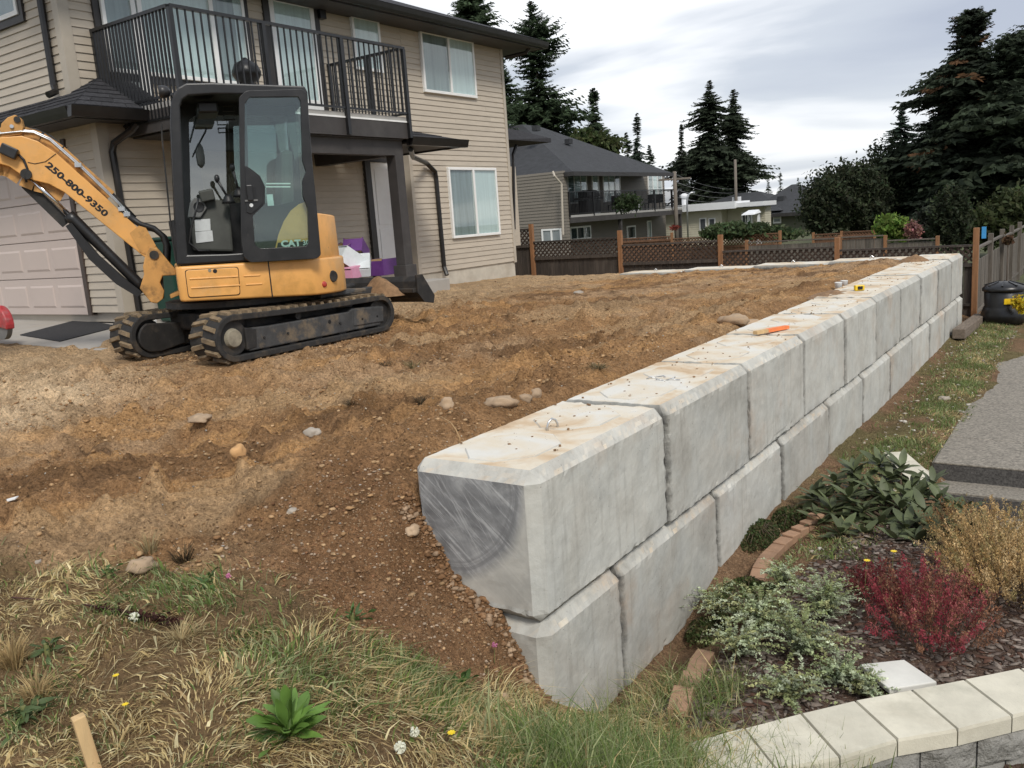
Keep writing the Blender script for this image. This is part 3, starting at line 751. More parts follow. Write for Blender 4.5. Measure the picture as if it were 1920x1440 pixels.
simple('curtain_dark', (0.26, 0.29, 0.295), 0.9, 0.25, 1.5, 0.3, 14, stretch=(1, 9, 0.3), bdist=0.03)
simple('room_dark', (0.05, 0.055, 0.06), 0.9, 0.4, 1.5, 0)
simple('shingle', (0.040, 0.040, 0.044), 0.95, 0.35, 22, 0.6, 160, objvar=0.22, spec=0.2, bdist=0.006)
simple('pad_concrete', (0.36, 0.335, 0.30), 0.9, 0.14, 4, 0.4, 90, stain=(0.25, 0.21, 0.16), stain_amt=0.5)
glass('window_glass', (0.93, 0.97, 0.965), 0.07, 0.015)

XA = -9.2            # main wall plane, faces +X
XR = -9.5            # recessed ground-floor wall
XG = -8.75           # garage side wall
YG = 3.40            # garage front
XB = -7.47           # outer edge of balcony
SLAB = 1.86
house = empty('house', (XA, 9, 1.4), 'two-storey taupe sided house with black railed balcony behind the excavator', 'house')
EXPO = 0.107

yR = onx(967, 500, XA)[1]           # right-hand corner
zTop = onx(940, 95, XA)[2] + 0.03
yT = onx(774, 380, XA)[1]           # left edge of the forward ground-floor wall
zF = onx(967, 489, XA)[2]           # underside of the siding
zDeck = 4.48

def boards_x(x, y0, y1, z0, z1, parent, out=1, name='siding_board'):
    """lapped boards on a wall in the y-z plane; out=+1 faces +X"""
    L = y1 - y0
    prof = [(0.000, 0.0), (0.019, 0.0), (0.017, 0.012), (0.004, EXPO), (0.0, EXPO)]
    k = int((z1 - z0) / EXPO)
    me = None
    for i in range(k + 1):
        zz = z0 + i * EXPO
        h = min(EXPO, z1 - zz)
        if h < 0.02: break
        cuts_ = [y0, y1]
        if L > 3: cuts_ = [y0, y0 + L * ((i * 0.377 + 0.21) % 0.8 + 0.1), y1]
        for ya_, yb_ in zip(cuts_[:-1], cuts_[1:]):
            lap_ = 0.002 if ya_ > y0 else 0.0
            p = [(x + out * (a + lap_ if a else a), ya_ - (0.03 if ya_ > y0 else 0), min(b, h)) for a, b in prof]
            obj(name, MB().prism(p, (0, yb_ - ya_ + (0.03 if ya_ > y0 else 0), 0)).mesh('siding_board'), parent, 'siding', loc=(0, 0, zz))
def boards_y(y, x0, x1, z0, z1, parent, out=-1, name='siding_board'):
    L = x1 - x0
    prof = [(0.000, 0.0), (0.019, 0.0), (0.017, 0.012), (0.004, EXPO), (0.0, EXPO)]
    k = int((z1 - z0) / EXPO); me = None
    for i in range(k + 1):
        zz = z0 + i * EXPO; h = min(EXPO, z1 - zz)
        if h < 0.02: break
        if me is None or h < EXPO:
            p = [(x0, y + out * a, min(b, h)) for a, b in prof]
            m_ = MB().prism(p, (L, 0, 0)).mesh('siding_board')
            if h >= EXPO: me = m_
        else: m_ = me
        obj(name, m_, parent, 'siding', loc=(0, 0, zz))

# structural walls behind the boards
wl_ = MB()
wl_.box(XA - 0.2, XA - 0.002, yT, yR, zF, zTop)                      # forward wall, full height
wl_.box(XA - 0.2, XA - 0.002, YG, yT - 0.003, zDeck - 0.05, zTop)    # upper wall
wl_.box(XR - 0.2, XR - 0.002, YG + 2.2, yT + 0.4, SLAB - 0.3, zDeck)  # recessed ground floor
wl_.box(-15, XG - 0.002, YG + 0.05, YG + 2.2, 1.7, 4.6)              # garage body
wl_.box(-15, XA - 0.21, YG + 0.002, yR - 0.003, zDeck + 0.2, zTop)   # upper storey body
wl_.box(-15, XA - 0.21, yT + 0.42, yR - 0.003, 1.5, zDeck)
wl_.build('wall', 'siding_trim', house)
boards_x(XA, yT + 0.06, yR - 0.07, zF, zTop, house)
boards_x(XA, YG + 0.12, yT + 0.056, zDeck - 0.06, zTop, house)
boards_x(XR, YG + 2.2, yT + 0.3, SLAB - 0.02, zDeck - 0.1, house)
boards_x(XG, YG + 0.13, YG + 2.2, 1.84, 4.45, house)
xg_r = ony(172, 560, YG)[0]                                          # right edge of garage opening trim
boards_y(YG, xg_r, XG - 0.12, 1.84, 4.45, house)
boards_y(YG, -14.5, XA - 0.11, 4.3, zTop, house)
# foundation
MB().box(XA - 0.18, XA - 0.012, yT + 0.02, yR - 0.01, 1.0, zF - 0.004).build('foundation', 'foundation', house)
# corner boards
MB().box(XA - 0.02, XA + 0.03, yR - 0.07, yR + 0.02, zF - 0.03, zTop).build('corner_board', 'siding_trim', house)
MB().box(XA - 0.25, XA + 0.028, yT - 0.03, yT + 0.06, zF - 0.10, zDeck - 0.05).build('corner_board', 'siding_trim', house)
MB().box(XA - 0.11, XA + 0.028, YG - 0.03, YG + 0.12, 4.3, zTop).build('corner_board', 'siding_trim', house)
MB().box(XG - 0.12, XG + 0.028, YG - 0.03, YG + 0.13, 1.84, 4.45).build('corner_board', 'siding_trim', house)
# rear bump-out with its own little roof, seen past the right-hand corner
bo = MB().box(XA - 1.5, XA - 0.32, yR + 0.02, yR + 0.75, zF - 0.02 + 0.35, 3.95)
bo.build('rear_bay', 'siding', house)

# eaves, gutter and roof
ec = onx(1017, 72, XA + 0.62)
ze = ec[2]
xe = XA + 0.62; ye = ec[1]
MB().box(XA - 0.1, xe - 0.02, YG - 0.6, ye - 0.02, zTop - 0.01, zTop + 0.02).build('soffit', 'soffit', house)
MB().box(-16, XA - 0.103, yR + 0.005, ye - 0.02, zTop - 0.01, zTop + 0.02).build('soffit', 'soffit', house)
MB().box(xe - 0.02, xe, YG - 0.6, ye, zTop - 0.02, zTop + 0.16).build('fascia', 'dark_trim', house)
MB().box(-16, xe - 0.021, ye - 0.02, ye, zTop - 0.02, zTop + 0.16).build('fascia', 'dark_trim', house)
gp = [(xe + 0.002, 0, zTop + 0.00), (xe + 0.075, 0, zTop + 0.00), (xe + 0.095, 0, zTop + 0.05), (xe + 0.115, 0, zTop + 0.13), (xe + 0.002, 0, zTop + 0.13)]
MB().prism([(a, YG - 0.6, c) for a, b_, c in gp], (0, ye - YG + 0.6 + 0.1, 0)).build('gutter', 'gutter_metal', house)
MB().prism([(-16, ye + (a - xe), c - 0.004) for a, b_, c in gp], (16 + xe, 0, 0)).build('gutter', 'gutter_metal', house)
MB().add([(xe + .03, YG - .6, zTop + .17), (xe + .03, ye + .03, zTop + .17), (-16, ye + .03, zTop + .17), (-16, YG - .6, zTop + .17), (-12.5, YG + 2.4, zTop + 1.75), (-12.5, ye - 3.2, zTop + 1.75), (-16, ye - 3.2, zTop + 1.75), (-16, YG + 2.4, zTop + 1.75)],
         [(0, 1, 5, 4), (1, 2, 6, 5), (3, 0, 4, 7), (4, 5, 6, 7)]).build('roof', 'shingle', house)
# little roof of the rear bay
rb_c = onx(1028, 266, XA - 0.1)
MB().hexa([(XA - 1.8, yR + .03, rb_c[2] - .02), (XA - 0.02, yR + .03, rb_c[2] - .02), (XA - 0.02, rb_c[1], rb_c[2] - .02), (XA - 1.8, rb_c[1], rb_c[2] - .02)],
          [(XA - 1.8, yR + .03, rb_c[2] + .42), (XA - 0.6, yR + .03, rb_c[2] + .42), (XA - 0.02, rb_c[1], rb_c[2] + .08), (XA - 1.8, rb_c[1], rb_c[2] + .08)]).build('bay_roof', 'shingle', house)
pp = [onx(q[0], q[1], XA - 0.3) for q in ((968, 272), (962, 290), (964, 430))]
MB().tube(pp, 0.04, 8).build('downpipe', 'gutter_metal', house)

# ---- windows: frame (part) with sash, panes and what hangs behind them
def window(px, plane=XA, split=0.5, left='curtain_dark', right='curtain', trim=None, name='window', depth=0.07, fr=0.055, framemat='white_vinyl'):
    """px: top-left, top-right, bottom-right, bottom-left pixels on the wall plane"""
    q = [onx(a, b_, plane) for a, b_ in px]
    y0 = (q[0][1] + q[3][1]) / 2; y1 = (q[1][1] + q[2][1]) / 2; z1 = (q[0][2] + q[1][2]) / 2; z0 = (q[2][2] + q[3][2]) / 2
    return window_at(plane, y0, y1, z0, z1, split, left, right, trim, name, depth, fr, framemat)
def window_at(x, y0, y1, z0, z1, split=0.5, left='curtain_dark', right='curtain', trim=None, name='window', depth=0.07, fr=0.055, framemat='white_vinyl', parent=None):
    parent = parent or house
    xo = x + depth
    f = MB()
    f.box(x, xo, y0, y1, z1 - fr, z1).box(x, xo, y0, y1, z0, z0 + fr)
    f.box(x, xo, y0, y0 + fr, z0 + fr, z1 - fr).box(x, xo, y1 - fr, y1, z0 + fr, z1 - fr)
    w = f.build(name, framemat, parent, bevel=0.006)
    ym = y0 + (y1 - y0) * split
    if split:
        MB().box(x + 0.004, xo + 0.004, ym - 0.03, ym + 0.03, z0 + fr, z1 - fr).build('mullion', framemat, w)
    segs = [(y0 + fr, ym - 0.03, left), (ym + 0.03, y1 - fr, right)] if split else [(y0 + fr, y1 - fr, left)]
    for a, b_, cm in segs:
        MB().box(x + 0.022, x + 0.026, a, b_, z0 + fr, z1 - fr).build('curtain', cm, w)
        MB().box(xo - 0.016, xo - 0.011, a + 0.001, b_ - 0.001, z0 + fr + 0.001, z1 - fr - 0.001).build('pane', 'window_glass', w)
    if trim:
        t = MB(); d = 0.10
        t.box(x - 0.002, x + 0.05, y0 - d, y1 + d, z1 + 0.001, z1 + d).box(x - 0.002, x + 0.05, y0 - d, y1 + d, z0 - d, z0 - 0.001)
        t.box(x - 0.002, x + 0.05, y0 - d, y0 - 0.001, z0, z1).box(x - 0.002, x + 0.05, y1 + 0.001, y1 + d, z0, z1)
        t.build('trim', trim, w)
    return w
window([(784, 55), (884, 79), (890, 184), (791, 174)])
window([(835, 313), (926, 316), (935, 440), (847, 447)])
window([(652, 27), (706, 38), (715, 138), (665, 131)], split=0, left='curtain')
# glazed wall behind the balcony
window([(186, -70), (455, 5), (462, 150), (188, 150)], split=0.0, left='curtain', trim='dark_trim', name='patio_window', depth=0.09)
pw = [onx(a, 70, XA)[1] for a in (250, 262, 395, 445)]
zA, zB = 4.55, 6.35
for a in pw[:3]:
    MB().box(XA + 0.03, XA + 0.098, a - 0.035, a + 0.035, zA, zB).build('mullion', 'white_vinyl', house)
dk = onx(226, 70, XA)[1]; 
MB().box(XA + 0.03, XA + 0.05, onx(190, 70, XA)[1], onx(246, 70, XA)[1], zA + .2, zB).build('curtain', 'curtain_dark', house)
MB().box(XA + 0.03, XA + 0.05, onx(398, 70, XA)[1], onx(440, 70, XA)[1], zA + .2, zB).build('curtain', 'curtain_dark', house)
# balcony door
dq = [onx(506, 60, XA)[1], onx(588, 60, XA)[1]]
dz1 = onx(560, 3, XA)[2]
d_ = MB(); d_.box(XA, XA + 0.06, dq[0], dq[0] + 0.09, 4.5, dz1).box(XA, XA + 0.06, dq[1] - 0.09, dq[1], 4.5, dz1).box(XA, XA + 0.06, dq[0] + .09, dq[1] - .09, dz1 - 0.09, dz1).box(XA, XA + 0.055, dq[0] + .09, dq[1] - .09, 4.5, 4.95)
bd = d_.build('balcony_door', 'door_white', house, bevel=0.008)
MB().box(XA + 0.02, XA + 0.028, dq[0] + .09, dq[1] - .09, 4.951, dz1 - .09).build('curtain', 'curtain', bd)
MB().box(XA + 0.040, XA + 0.045, dq[0] + .091, dq[1] - .091, 4.952, dz1 - .091).build('pane', 'window_glass', bd)
MB().box(XA - .002, XA + .05, dq[0] - .12, dq[0] - .002, 4.45, dz1 + .12).box(XA - .002, XA + .05, dq[1] + .002, dq[1] + .12, 4.45, dz1 + .12).box(XA - .002, XA + .048, dq[0], dq[1], dz1 + .002, dz1 + .12).build('door_trim', 'dark_trim', bd)
lq = onx(596, 22, XA)
MB().box(XA, XA + .12, lq[1] - .06, lq[1] + .08, lq[2] - .13, lq[2] + .12).build('wall_lamp', 'black_metal', house, bevel=0.01)
# far-left window on the upper front wall
q0 = ony(42, 28, YG); wy = YG
w = MB(); x1 = q0[0]; x0 = x1 - 1.3; z0 = q0[2]; z1 = z0 + 1.3
w.box(x0, x1, wy - .07, wy, z0, z0 + .06).box(x1 - .06, x1, wy - .07, wy, z0 + .06, z1).box(x0, x0 + .06, wy - .07, wy, z0 + .06, z1).box(x0, x1, wy - .07, wy, z1, z1 + .06)
ww = w.build('window', 'white_vinyl', house)
MB().box(x0 + .06, x1 - .06, wy - .03, wy - .022, z0 + .06, z1).build('curtain', 'curtain_dark', ww)
MB().box(x0 + .061, x1 - .061, wy - .055, wy - .05, z0 + .061, z1 - .001).build('pane', 'window_glass', ww)
MB().box(x0 - .1, x1 + .1, wy - .05, wy - .001, z0 - .1, z0 - .001).box(x1 + .001, x1 + .1, wy - .05, wy - .001, z0, z1).build('trim', 'dark_trim', ww)

# ---- entry door in the recess
e0, e1 = onx(698, 400, XR)[1], onx(752, 400, XR)[1] + 0.25
ez = onx(715, 305, XR)[2]; eb = SLAB
ed = MB().box(XR + 0.002, XR + 0.055, e0, e1, eb, ez).build('entry_door', 'door_white', house, bevel=0.006)
for (za_, zb_) in ((eb + 0.12, eb + 0.85), (eb + 0.93, ez - 0.12)):
    for yy in (e0 + 0.10, (e0 + e1) / 2 + 0.04):
        MB().box(XR + 0.056, XR + 0.064, yy, yy + (e1 - e0) / 2 - 0.14, za_, zb_).build('door_panel', 'door_white', ed, bevel=0.006)
MB().box(XR + .002, XR + .08, e0 - .15, e0 - .004, eb - .05, ez + .16).box(XR + .002, XR + .078, e0, e1, ez + .004, ez + .16).box(XR + .002, XR + .08, e1 + .004, e1 + .13, eb - .05, ez + .16).build('door_trim', 'dark_trim', ed)
lp = onx(678, 266, XR)
MB().lathe((XR + .10, lp[1], lp[2] - .12), [(0.02, .16), (0.05, .14), (0.075, .10), (0.07, 0.0), (0.03, -.02)], 14).build('wall_lamp', 'black_metal', house, True)

# ---- balcony: deck, beams, posts, railing
yb0 = onx(175, 100, XA)[1]; yb1 = onx(755, 150, XB)[1]
MB().box(XA + 0.03, XB, yb0, yb1, zDeck - 0.07, zDeck).build('deck', 'deck_membrane', house)
MB().box(XB - 0.05, XB + 0.004, yb0, yb1 + .01, zDeck - 0.34, zDeck - 0.072).build('rim_beam', 'beam_paint', house)
MB().box(XA + 0.03, XB - 0.052, yb1 - 0.05, yb1 + .01, zDeck - 0.34, zDeck - 0.073).build('rim_beam', 'beam_paint', house)
MB().box(XA + 0.03, XB - 0.052, yb0, yb0 + .05, zDeck - 0.34, zDeck - 0.073).build('rim_beam', 'beam_paint', house)
MB().box(XB + 0.003, XB + 0.012, yb0 - .01, yb1 + .02, zDeck - 0.085, zDeck - 0.06).build('drip_edge', 'white_vinyl', house)
MB().box(XB - 0.30, XB - 0.12, yb0, yb1 - 0.02, zDeck - 0.60, zDeck - 0.342).build('girder', 'beam_paint', house)
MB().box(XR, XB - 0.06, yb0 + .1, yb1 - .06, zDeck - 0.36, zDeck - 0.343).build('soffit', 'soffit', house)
MB().box(XR, XB - 0.31, yb1 - .22, yb1 - 0.02, zDeck - 0.60, zDeck - 0.362).build('girder', 'beam_paint', house)
pyy = yb1 - 0.13
MB().box(XB - 0.31, XB - 0.11, pyy - .10, pyy + .10, 1.5, zDeck - 0.601).build('post', 'beam_paint', house, bevel=0.008)
MB().box(XB - 0.35, XB - 0.07, pyy - .14, pyy + .14, 1.5, SLAB + 0.22).build('post_base', 'beam_paint', house, bevel=0.01)
MB().box(XB - 0.31, XB - 0.11, yb0 + .05, yb0 + .25, 1.5, zDeck - 0.601).build('post', 'beam_paint', house, bevel=0.008)
zr = 5.56
rl = MB().bar((XB + .03, yb0, zr), (XB + .03, yb1 + .05, zr), 0.055, 0.04)
RAIL = rl.build('railing', 'black_metal', house)
MB().bar((XA + .03, yb0, zr), (XB + .002, yb0, zr), 0.055, 0.04).build('top_rail', 'black_metal', RAIL)
MB().bar((XA + .03, yb1 + .03, zr), (XB + .002, yb1 + .03, zr), 0.055, 0.04).build('top_rail', 'black_metal', RAIL)
zb = zDeck + 0.06
for p_, q_ in (((XB + .03, yb0, zb), (XB + .03, yb1 + .03, zb)), ((XA + .03, yb0, zb), (XB, yb0, zb)), ((XA + .03, yb1 + .03, zb), (XB, yb1 + .03, zb)), ((XA + .03, yb0, zb - .26), (XB, yb0, zb - .26))):
    MB().bar(p_, q_, 0.03, 0.03).build('bottom_rail', 'black_metal', RAIL)
ypst = [yb0, onx(495, 100, XB)[1], onx(637, 100, XB)[1], yb1 + .03]
for yy in ypst:
    MB().bar((XB + .03, yy, zDeck - 0.33), (XB + .03, yy, zr - .02), 0.06, 0.06).build('rail_post', 'black_metal', RAIL)
for yy in (yb0, yb1 + .03):
    MB().bar((XA + .06, yy, zDeck), (XA + .06, yy, zr - .02), 0.05, 0.05).build('rail_post', 'black_metal', RAIL)
MB().bar((XB - .75, yb1 + .03, zDeck), (XB - .75, yb1 + .03, zr - .02), 0.05, 0.05).build('rail_post', 'black_metal', RAIL)
bal = MB().bar((0, 0, zb), (0, 0, zr - .02), 0.019, 0.019).mesh('baluster')
bal2 = MB().bar((0, 0, zb - .26), (0, 0, zr - .02), 0.016, 0.03, up=(0, 1, 0)).mesh('baluster')
yy = yb0 + 0.11
while yy < yb1 - 0.02:
    if min(abs(yy - t) for t in ypst) > 0.05:
        obj('baluster', bal, RAIL, 'black_metal', loc=(XB + .03, yy, 0))
    yy += 0.113
xx = XA + 0.14
while xx < XB - 0.03:
    obj('baluster', bal2, RAIL, 'black_metal', loc=(xx, yb0, 0))
    obj('baluster', bal, RAIL, 'black_metal', loc=(xx, yb1 + .03, 0))
    xx += 0.075

# ---- pent roofs with separate shingles
def shingle_plane(a, b_, c, d_, parent, rows, w=0.30):
    """a-b eave edge, d-c upper edge; shingles laid in lapped courses"""
    a, b_, c, d_ = (np.array(t, float) for t in (a, b_, c, d_))
    nrm = np.cross(b_ - a, d_ - a); nrm /= np.linalg.norm(nrm)
    if nrm[2] < 0: nrm = -nrm
    MB().add([a, b_, c, d_, a - nrm * .03, b_ - nrm * .03, c - nrm * .03, d_ - nrm * .03], BOXF).build('roof_deck', 'shingle', parent)
    for r in range(rows):
        t0, t1 = r / rows, min(1.0, (r + 1.12) / rows)
        l0, r0 = a + (d_ - a) * t0, b_ + (c - b_) * t0
        l1, r1 = a + (d_ - a) * t1, b_ + (c - b_) * t1
        L = np.linalg.norm(r0 - l0); k = max(1, int(L / w)); offs = 0.5 * (r % 2) / k
        edges = [0.0] + [min(1, max(0, (i + offs * k) / k)) for i in range(0 if offs else 1, k)] + [1.0]
        for s0, s1 in zip(edges[:-1], edges[1:]):
            if s1 - s0 < 0.02: continue
            s0 += 0.004; s1 -= 0.004
            lo = 0.012 + random.uniform(0, 0.004)
            vs = [l0 + (r0 - l0) * s0 + nrm * .001, l0 + (r0 - l0) * s1 + nrm * .001, l1 + (r1 - l1) * s1 + nrm * .001, l1 + (r1 - l1) * s0 + nrm * .001,
                  l0 + (r0 - l0) * s0 + nrm * lo, l0 + (r0 - l0) * s1 + nrm * lo, l1 + (r1 - l1) * s1 + nrm * .004, l1 + (r1 - l1) * s0 + nrm * .004]
            MB().add(vs, BOXF).build('shingle', 'shingle', parent)
xe_, ye_, zE = XG + 0.50, YG - 0.55, 4.44
yE2 = yb0 + 0.45
zU = 4.96
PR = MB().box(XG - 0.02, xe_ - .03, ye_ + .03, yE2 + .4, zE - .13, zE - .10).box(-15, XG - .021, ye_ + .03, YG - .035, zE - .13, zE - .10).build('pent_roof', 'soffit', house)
hy_ = ye_ + (xe_ - XA - .04)
shingle_plane((xe_, ye_, zE), (xe_, yE2, zE), (XA + .04, yE2, zU), (XA + .04, hy_, zU), PR, 7)
shingle_plane((-14.5, ye_, zE), (XA + .035, ye_, zE), (XA + .035, YG - .035, zE + .29), (-14.5, YG - .035, zE + .29), PR, 4, 0.4)
shingle_plane((XA + .04, ye_, zE), (xe_, ye_, zE), (XA + .06, hy_, zU), (XA + .04, hy_, zU), PR, 7)
MB().box(xe_ - .03, xe_, ye_, yE2 + .4, zE - .16, zE - .032).box(-15, xe_ - .031, ye_, ye_ + .03, zE - .16, zE - .032).build('fascia', 'dark_trim', PR)
gq = [(0.002, -0.15), (0.08, -0.15), (0.10, -0.09), (0.12, -0.02), (0.002, -0.02)]
MB().prism([(xe_ + a, ye_ - .1, zE + c) for a, c in gq], (0, yE2 + .3 - ye_, 0)).build('gutter', 'gutter_metal', PR)
MB().prism([(-15, ye_ - a, zE + c - .003) for a, c in gq], (15 + xe_, 0, 0)).build('gutter', 'gutter_metal', PR)
# right-hand pent roof past the balcony
tp = onx(866, 263, XB - 0.05)
zq = tp[2]; yq = tp[1]
PR2 = MB().box(XA + .03, XB - .09, yb1 + .06, yq - .04, zq - .10, zq - .07).build('pent_roof', 'soffit', house)
shingle_plane((XB - .05, yb1 + .07, zq), (XB - .05, yq, zq), (XA + .03, yq - .75, zq + .46), (XA + .03, yb1 + .07, zq + .46), PR2, 5)
shingle_plane((XB - .05, yq, zq), (XA + .03, yq, zq), (XA + .03, yq - .75, zq + .455), (XA + .04, yq - .75, zq + .455), PR2, 4)
MB().box(XB - .09, XB - .06, yb1 + .06, yq, zq - .13, zq - .03).box(XA + .03, XB - .091, yq - .04, yq - .01, zq - .13, zq - .032).build('fascia', 'dark_trim', PR2)
MB().prism([(XB - .058 + a, yb1 + .07, zq + c + .02) for a, c in gq], (0, yq - yb1 + .0, 0)).build('gutter', 'gutter_metal', PR2)

# ---- downpipes
def pipe(pts, w=0.075, name='downpipe'):
    return MB().tube(pts, w * 0.62, 8).build(name, 'gutter_metal', house)
d1_ = [onx(770, 280, XB - .35), onx(774, 294, XA + .55), onx(800, 306, XA + .12), onx(816, 322, XA + .07), onx(818, 335, XA + .06), onx(833, 500, XA + .06), onx(838, 516, XA + .14)]
pipe(d1_)
d2_ = [onx(256, 232, XG + .45), onx(248, 243, XG + .40), onx(214, 268, XG + .10), onx(211, 285, XG + .07), onx(262, 585, XG + .07)]
pipe(d2_)
d3_ = [ony(72, -20, YG - .06), ony(101, 160, YG - .06), ony(104, 172, YG - .08), ony(90, 178, YG - .2)]
pipe(d3_)
d4_ = [onx(992, 84, XA + .5), onx(984, 98, XA + .38), onx(968, 102, XA + .2), onx(944, 108, XA - .05)]
pipe([p_ + np.array((0, 0.06, 0)) for p_ in d4_])

# ---- garage door
gr = ony(165, 560, YG)[0]
gt = MB().box(gr, xg_r - .004, YG - .035, YG + .05, 1.80, 4.2).build('garage_trim', 'garage_trim', house)
GW = 4.7; gb = 1.80
gd = MB().box(gr - GW, gr - .004, YG + 0.02, YG + 0.05, gb, 4.1).build('garage_door', 'garage_paint', house)
zs = [gb + .006 + 0.535 * k for k in range(5)]
for k in range(4):
    MB().box(gr - GW, gr - .006, YG - 0.012, YG + 0.019, zs[k], zs[k + 1] - .012).build('door_section', 'garage_paint', gd, bevel=0.004)
    ncol = 6; cw = GW / ncol
    for c_ in range(ncol):
        xa = gr - .006 - (c_ + 1) * cw + 0.055; xb = gr - .006 - c_ * cw - 0.055
        za_, zb_ = zs[k] + .10, zs[k + 1] - .11
        i_ = 0.030
        f_, g_ = YG - 0.0125, YG - 0.024
        MB().add([(xa, f_, za_), (xb, f_, za_), (xb, f_, zb_), (xa, f_, zb_), (xa + i_, g_, za_ + i_), (xb - i_, g_, za_ + i_), (xb - i_, g_, zb_ - i_), (xa + i_, g_, zb_ - i_)],
                 [(4, 5, 6, 7), (0, 1, 5, 4), (1, 2, 6, 5), (2, 3, 7, 6), (3, 0, 4, 7)]).build('panel', 'garage_paint', gd)

# ---- concrete apron before the garage and entry pad
ap = MB()
ap.hexa([(-15, 2.0, 1.3), (-7.0, 2.0, 1.3), (-7.0, YG + 2.2, 1.3), (-15, YG + 2.2, 1.3)], [(-15, 2.0, 1.735), (-7.0, 2.0, 1.60), (-7.0, YG + 2.2, 1.70), (-15, YG + 2.2, 1.83)])
ap.build('driveway_apron', 'pad_concrete', None, bevel=0.01, kind='structure')
MB().box(XR, XB + 0.35, YG + 2.3, yb1 + 0.35, 1.2, SLAB - 0.06).build('entry_pad', 'pad_concrete', None, bevel=0.01, kind='structure')
# ================================================================== MINI EXCAVATOR
simple('digger_yellow', (0.74, 0.375, 0.105), 0.42, 0.08, 2.5, 0.06, 60, stain=(0.36, 0.19, 0.045), stain_amt=0.55, sscale=3.5)
simple('digger_yellow_worn', (0.54, 0.28, 0.08), 0.55, 0.15, 5, 0.15, 50, stain=(0.05, 0.035, 0.02), stain_amt=0.85, sscale=6)
simple('cab_black', (0.014, 0.014, 0.015), 0.38, 0.3, 6, 0.15, 70, stain=(0.045, 0.042, 0.04), stain_amt=0.35, sscale=3)
simple('machine_dark', (0.018, 0.017, 0.016), 0.65, 0.4, 8, 0.4, 50, stain=(0.10, 0.075, 0.05), stain_amt=0.5, sscale=4)
simple('frame_grey', (0.050, 0.050, 0.050), 0.75, 0.35, 9, 0.6, 60, stain=(0.21, 0.155, 0.095), stain_amt=0.9, sscale=5)
simple('track_rubber', (0.022, 0.021, 0.020), 0.85, 0.3, 10, 0.4, 70, stain=(0.15, 0.105, 0.06), stain_amt=0.5, sscale=5)
simple('lug_rubber', (0.20, 0.145, 0.085), 0.9, 0.3, 16, 0.5, 70, stain=(0.045, 0.04, 0.035), stain_amt=0.8, sscale=9)
simple('hub_dirt', (0.26, 0.23, 0.17), 0.8, 0.3, 14, 0.5, 60, stain=(0.09, 0.07, 0.05), stain_amt=0.6, sscale=8)
simple('interior_grey', (0.075, 0.078, 0.070), 0.7, 0.2, 5, 0.2, 50)
simple('interior_light', (0.16, 0.16, 0.155), 0.6, 0.15, 6, 0.2, 50)
simple('paper_white', (0.62, 0.64, 0.64), 0.7, 0.12, 12, 0)
simple('chrome_rod', (0.72, 0.72, 0.74), 0.12, 0.05, 6, 0, metal=1.0)
simple('hose_rubber', (0.010, 0.010, 0.011), 0.5, 0.3, 12, 0.2, 90)
simple('decal_black', (0.008, 0.008, 0.009), 0.4, 0.1, 8, 0)
simple('decal_white', (0.75, 0.75, 0.73), 0.4, 0.05, 8, 0)
simple('reflector_red', (0.42, 0.05, 0.035), 0.25, 0.1, 30, 0.2, 90)
simple('soil_plain', (0.26, 0.155, 0.08), 0.95, 0.3, 18, 0.8, 80, bdist=0.02)
chips_on('digger_yellow', (0.09, 0.06, 0.035), 9, 0.66, 0.72, 0.85, (1, 1, 1.6))
chips_on('digger_yellow', (0.50, 0.36, 0.20), 1.6, 0.50, 0.75, 0.55)
chips_on('cab_black', (0.12, 0.11, 0.10), 14, 0.64, 0.72, 0.5, (1, 1, .4))
glass('cab_glass', (0.82, 0.94, 0.91), 0.10, 0.02)
glass('cab_glass_dark', (0.55, 0.60, 0.58), 0.22, 0.02)

EC = np.array([-5.65, 2.93]); EA = rad(34); GE = 1.53
EU = np.array([math.sin(EA), math.cos(EA)]); EV = np.array([math.cos(EA), -math.sin(EA)])
def ew(u, v, z):
    p = EC + u * EU + v * EV
    return np.array([p[0], p[1], z])
def ep(px, py, v):
    d = ray(px, py)
    P0 = EC + v * EV
    t = ((P0 - CAM[:2]) @ EV) / (d[:2] @ EV)
    X = CAM + d * t
    return ((X[:2] - EC) @ EU, X[2])
DV = np.array([EV[0], EV[1], 0.0]); DU = np.array([EU[0], EU[1], 0.0])
ex = empty('mini_excavator', (EC[0], EC[1], GE), 'yellow and black mini excavator on rubber tracks with its cab door open', 'excavator')

def plate(poly, v0, v1, name, mat, parent=ex, bevel=0.0, hole=None, smooth=False):
    """poly: list of (u,z); optional hole; a plate between offsets v0 and v1"""
    bm = bmesh.new()
    def loop(pts):
        vs = [bm.verts.new(ew(u, v0, z)) for u, z in pts]
        return [bm.edges.new((vs[i], vs[(i + 1) % len(vs)])) for i in range(len(vs))]
    E_ = loop(poly)
    if hole: E_ += loop(hole)
    bmesh.ops.triangle_fill(bm, use_beauty=True, use_dissolve=False, edges=E_)
    fs = bm.faces[:]
    r = bmesh.ops.extrude_face_region(bm, geom=fs)
    bmesh.ops.translate(bm, vec=Vector(DV * (v1 - v0)), verts=[g for g in r['geom'] if isinstance(g, bmesh.types.BMVert)])
    bmesh.ops.recalc_face_normals(bm, faces=bm.faces)
    me = bpy.data.meshes.new(name); bm.to_mesh(me); bm.free()
    return obj(name, me, parent, mat, smooth, bevel)
def pxs(L, v): return [ep(a, b_, v) for a, b_ in L]
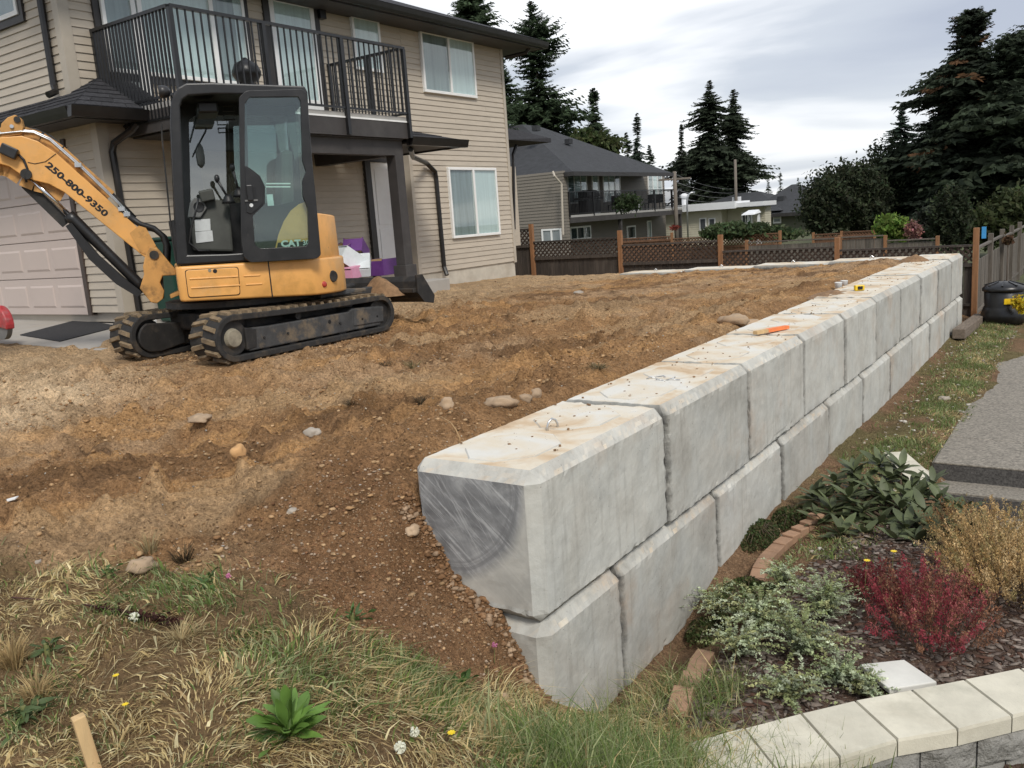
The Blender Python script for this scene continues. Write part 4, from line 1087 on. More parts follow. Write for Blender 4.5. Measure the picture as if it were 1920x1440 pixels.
def rounded(L, r=0.03, k=4):
    """round the corners of a (u,z) polygon"""
    o = []; n_ = len(L)
    for i in range(n_):
        a, b_, c = (np.array(L[j % n_]) for j in (i - 1, i, i + 1))
        d1, d2 = a - b_, c - b_
        l1, l2 = np.linalg.norm(d1), np.linalg.norm(d2); rr = min(r, l1 * .45, l2 * .45)
        p, q = b_ + d1 / l1 * rr, b_ + d2 / l2 * rr
        for t in np.linspace(0, 1, k):
            o.append(tuple((1 - t) ** 2 * p + 2 * t * (1 - t) * b_ + t * t * q))
    return o

# ---- tracks: belt (part) with lugs (sub-parts), frame, rollers
def stadium(c0, r0, c1, r1, n=14):
    """outline round two wheels (y,z), starting at the rear bottom"""
    o = []
    for t in np.linspace(-math.pi / 2, -3 * math.pi / 2, n): o.append((c0[0] + r0 * math.cos(t), c0[1] + r0 * math.sin(t)))
    top = np.linspace(0, 1, 8)[1:-1]
    a, b_ = np.array(o[-1]), np.array((c1[0], c1[1] + r1))
    for t in top: o.append(tuple(a + (b_ - a) * t + np.array((0, -0.012 * math.sin(math.pi * t)))))
    for t in np.linspace(math.pi / 2, -math.pi / 2, n): o.append((c1[0] + r1 * math.cos(t), c1[1] + r1 * math.sin(t)))
    a, b_ = np.array(o[-1]), np.array(o[0])
    for t in top: o.append(tuple(a + (b_ - a) * t))
    return o
FW, RW = (1.965, GE + 0.245), (3.985, GE + 0.225)
def track(xo, xi, near):
    ou = stadium(FW, 0.225, RW, 0.205); inn = stadium(FW, 0.168, RW, 0.150)
    n_ = len(ou); vs = [(xo, y, z) for y, z in ou] + [(xi, y, z) for y, z in ou] + [(xi, y, z) for y, z in inn] + [(xo, y, z) for y, z in inn]
    fs = []
    for i in range(n_):
        j = (i + 1) % n_
        for a, b_ in ((0, 1), (1, 2), (2, 3), (3, 0)):
            fs.append((a * n_ + i, a * n_ + j, b_ * n_ + j, b_ * n_ + i))
    bt = MB().add(vs, fs).build('track', 'track_rubber', ex, bevel=0.008)
    # lugs, spaced along the outline
    P = np.array(ou + [ou[0]]); seg = np.linalg.norm(np.diff(P, axis=0), axis=1); s = np.concatenate([[0], np.cumsum(seg)])
    L = s[-1]; NL = 46; w = abs(xo - xi); sg = 1 if xo > xi else -1
    lm = None
    hw = 0.045
    def lugmesh(side):
        a0 = 0.02 if side == 0 else w * 0.50; a1 = w * 0.50 - 0.01 if side == 0 else w - 0.02
        sl = 0.032 * (1 if side == 0 else -1)
        bot = [(a0, -hw * .55 - sl * .5, -0.002), (a1, -hw * .55 + sl * .5, -0.002), (a1, hw * .55 + sl * .5, -0.002), (a0, hw * .55 - sl * .5, -0.002)]
        top = [(a0 + .006, -hw * .42 - sl * .5, 0.026), (a1 - .006, -hw * .42 + sl * .5, 0.026), (a1 - .006, hw * .42 + sl * .5, 0.026), (a0 + .006, hw * .42 - sl * .5, 0.026)]
        return MB().hexa(bot, top).mesh('lug')
    lms = [lugmesh(0), lugmesh(1)]
    for k in range(NL * 2):
        side = k % 2
        t = (k + 0.5) * L / (NL * 2) if False else ((k // 2) + 0.5 * side) * L / NL
        i = min(len(seg) - 1, int(np.searchsorted(s, t, 'right')) - 1)
        f_ = (t - s[i]) / seg[i]; p = P[i] + (P[i + 1] - P[i]) * f_; tg = (P[i + 1] - P[i]) / seg[i]
        # interpolate tangent for smooth orientation
        nn = np.array([-tg[1], tg[0]]); cc = np.array([(FW[0] + RW[0]) / 2, GE + .23])
        if nn @ (p - cc) < 0: nn = -nn
        mw = Matrix(((-sg, 0, 0, xo), (0, tg[0], nn[0], p[0]), (0, tg[1], nn[1], p[1]), (0, 0, 0, 1)))
        o = bpy.data.objects.new('lug', lms[side])
        if not lms[side].materials: lms[side].materials.append(MATS['lug_rubber'])
        COL.objects.link(o); o.matrix_world = mw; o.parent = bt
    # frame beam, wheels, rollers
    a, b_ = (xo - sg * 0.035, xi + sg * 0.035)
    fb = MB()
    fb.prism([(a, 2.13, GE + .095), (a, 3.98, GE + .095), (a, 4.0, GE + .31), (a, 3.55, GE + .335), (a, 3.50, GE + .305), (a, 2.40, GE + .305), (a, 2.20, GE + .315), (a, 2.13, GE + .27)], (b_ - a, 0, 0))
    fr = fb.build('track_frame', 'frame_grey', ex, bevel=0.012)
    MB().prism([(a + sg * .012, 3.55, GE + .14), (a + sg * .012, 4.02, GE + .13), (a + sg * .012, 4.04, GE + .30), (a + sg * .012, 3.58, GE + .325)], (-sg * .05, 0, 0)).build('tensioner_cover', 'frame_grey', fr, bevel=0.01)
    MB().prism([(xo - sg * .028, y, z) for y, z in ((2.10, GE + .11), (2.22, GE + .12), (2.24, GE + .30), (2.10, GE + .33))], (-sg * .06, 0, 0)).build('motor_bracket', 'machine_dark', fr, bevel=0.01)
    MB().cyl((xo - sg * .05, *FW), (xi + sg * .05, *FW), 0.175, 28).build('sprocket', 'machine_dark', ex, bevel=0.01)
    MB().cyl((xo - sg * .012, *FW), (xo - sg * .06, *FW), 0.082, 24, 0.10).build('hub', 'hub_dirt', ex, bevel=0.006)
    MB().cyl((xo - sg * .05, *RW), (xi + sg * .05, *RW), 0.16, 28).build('idler', 'machine_dark', ex, bevel=0.01)
    ty = onx(567, 592, -4.6)[1]
    MB().cyl((xo - sg * .06, ty, GE + .352), (xi + sg * .06, ty, GE + .352), 0.038, 16).build('carrier_roller', 'machine_dark', ex)
    for yy in (2.35, 2.7, 3.05, 3.4, 3.7):
        MB().cyl((xo - sg * .06, yy, GE + .095), (xi + sg * .06, yy, GE + .095), 0.05, 14).build('track_roller', 'machine_dark', ex)
    for yb2 in (2.32, 2.62, 3.35, 3.68, 3.92):
        MB().cyl((a + sg * .001, yb2, GE + .20), (a + sg * .012, yb2, GE + .20), .012, 8).build('bolt', 'machine_dark', fr)
    hy = onx(623, 610, -4.6)[1]
    MB().cyl((a + sg * .002, hy, GE + .235), (a - sg * .01, hy, GE + .235), 0.022, 14).build('frame_hole', 'decal_black', fr)
    if not near:
        # rounded motor guard on the inner side of the far track
        pr = [(2.34, GE + .12), (2.05, GE + .075)] + [(1.965 + .155 * math.cos(t), GE + .235 + .155 * math.sin(t)) for t in np.linspace(-1.75, -4.4, 10)] + [(2.34, GE + .345)]
        MB().prism([(xi + 0.0 - sg * 0.0, y, z) for y, z in pr], (-sg * .03, 0, 0)).build('motor_cover', 'machine_dark', ex, bevel=0.012)
track(-4.60, -5.00, True)
track(-6.36, -5.97, False)
cf = MB().box(-6.12, -4.85, 2.3, 3.55, GE + .26, GE + .44)
cf.build('carbody', 'machine_dark', ex, bevel=0.03)
MB().lathe((EC[0], EC[1], GE + .42), [(0.52, 0), (0.52, 0.10), (0.48, 0.16)], 32).build('slew_ring', 'machine_dark', ex, True)
MB().lathe((EC[0], EC[1], GE + .50), [(0.80, 0), (0.80, 0.06)], 32).build('turntable_plate', 'machine_dark', ex)

# ---- dozer blade
bq = onx(789, 517, -4.62); bt_ = onx(795, 566, -4.62)
by, zt, zbb = bq[1], bq[2], bt_[2]
bl = MB()
prof = [(by - .02, zt), (by - .075, zt - .06), (by - .10, (zt + zbb) / 2), (by - .06, zbb + .06), (by + .02, zbb), (by + .03, zbb + .0), (by - .035, zbb + .07), (by - .07, (zt + zbb) / 2), (by - .04, zt - .05), (by, zt - .005)]
bl.prism([(-6.36, y, z) for y, z in prof], (1.74, 0, 0))
bo_ = bl.build('blade', 'machine_dark', ex, bevel=0.006)
MB().prism([(-4.618, y, z) for y, z in ((by - .11, zt + .02), (by + .0, zt + .02), (by + .20, zbb + .06), (by + .17, zbb - .03), (by - .0, zbb + .0), (by - .11, zbb + .12))], (0.025, 0, 0)).build('blade_end_plate', 'machine_dark', bo_, bevel=0.004)
MB().prism([(-6.39, y, z) for y, z in ((by - .11, zt + .02), (by + .0, zt + .02), (by + .20, zbb + .06), (by + .17, zbb - .03), (by - .0, zbb + .0), (by - .11, zbb + .12))], (0.025, 0, 0)).build('blade_end_plate', 'machine_dark', bo_, bevel=0.004)
MB().box(-6.36, -4.62, by - .16, by - .06, zt - .19, zt - .14).build('blade_stiffener', 'machine_dark', bo_, bevel=0.008)
for xx in (-5.2, -5.8):
    MB().hexa([(xx - .06, 3.3, GE + .22), (xx + .06, 3.3, GE + .22), (xx + .06, by - .08, zbb + .06), (xx - .06, by - .08, zbb + .06)], [(xx - .06, 3.3, GE + .42), (xx + .06, 3.3, GE + .42), (xx + .06, by - .08, zbb + .24), (xx - .06, by - .08, zbb + .24)]).build('blade_arm', 'frame_grey', ex, bevel=0.01)
MB().cyl((-5.65, 3.2, GE + .42), (-5.65, by - .12, zbb + .22), 0.045, 14).build('blade_cylinder', 'machine_dark', ex)
# step plate at the tail
s0 = onx(645, 549, -4.95)
MB().obox((-5.0, s0[1] - .1, s0[2] + .01), (1, 0, 0), (0, 1, 0), (0, 0, 1), .16, .35, .02).build('step_plate', 'frame_grey', ex, bevel=0.01)

# ---- revolving house (body)
def zt_(u): return 2.462 - 0.022 * u
def zb_(u): return 2.105 - 0.045 * u
VB = 0.93
BF = ep(333, 530, VB)[0]
def body_outline(r=1.12, us=0.62, vs_=VB, front=BF):
    pts = [(front, vs_ - .04), (front + .04, vs_)]
    pts += [(us * t + (front + .05) * (1 - t), vs_) for t in (0.4, 0.7, 1.0)]
    a0 = math.atan2(vs_, us); R = math.hypot(us, vs_)
    for t in np.linspace(a0, -a0, 22)[1:-1]:
        k = R + (r - R) * (1 - abs(t / a0) ** 3)
        pts.append((k * math.cos(t), k * math.sin(t)))
    pts += [(us * t + (front + .05) * (1 - t), -vs_) for t in (1.0, .7, .4)] + [(front + .04, -vs_), (front, -vs_ + .04)]
    return pts
def slab(out, zlo, zhi, name, mat, parent=ex, bevel=0.02, inset=0.0):
    n_ = len(out); c = np.mean(np.array(out), axis=0)
    bot = [ew(u, v, zlo(u)) for u, v in out]
    top = [ew(c[0] + (u - c[0]) * (1 - inset), c[1] + (v - c[1]) * (1 - inset), zhi(u)) for u, v in out]
    return MB().add(bot + top, [tuple(range(n_ - 1, -1, -1)), tuple(range(n_, 2 * n_))] + [(i, (i + 1) % n_, n_ + (i + 1) % n_, n_ + i) for i in range(n_)]).build(name, mat, parent, True, bevel, 3)
BO = body_outline()
body = slab(BO, zb_, zt_, 'body', 'digger_yellow', bevel=0.025)
# engine hood behind the cab
hood = [(u, v) for u, v in body_outline(1.08, 0.72, 0.84, 0.62)]
slab(hood, lambda u: zt_(u) - .01, lambda u: 2.93 - 0.10 * (u - .5), 'engine_hood', 'digger_yellow', inset=0.04, bevel=0.04)
# tail lamp strip and exhaust opening
hq = ep(632, 420, 0.75)
st = []
for zz_, k in ((2.84, 1.0), (2.52, 1.03)):
    st.append(zz_)
for nm, mt, dv, du in (('tail_panel', 'decal_black', 0, 0.004), ('tail_strip', 'decal_white', 0.012, 0.008)):
    MB().hexa([ew(.835 + du, .66 + dv, 2.50), ew(.90 + du, .56 + dv, 2.50), ew(.88, .55, 2.50), ew(.815, .65, 2.50)], [ew(.800 + du, .645 + dv, 2.84), ew(.86 + du, .55 + dv, 2.84), ew(.84, .54, 2.84), ew(.78, .63, 2.84)]).build(nm, mt, ex)
# door seam, access hatch, pressed ribs on the side
sq = ep(507, 525, VB)[0]
MB().box(0, 0, 0, 0, 0, 0)
plate([(sq - .006, zb_(sq) + .004), (sq + .006, zb_(sq) + .004), (sq + .006, zt_(sq) - .004), (sq - .006, zt_(sq) - .004)], VB - .01, VB + .0015, 'panel_seam', 'decal_black')
h_ = pxs([(346, 506), (447, 500), (451, 553), (353, 559)], VB)
plate(rounded([(u, z) for u, z in h_], 0.03), VB - .01, VB + .003, 'hatch_gap', 'decal_black')
cu = np.mean([u for u, z in h_]); cz = np.mean([z for u, z in h_])
hat = plate(rounded([(cu + (u - cu) * .975, cz + (z - cz) * .955) for u, z in h_], 0.03), VB - .008, VB + .014, 'hatch', 'digger_yellow', bevel=0.006)
for a, b_ in (((355, 523), (488, 516)), ((358, 540), (492, 532))):
    u0, z0 = ep(*a, VB); u1, z1 = ep(*b_, VB)
    for s0_, s1_ in ((0.0, 0.68), (0.76, 1.0)):
        ua, za = u0 + (u1 - u0) * s0_, z0 + (z1 - z0) * s0_; ub, zb2 = u0 + (u1 - u0) * s1_, z0 + (z1 - z0) * s1_
        plate([(ua, za - .007), (ub, zb2 - .007), (ub, zb2 + .007), (ua, za + .007)], VB - .005, VB + (.022 if s0_ == 0 else .008), 'pressed_rib', 'digger_yellow', bevel=0.004)
for (a, b_), r, mt in (((393, 507), .016, 'hub_dirt'), ((403, 508), .020, 'decal_black')):
    u, z = ep(a, b_, VB); MB().cyl(ew(u, VB, z), ew(u, VB + .018, z), r, 14).build('hatch_lock', mt, hat)
# exhaust port and red reflector near the tail
def arc_v(u):   # side surface of the rounded tail
    P_ = sorted([(a, b_) for a, b_ in BO if b_ > 0]); return float(np.interp(u, [a for a, b_ in P_], [b_ for a, b_ in P_]))
def tailpt(px, py):
    best = None
    for v in np.linspace(0.3, VB, 60):
        u, z = ep(px, py, v)
        e_ = abs(arc_v(u) - v)
        if best is None or e_ < best[0]: best = (e_, u, v, z)
    return best[1:]
u, v, z = tailpt(624, 518)
nn = np.array([u * .6, v, 0]); nn /= np.linalg.norm(nn)
nw = DU * nn[0] + DV * nn[1]
MB().tube([ew(u, v, z) - nw * .05, ew(u, v, z) + nw * .012], .046, 18, cap=True).build('exhaust_port', 'decal_black', ex)
MB().lathe(ew(u, v, z) + nw * .002, [(.046, 0), (.062, .003), (.056, .016), (.046, .014)], 20, nw).build('exhaust_rim', 'machine_dark', ex, True)
u, v, z = tailpt(608, 533)
nn = np.array([u * .6, v, 0]); nn /= np.linalg.norm(nn); nw = DU * nn[0] + DV * nn[1]
MB().lathe(ew(u, v, z), [(.032, 0), (.030, .008), (.018, .012)], 18, nw).build('reflector', 'reflector_red', ex, True)

# ---- cab
VC = 0.93; VF = -0.06
outer = pxs([(332, 497), (327, 400), (319, 225), (320, 195), (325, 177), (334, 164), (349, 156), (400, 155), (571, 161), (577, 172), (579, 212), (591, 365), (601, 475), (597, 482)], VC)
doorway = pxs([(352, 478), (347, 400), (339, 230), (338, 200), (342, 187), (353, 179), (400, 176), (563, 178), (568, 190), (571, 300), (583, 400), (588, 462), (520, 470), (430, 476)], VC)
cab = plate(outer, VC - .07, VC, 'cab_frame', 'cab_black', bevel=0.014, hole=doorway)
far_out = [(u, z) for u, z in outer]
far_hole = [(ep(*q, VC)) for q in ((362, 372), (358, 200), (372, 190), (560, 192), (575, 372))]
plate(far_out, VF, VF + .06, 'cab_far_side', 'cab_black', hole=far_hole)
plate(far_hole, VF + .02, VF + .026, 'far_window', 'cab_glass_dark', cab)
# roof, front and rear frames across the cab
us = [u for u, z in outer]; 
top = [(u, z) for u, z in outer[4:10]]
rf = MB(); 
tp_ = outer[4:10]
L0 = [ew(u, VC - .071, z - .004) for u, z in tp_]; L1 = [ew(u, VF + .061, z - .004) for u, z in tp_]
L2 = [ew(u, VC - .071, z - .06) for u, z in tp_]; L3 = [ew(u, VF + .061, z - .06) for u, z in tp_]
k = len(tp_)
rf.add(L0 + L1 + L2 + L3, [(i, i + 1, k + i + 1, k + i) for i in range(k - 1)] + [(2 * k + i, 3 * k + i, 3 * k + i + 1, 2 * k + i + 1) for i in range(k - 1)])
rf.build('cab_roof', 'cab_black', ex, True)
fl = [outer[0], outer[1], outer[2], outer[3], outer[4]]
def crossbar(p, q, w, name, mat='cab_black'):
    (u0, z0), (u1, z1) = p, q
    return MB().hexa([ew(u0, VC - .071, z0), ew(u1, VC - .071, z1), ew(u1, VF + .061, z1), ew(u0, VF + .061, z0)], [ew(u0 + w, VC - .071, z0 + .01), ew(u1 + w, VC - .071, z1 + .01), ew(u1 + w, VF + .061, z1 + .01), ew(u0 + w, VF + .061, z0 + .01)]).build(name, mat, ex)
crossbar(outer[0], (outer[0][0] - .02, outer[0][1] + .42), .05, 'front_panel')
# windscreen
MB().add([ew(outer[0][0] - .01, VC - .075, outer[0][1] + .44), ew(outer[0][0] - .01, VF + .065, outer[0][1] + .44), ew(outer[4][0] + .01, VF + .065, outer[4][1] - .06), ew(outer[4][0] + .01, VC - .075, outer[4][1] - .06)], [(0, 1, 2, 3)]).build('windscreen', 'cab_glass', cab)
ur = outer[11][0]
MB().hexa([ew(ur - .05, VC - .071, 2.5), ew(ur, VC - .071, 2.5), ew(ur, VF + .061, 2.5), ew(ur - .05, VF + .061, 2.5)], [ew(ur - .05, VC - .071, 3.05), ew(ur, VC - .071, 3.05), ew(ur, VF + .061, 3.05), ew(ur - .05, VF + .061, 3.05)]).build('rear_panel', 'interior_grey', ex)
MB().add([ew(ur - .03, VC - .075, 3.052), ew(ur - .03, VF + .065, 3.052), ew(ur - .08, VF + .065, 4.05), ew(ur - .08, VC - .075, 4.05)], [(0, 1, 2, 3)]).build('rear_window', 'cab_glass', cab)
MB().hexa([ew(BF + .05, VC - .072, zt_(0) - .004), ew(.70, VC - .072, zt_(0) - .03), ew(.70, VF + .062, zt_(0) - .03), ew(BF + .05, VF + .062, zt_(0) - .004)], [ew(BF + .05, VC - .072, 2.54), ew(.70, VC - .072, 2.54), ew(.70, VF + .062, 2.54), ew(BF + .05, VF + .062, 2.54)]).build('cab_floor', 'machine_dark', ex)
# centre pillar between opening and rear glass
cp_ = pxs([(452, 178), (462, 178), (470, 476), (458, 477)], VC)
plate(cp_, VC - .06, VC - .006, 'door_pillar', 'cab_black')

# interior: console, seat, levers, monitor, papers
con = pxs([(362, 470), (356, 400), (365, 375), (395, 372), (430, 378), (438, 472)], 0.30)
plate(con, 0.02, 0.30, 'right_console', 'interior_grey', bevel=0.02)
spk = pxs([(352, 408), (356, 380), (364, 371), (380, 373), (388, 390), (376, 408)], 0.34)
sp_ = plate(spk, 0.26, 0.34, 'speaker_panel', 'interior_light', bevel=0.01)
u, z = ep(373, 388, .345); MB().lathe(ew(u, .338, z), [(.055, 0), (.05, .01), (.02, .006)], 18, DV).build('speaker', 'decal_black', sp_)
for q4 in ([(365, 412), (394, 410), (395, 432), (366, 434)], [(366, 435), (398, 432), (400, 452), (368, 456)]):
    plate(pxs(q4, .31), .304, .308, 'notice_sheet', 'paper_white', cab)
u, z = ep(388, 366, .35)
MB().obox(ew(u, .35, z), DU, DV, (0, 0, 1), .07, .05, .055).rot(ew(u, .35, z), .2, 'X').build('monitor', 'interior_grey', ex, bevel=0.012)
for (a, b_), (c, d), v in (((428, 372), (407, 337), .42), ((448, 360), (436, 316), .25)):
    u0, z0 = ep(a, b_, v); u1, z1 = ep(c, d, v)
    lv = MB().tube([ew(u0, v, z0), ew((u0 + u1) / 2, v, (z0 + z1) / 2), ew(u1, v, z1)], [.012, .012, .016], 8).build('control_lever', 'cab_black', ex, True)
    MB().lathe(ew(u1, v, z1) - np.array((0, 0, .03)), [(.014, 0), (.026, .03), (.026, .06), (.012, .08)], 10).build('lever_knob', 'cab_black', lv, True)
    MB().lathe(ew(u0, v, z0 - .05), [(.07, 0), (.055, .03), (.045, .06), (.025, .09)], 12).build('lever_boot', 'hose_rubber', lv, True)
seat = MB().hexa([ew(.13, .15, 2.80), ew(.60, .15, 2.80), ew(.60, .70, 2.80), ew(.13, .70, 2.80)], [ew(.11, .13, 2.95), ew(.60, .13, 2.93), ew(.60, .72, 2.93), ew(.11, .72, 2.95)]).build('seat', 'interior_grey', ex, bevel=0.04)
MB().hexa([ew(.42, .15, 2.9), ew(.56, .15, 2.9), ew(.56, .70, 2.9), ew(.42, .70, 2.9)], [ew(.50, .18, 3.55), ew(.62, .18, 3.55), ew(.62, .67, 3.55), ew(.50, .67, 3.55)]).build('seat_back', 'interior_grey', ex, bevel=0.04)
# sun visor, mirror brackets, wiper arm inside the roof
u, z = ep(388, 207, .4); MB().obox(ew(u, .4, z), DU, DV, (0, 0, 1), .10, .22, .055).build('sun_visor', 'cab_black', ex, bevel=0.02)
u, z = ep(428, 205, .5)
for dz in (.035, -.05):
    MB().tube([ew(u - .05, .5, z + dz), ew(u + .05, .5, z + dz), ew(u + .055, .5, z + dz - .05), ew(u - .05, .5, z + dz - .05), ew(u - .05, .5, z + dz)], .008, 6).build('grab_bracket', 'cab_black', ex)
a, b_ = ep(372, 205, .1), ep(357, 262, .1)
MB().tube([ew(*[a[0], .1, a[1]]), ew(b_[0], .1, b_[1])], .010, 6).build('gas_strut', 'cab_black', ex)
a, b_ = ep(388, 240, .1), ep(362, 290, .1)
MB().tube([ew(a[0], .1, a[1]), ew(b_[0], .1, b_[1])], .008, 6).build('gas_strut', 'cab_black', ex)
u, z = ep(376, 292, .05)
MB().lathe(ew(u, .05, z - .11), [(.01, 0), (.035, .03), (.042, .11), (.035, .2), (.01, .24)], 12).build('mirror', 'interior_light', ex, True)
# left grab handle inside the opening
g = [ep(*q, .86) for q in ((372, 372), (366, 400), (358, 430), (354, 455), (372, 470), (394, 470))]
MB().tube([ew(a, .86, b_) for a, b_ in g], .010, 8).build('grab_handle', 'cab_black', ex, True)
# roof lamp at the front corner and mirror arm
u, z = ep(313, 172, .80)
lm_ = MB().lathe(ew(u + .03, .80, z), [(.02, 0), (.05, .02), (.06, .06), (.06, .10)], 14, -DU).build('work_lamp', 'cab_black', ex, True)
g = [ep(*q, .9) for q in ((303, 232), (304, 260), (310, 320), (322, 440), (330, 492))]
MB().tube([ew(a, .9, b_) for a, b_ in g], .009, 6).build('mirror_arm', 'machine_dark', ex)

# ---- cab door, swung right back against the cab side
VD = 1.035
do = rounded(pxs([(448, 182), (462, 170), (566, 167), (577, 176), (580, 257), (592, 365), (602, 478), (594, 485), (470, 492), (457, 482), (453, 455)], VD), .02, 3)
dg = pxs([(459, 195), (468, 182), (559, 181), (564, 190), (567, 300), (574, 322), (567, 340), (568, 368), (577, 390), (579, 455), (574, 462), (488, 466), (478, 459), (474, 405), (482, 397), (497, 382), (497, 350), (488, 330), (470, 316), (459, 310)], VD)
door = plate(do, VD - .05, VD, 'cab_door', 'cab_black', hole=dg, bevel=0.012)
plate(dg, VD - .030, VD - .024, 'door_glass', 'cab_glass', door)
isl = pxs([(459, 312), (470, 319), (485, 333), (493, 351), (493, 380), (480, 394), (470, 401), (462, 398)], VD)
plate(isl, VD - .002, VD + .010, 'handle_recess', 'cab_black', door, bevel=0.004)
hd = rounded(pxs([(460, 352), (480, 350), (481, 376), (461, 378)], VD), .015)
plate(hd, VD + .0105, VD + .012, 'handle_well', 'decal_black', door)
u, z = ep(468, 362, VD); MB().obox(ew(u, VD + .03, z), DU, DV, (0, 0, 1), .028, .012, .075).build('handle', 'cab_black', door, bevel=0.008)
u, z = ep(471, 376, VD); MB().obox(ew(u, VD + .018, z), DU, DV, (0, 0, 1), .06, .006, .008).build('handle_lip', 'interior_light', door)
u, z = ep(471, 385, VD); MB().cyl(ew(u, VD + .008, z), ew(u, VD + .020, z), .018, 14).build('key_lock', 'paper_white', door)
for yy in (344, 350):
    a, b_ = ep(499, yy, VD - .02), ep(545, yy, VD - .02)
    plate([(a[0], a[1] - .006), (b_[0], b_[1] - .006), (b_[0], b_[1] + .006), (a[0], a[1] + .006)], VD - .045, VD - .035, 'guard_bar', 'decal_white', door)
u, z = ep(507, 376, VD - .022)
plate([(u - .03, z - .05), (u + .03, z - .05), (u + .03, z + .06), (u - .03, z + .06)], VD - .0305, VD - .0300 - .0008, 'safety_sticker', 'paper_white', door)
simple('sticker_yellow', (0.62, 0.55, 0.06), 0.5, 0.1, 8, 0)
plate([(u - .028, z + .012), (u + .028, z + .012), (u + .028, z + .058), (u - .028, z + .058)], VD - .0322, VD - .0318, 'safety_sticker', 'sticker_yellow', door)
# swoosh decal and lettering on the cab's rear quarter, seen through the door glass
dec = [ep(*q, VC + .006) for q in ((516, 466), (522, 440), (532, 415), (545, 395), (560, 383), (574, 378), (580, 400), (582, 462))]
qp = plate([ep(*q, VC) for q in ((475, 470), (480, 400), (500, 390), (575, 372), (588, 462))], VC - .01, VC + .001, 'rear_quarter_panel', 'cab_black')
plate(dec, VC + .0012, VC + .003, 'yellow_decal', 'digger_yellow', cab)
bs = [ep(*q, VC + .006) for q in ((519, 466), (521, 455), (582, 452), (584, 463))]
plate(bs, VC + .0032, VC + .005, 'badge_strip', 'decal_black', cab)
def lettering(txt, origin, xdir, ydir, size, mat, name, parent, sx=1.0, thick=0.0, spacing=1.0):
    cu = bpy.data.curves.new('t', 'FONT'); cu.body = txt; cu.size = size; cu.offset = thick; cu.space_character = spacing
    cu.resolution_u = 3; cu.extrude = 0.0008
    to = bpy.data.objects.new('t', cu); COL.objects.link(to)
    dgph = bpy.context.evaluated_depsgraph_get(); dgph.update()
    me = bpy.data.meshes.new_from_object(to.evaluated_get(dgph))
    bpy.data.objects.remove(to)
    xd, yd = Vector(xdir).normalized(), Vector(ydir).normalized(); zd = xd.cross(yd).normalized()
    R = Matrix(((xd[0] * sx, yd[0], zd[0], origin[0]), (xd[1] * sx, yd[1], zd[1], origin[1]), (xd[2] * sx, yd[2], zd[2], origin[2]), (0, 0, 0, 1)))
    me.transform(R); me.materials.clear(); me.materials.append(MATS[mat])
    return obj(name, me, parent)
a, b_ = ep(528, 465, VC + .01), ep(560, 463, VC + .01)
lettering('CAT', ew(a[0], VC + .0062, a[1] + .012), ew(b_[0], 0, b_[1]) - ew(a[0], 0, a[1]), (0, 0, 1), .085, 'decal_white', 'badge_lettering', cab, 1.15, .004)
a = ep(568, 462, VC + .01)
lettering('305', ew(a[0], VC + .0062, a[1] + .012), ew(b_[0], 0, b_[1]) - ew(ep(528, 465, VC + .01)[0], 0, ep(528, 465, VC + .01)[1]), (0, 0, 1), .07, 'decal_white', 'badge_lettering', cab, 1.0, .001)

# ---- swing post, boom, cylinder, hoses
def sym(poly, v, hw, name, mat, parent=ex, bevel=0.01):
    return plate(poly, v - hw, v + hw, name, mat, parent, bevel)
VM = 0.10
br = pxs([(281, 463), (296, 466), (308, 480), (322, 497), (330, 506), (330, 516), (305, 517), (300, 530), (308, 546), (306, 560), (294, 569), (283, 567), (262, 541), (270, 515), (268, 500), (272, 480)], VM + .16)
sym(br, VM + .13, .03, 'swing_bracket', 'digger_yellow_worn')
sym(br, VM - .13, .03, 'swing_bracket', 'digger_yellow_worn')
kb = pxs([(280, 520), (305, 510), (308, 560), (285, 562)], VM + .1); sym(kb, VM, .10, 'king_post', 'machine_dark')
for q in ([(303, 504), (335, 505), (335, 514), (303, 514)], [(318, 553), (336, 545), (337, 553), (320, 560)]):
    sym(pxs(q, VM + .1), VM, .12, 'hinge_ear', 'digger_yellow_worn')
u, z = ep(289, 478, VM + .16); MB().cyl(ew(u, VM + .175, z), ew(u, VM - .175, z), .045, 16).build('boom_pin', 'machine_dark', ex)
bm_top = [(-150, 360), (-95, 300), (-40, 268), (0, 257), (40, 254), (70, 264), (105, 287), (200, 372), (288, 455)]
bm_bot = [(298, 470), (292, 485), (278, 488), (262, 475), (120, 360), (92, 345), (64, 338), (40, 328), (17, 312), (0, 307), (-30, 310), (-70, 345), (-120, 400)]
VN = VM + .10
bp = pxs(bm_top + bm_bot, VN)
boom = plate(bp, VM - .085, VM + .085, 'boom', 'digger_yellow', bevel=0.008)
for L in (pxs(bm_top[:-1], VN), pxs(bm_bot[4:], VN)):
    for i in range(len(L) - 1):
        (u0, z0), (u1, z1) = L[i], L[i + 1]
        MB().bar(ew(u0, VM, z0), ew(u1, VM, z1), .20, .014, up=DV).build('boom_flange', 'digger_yellow_worn', boom)
# foot reinforcement and weld scars
a, b_ = ep(250, 425, VN), ep(262, 440, VN)
ft = pxs([(243, 437), (268, 417), (292, 460), (284, 482), (262, 472)], VN)
plate(ft, VM + .0855, VM + .092, 'boom_foot_plate', 'digger_yellow_worn', boom)
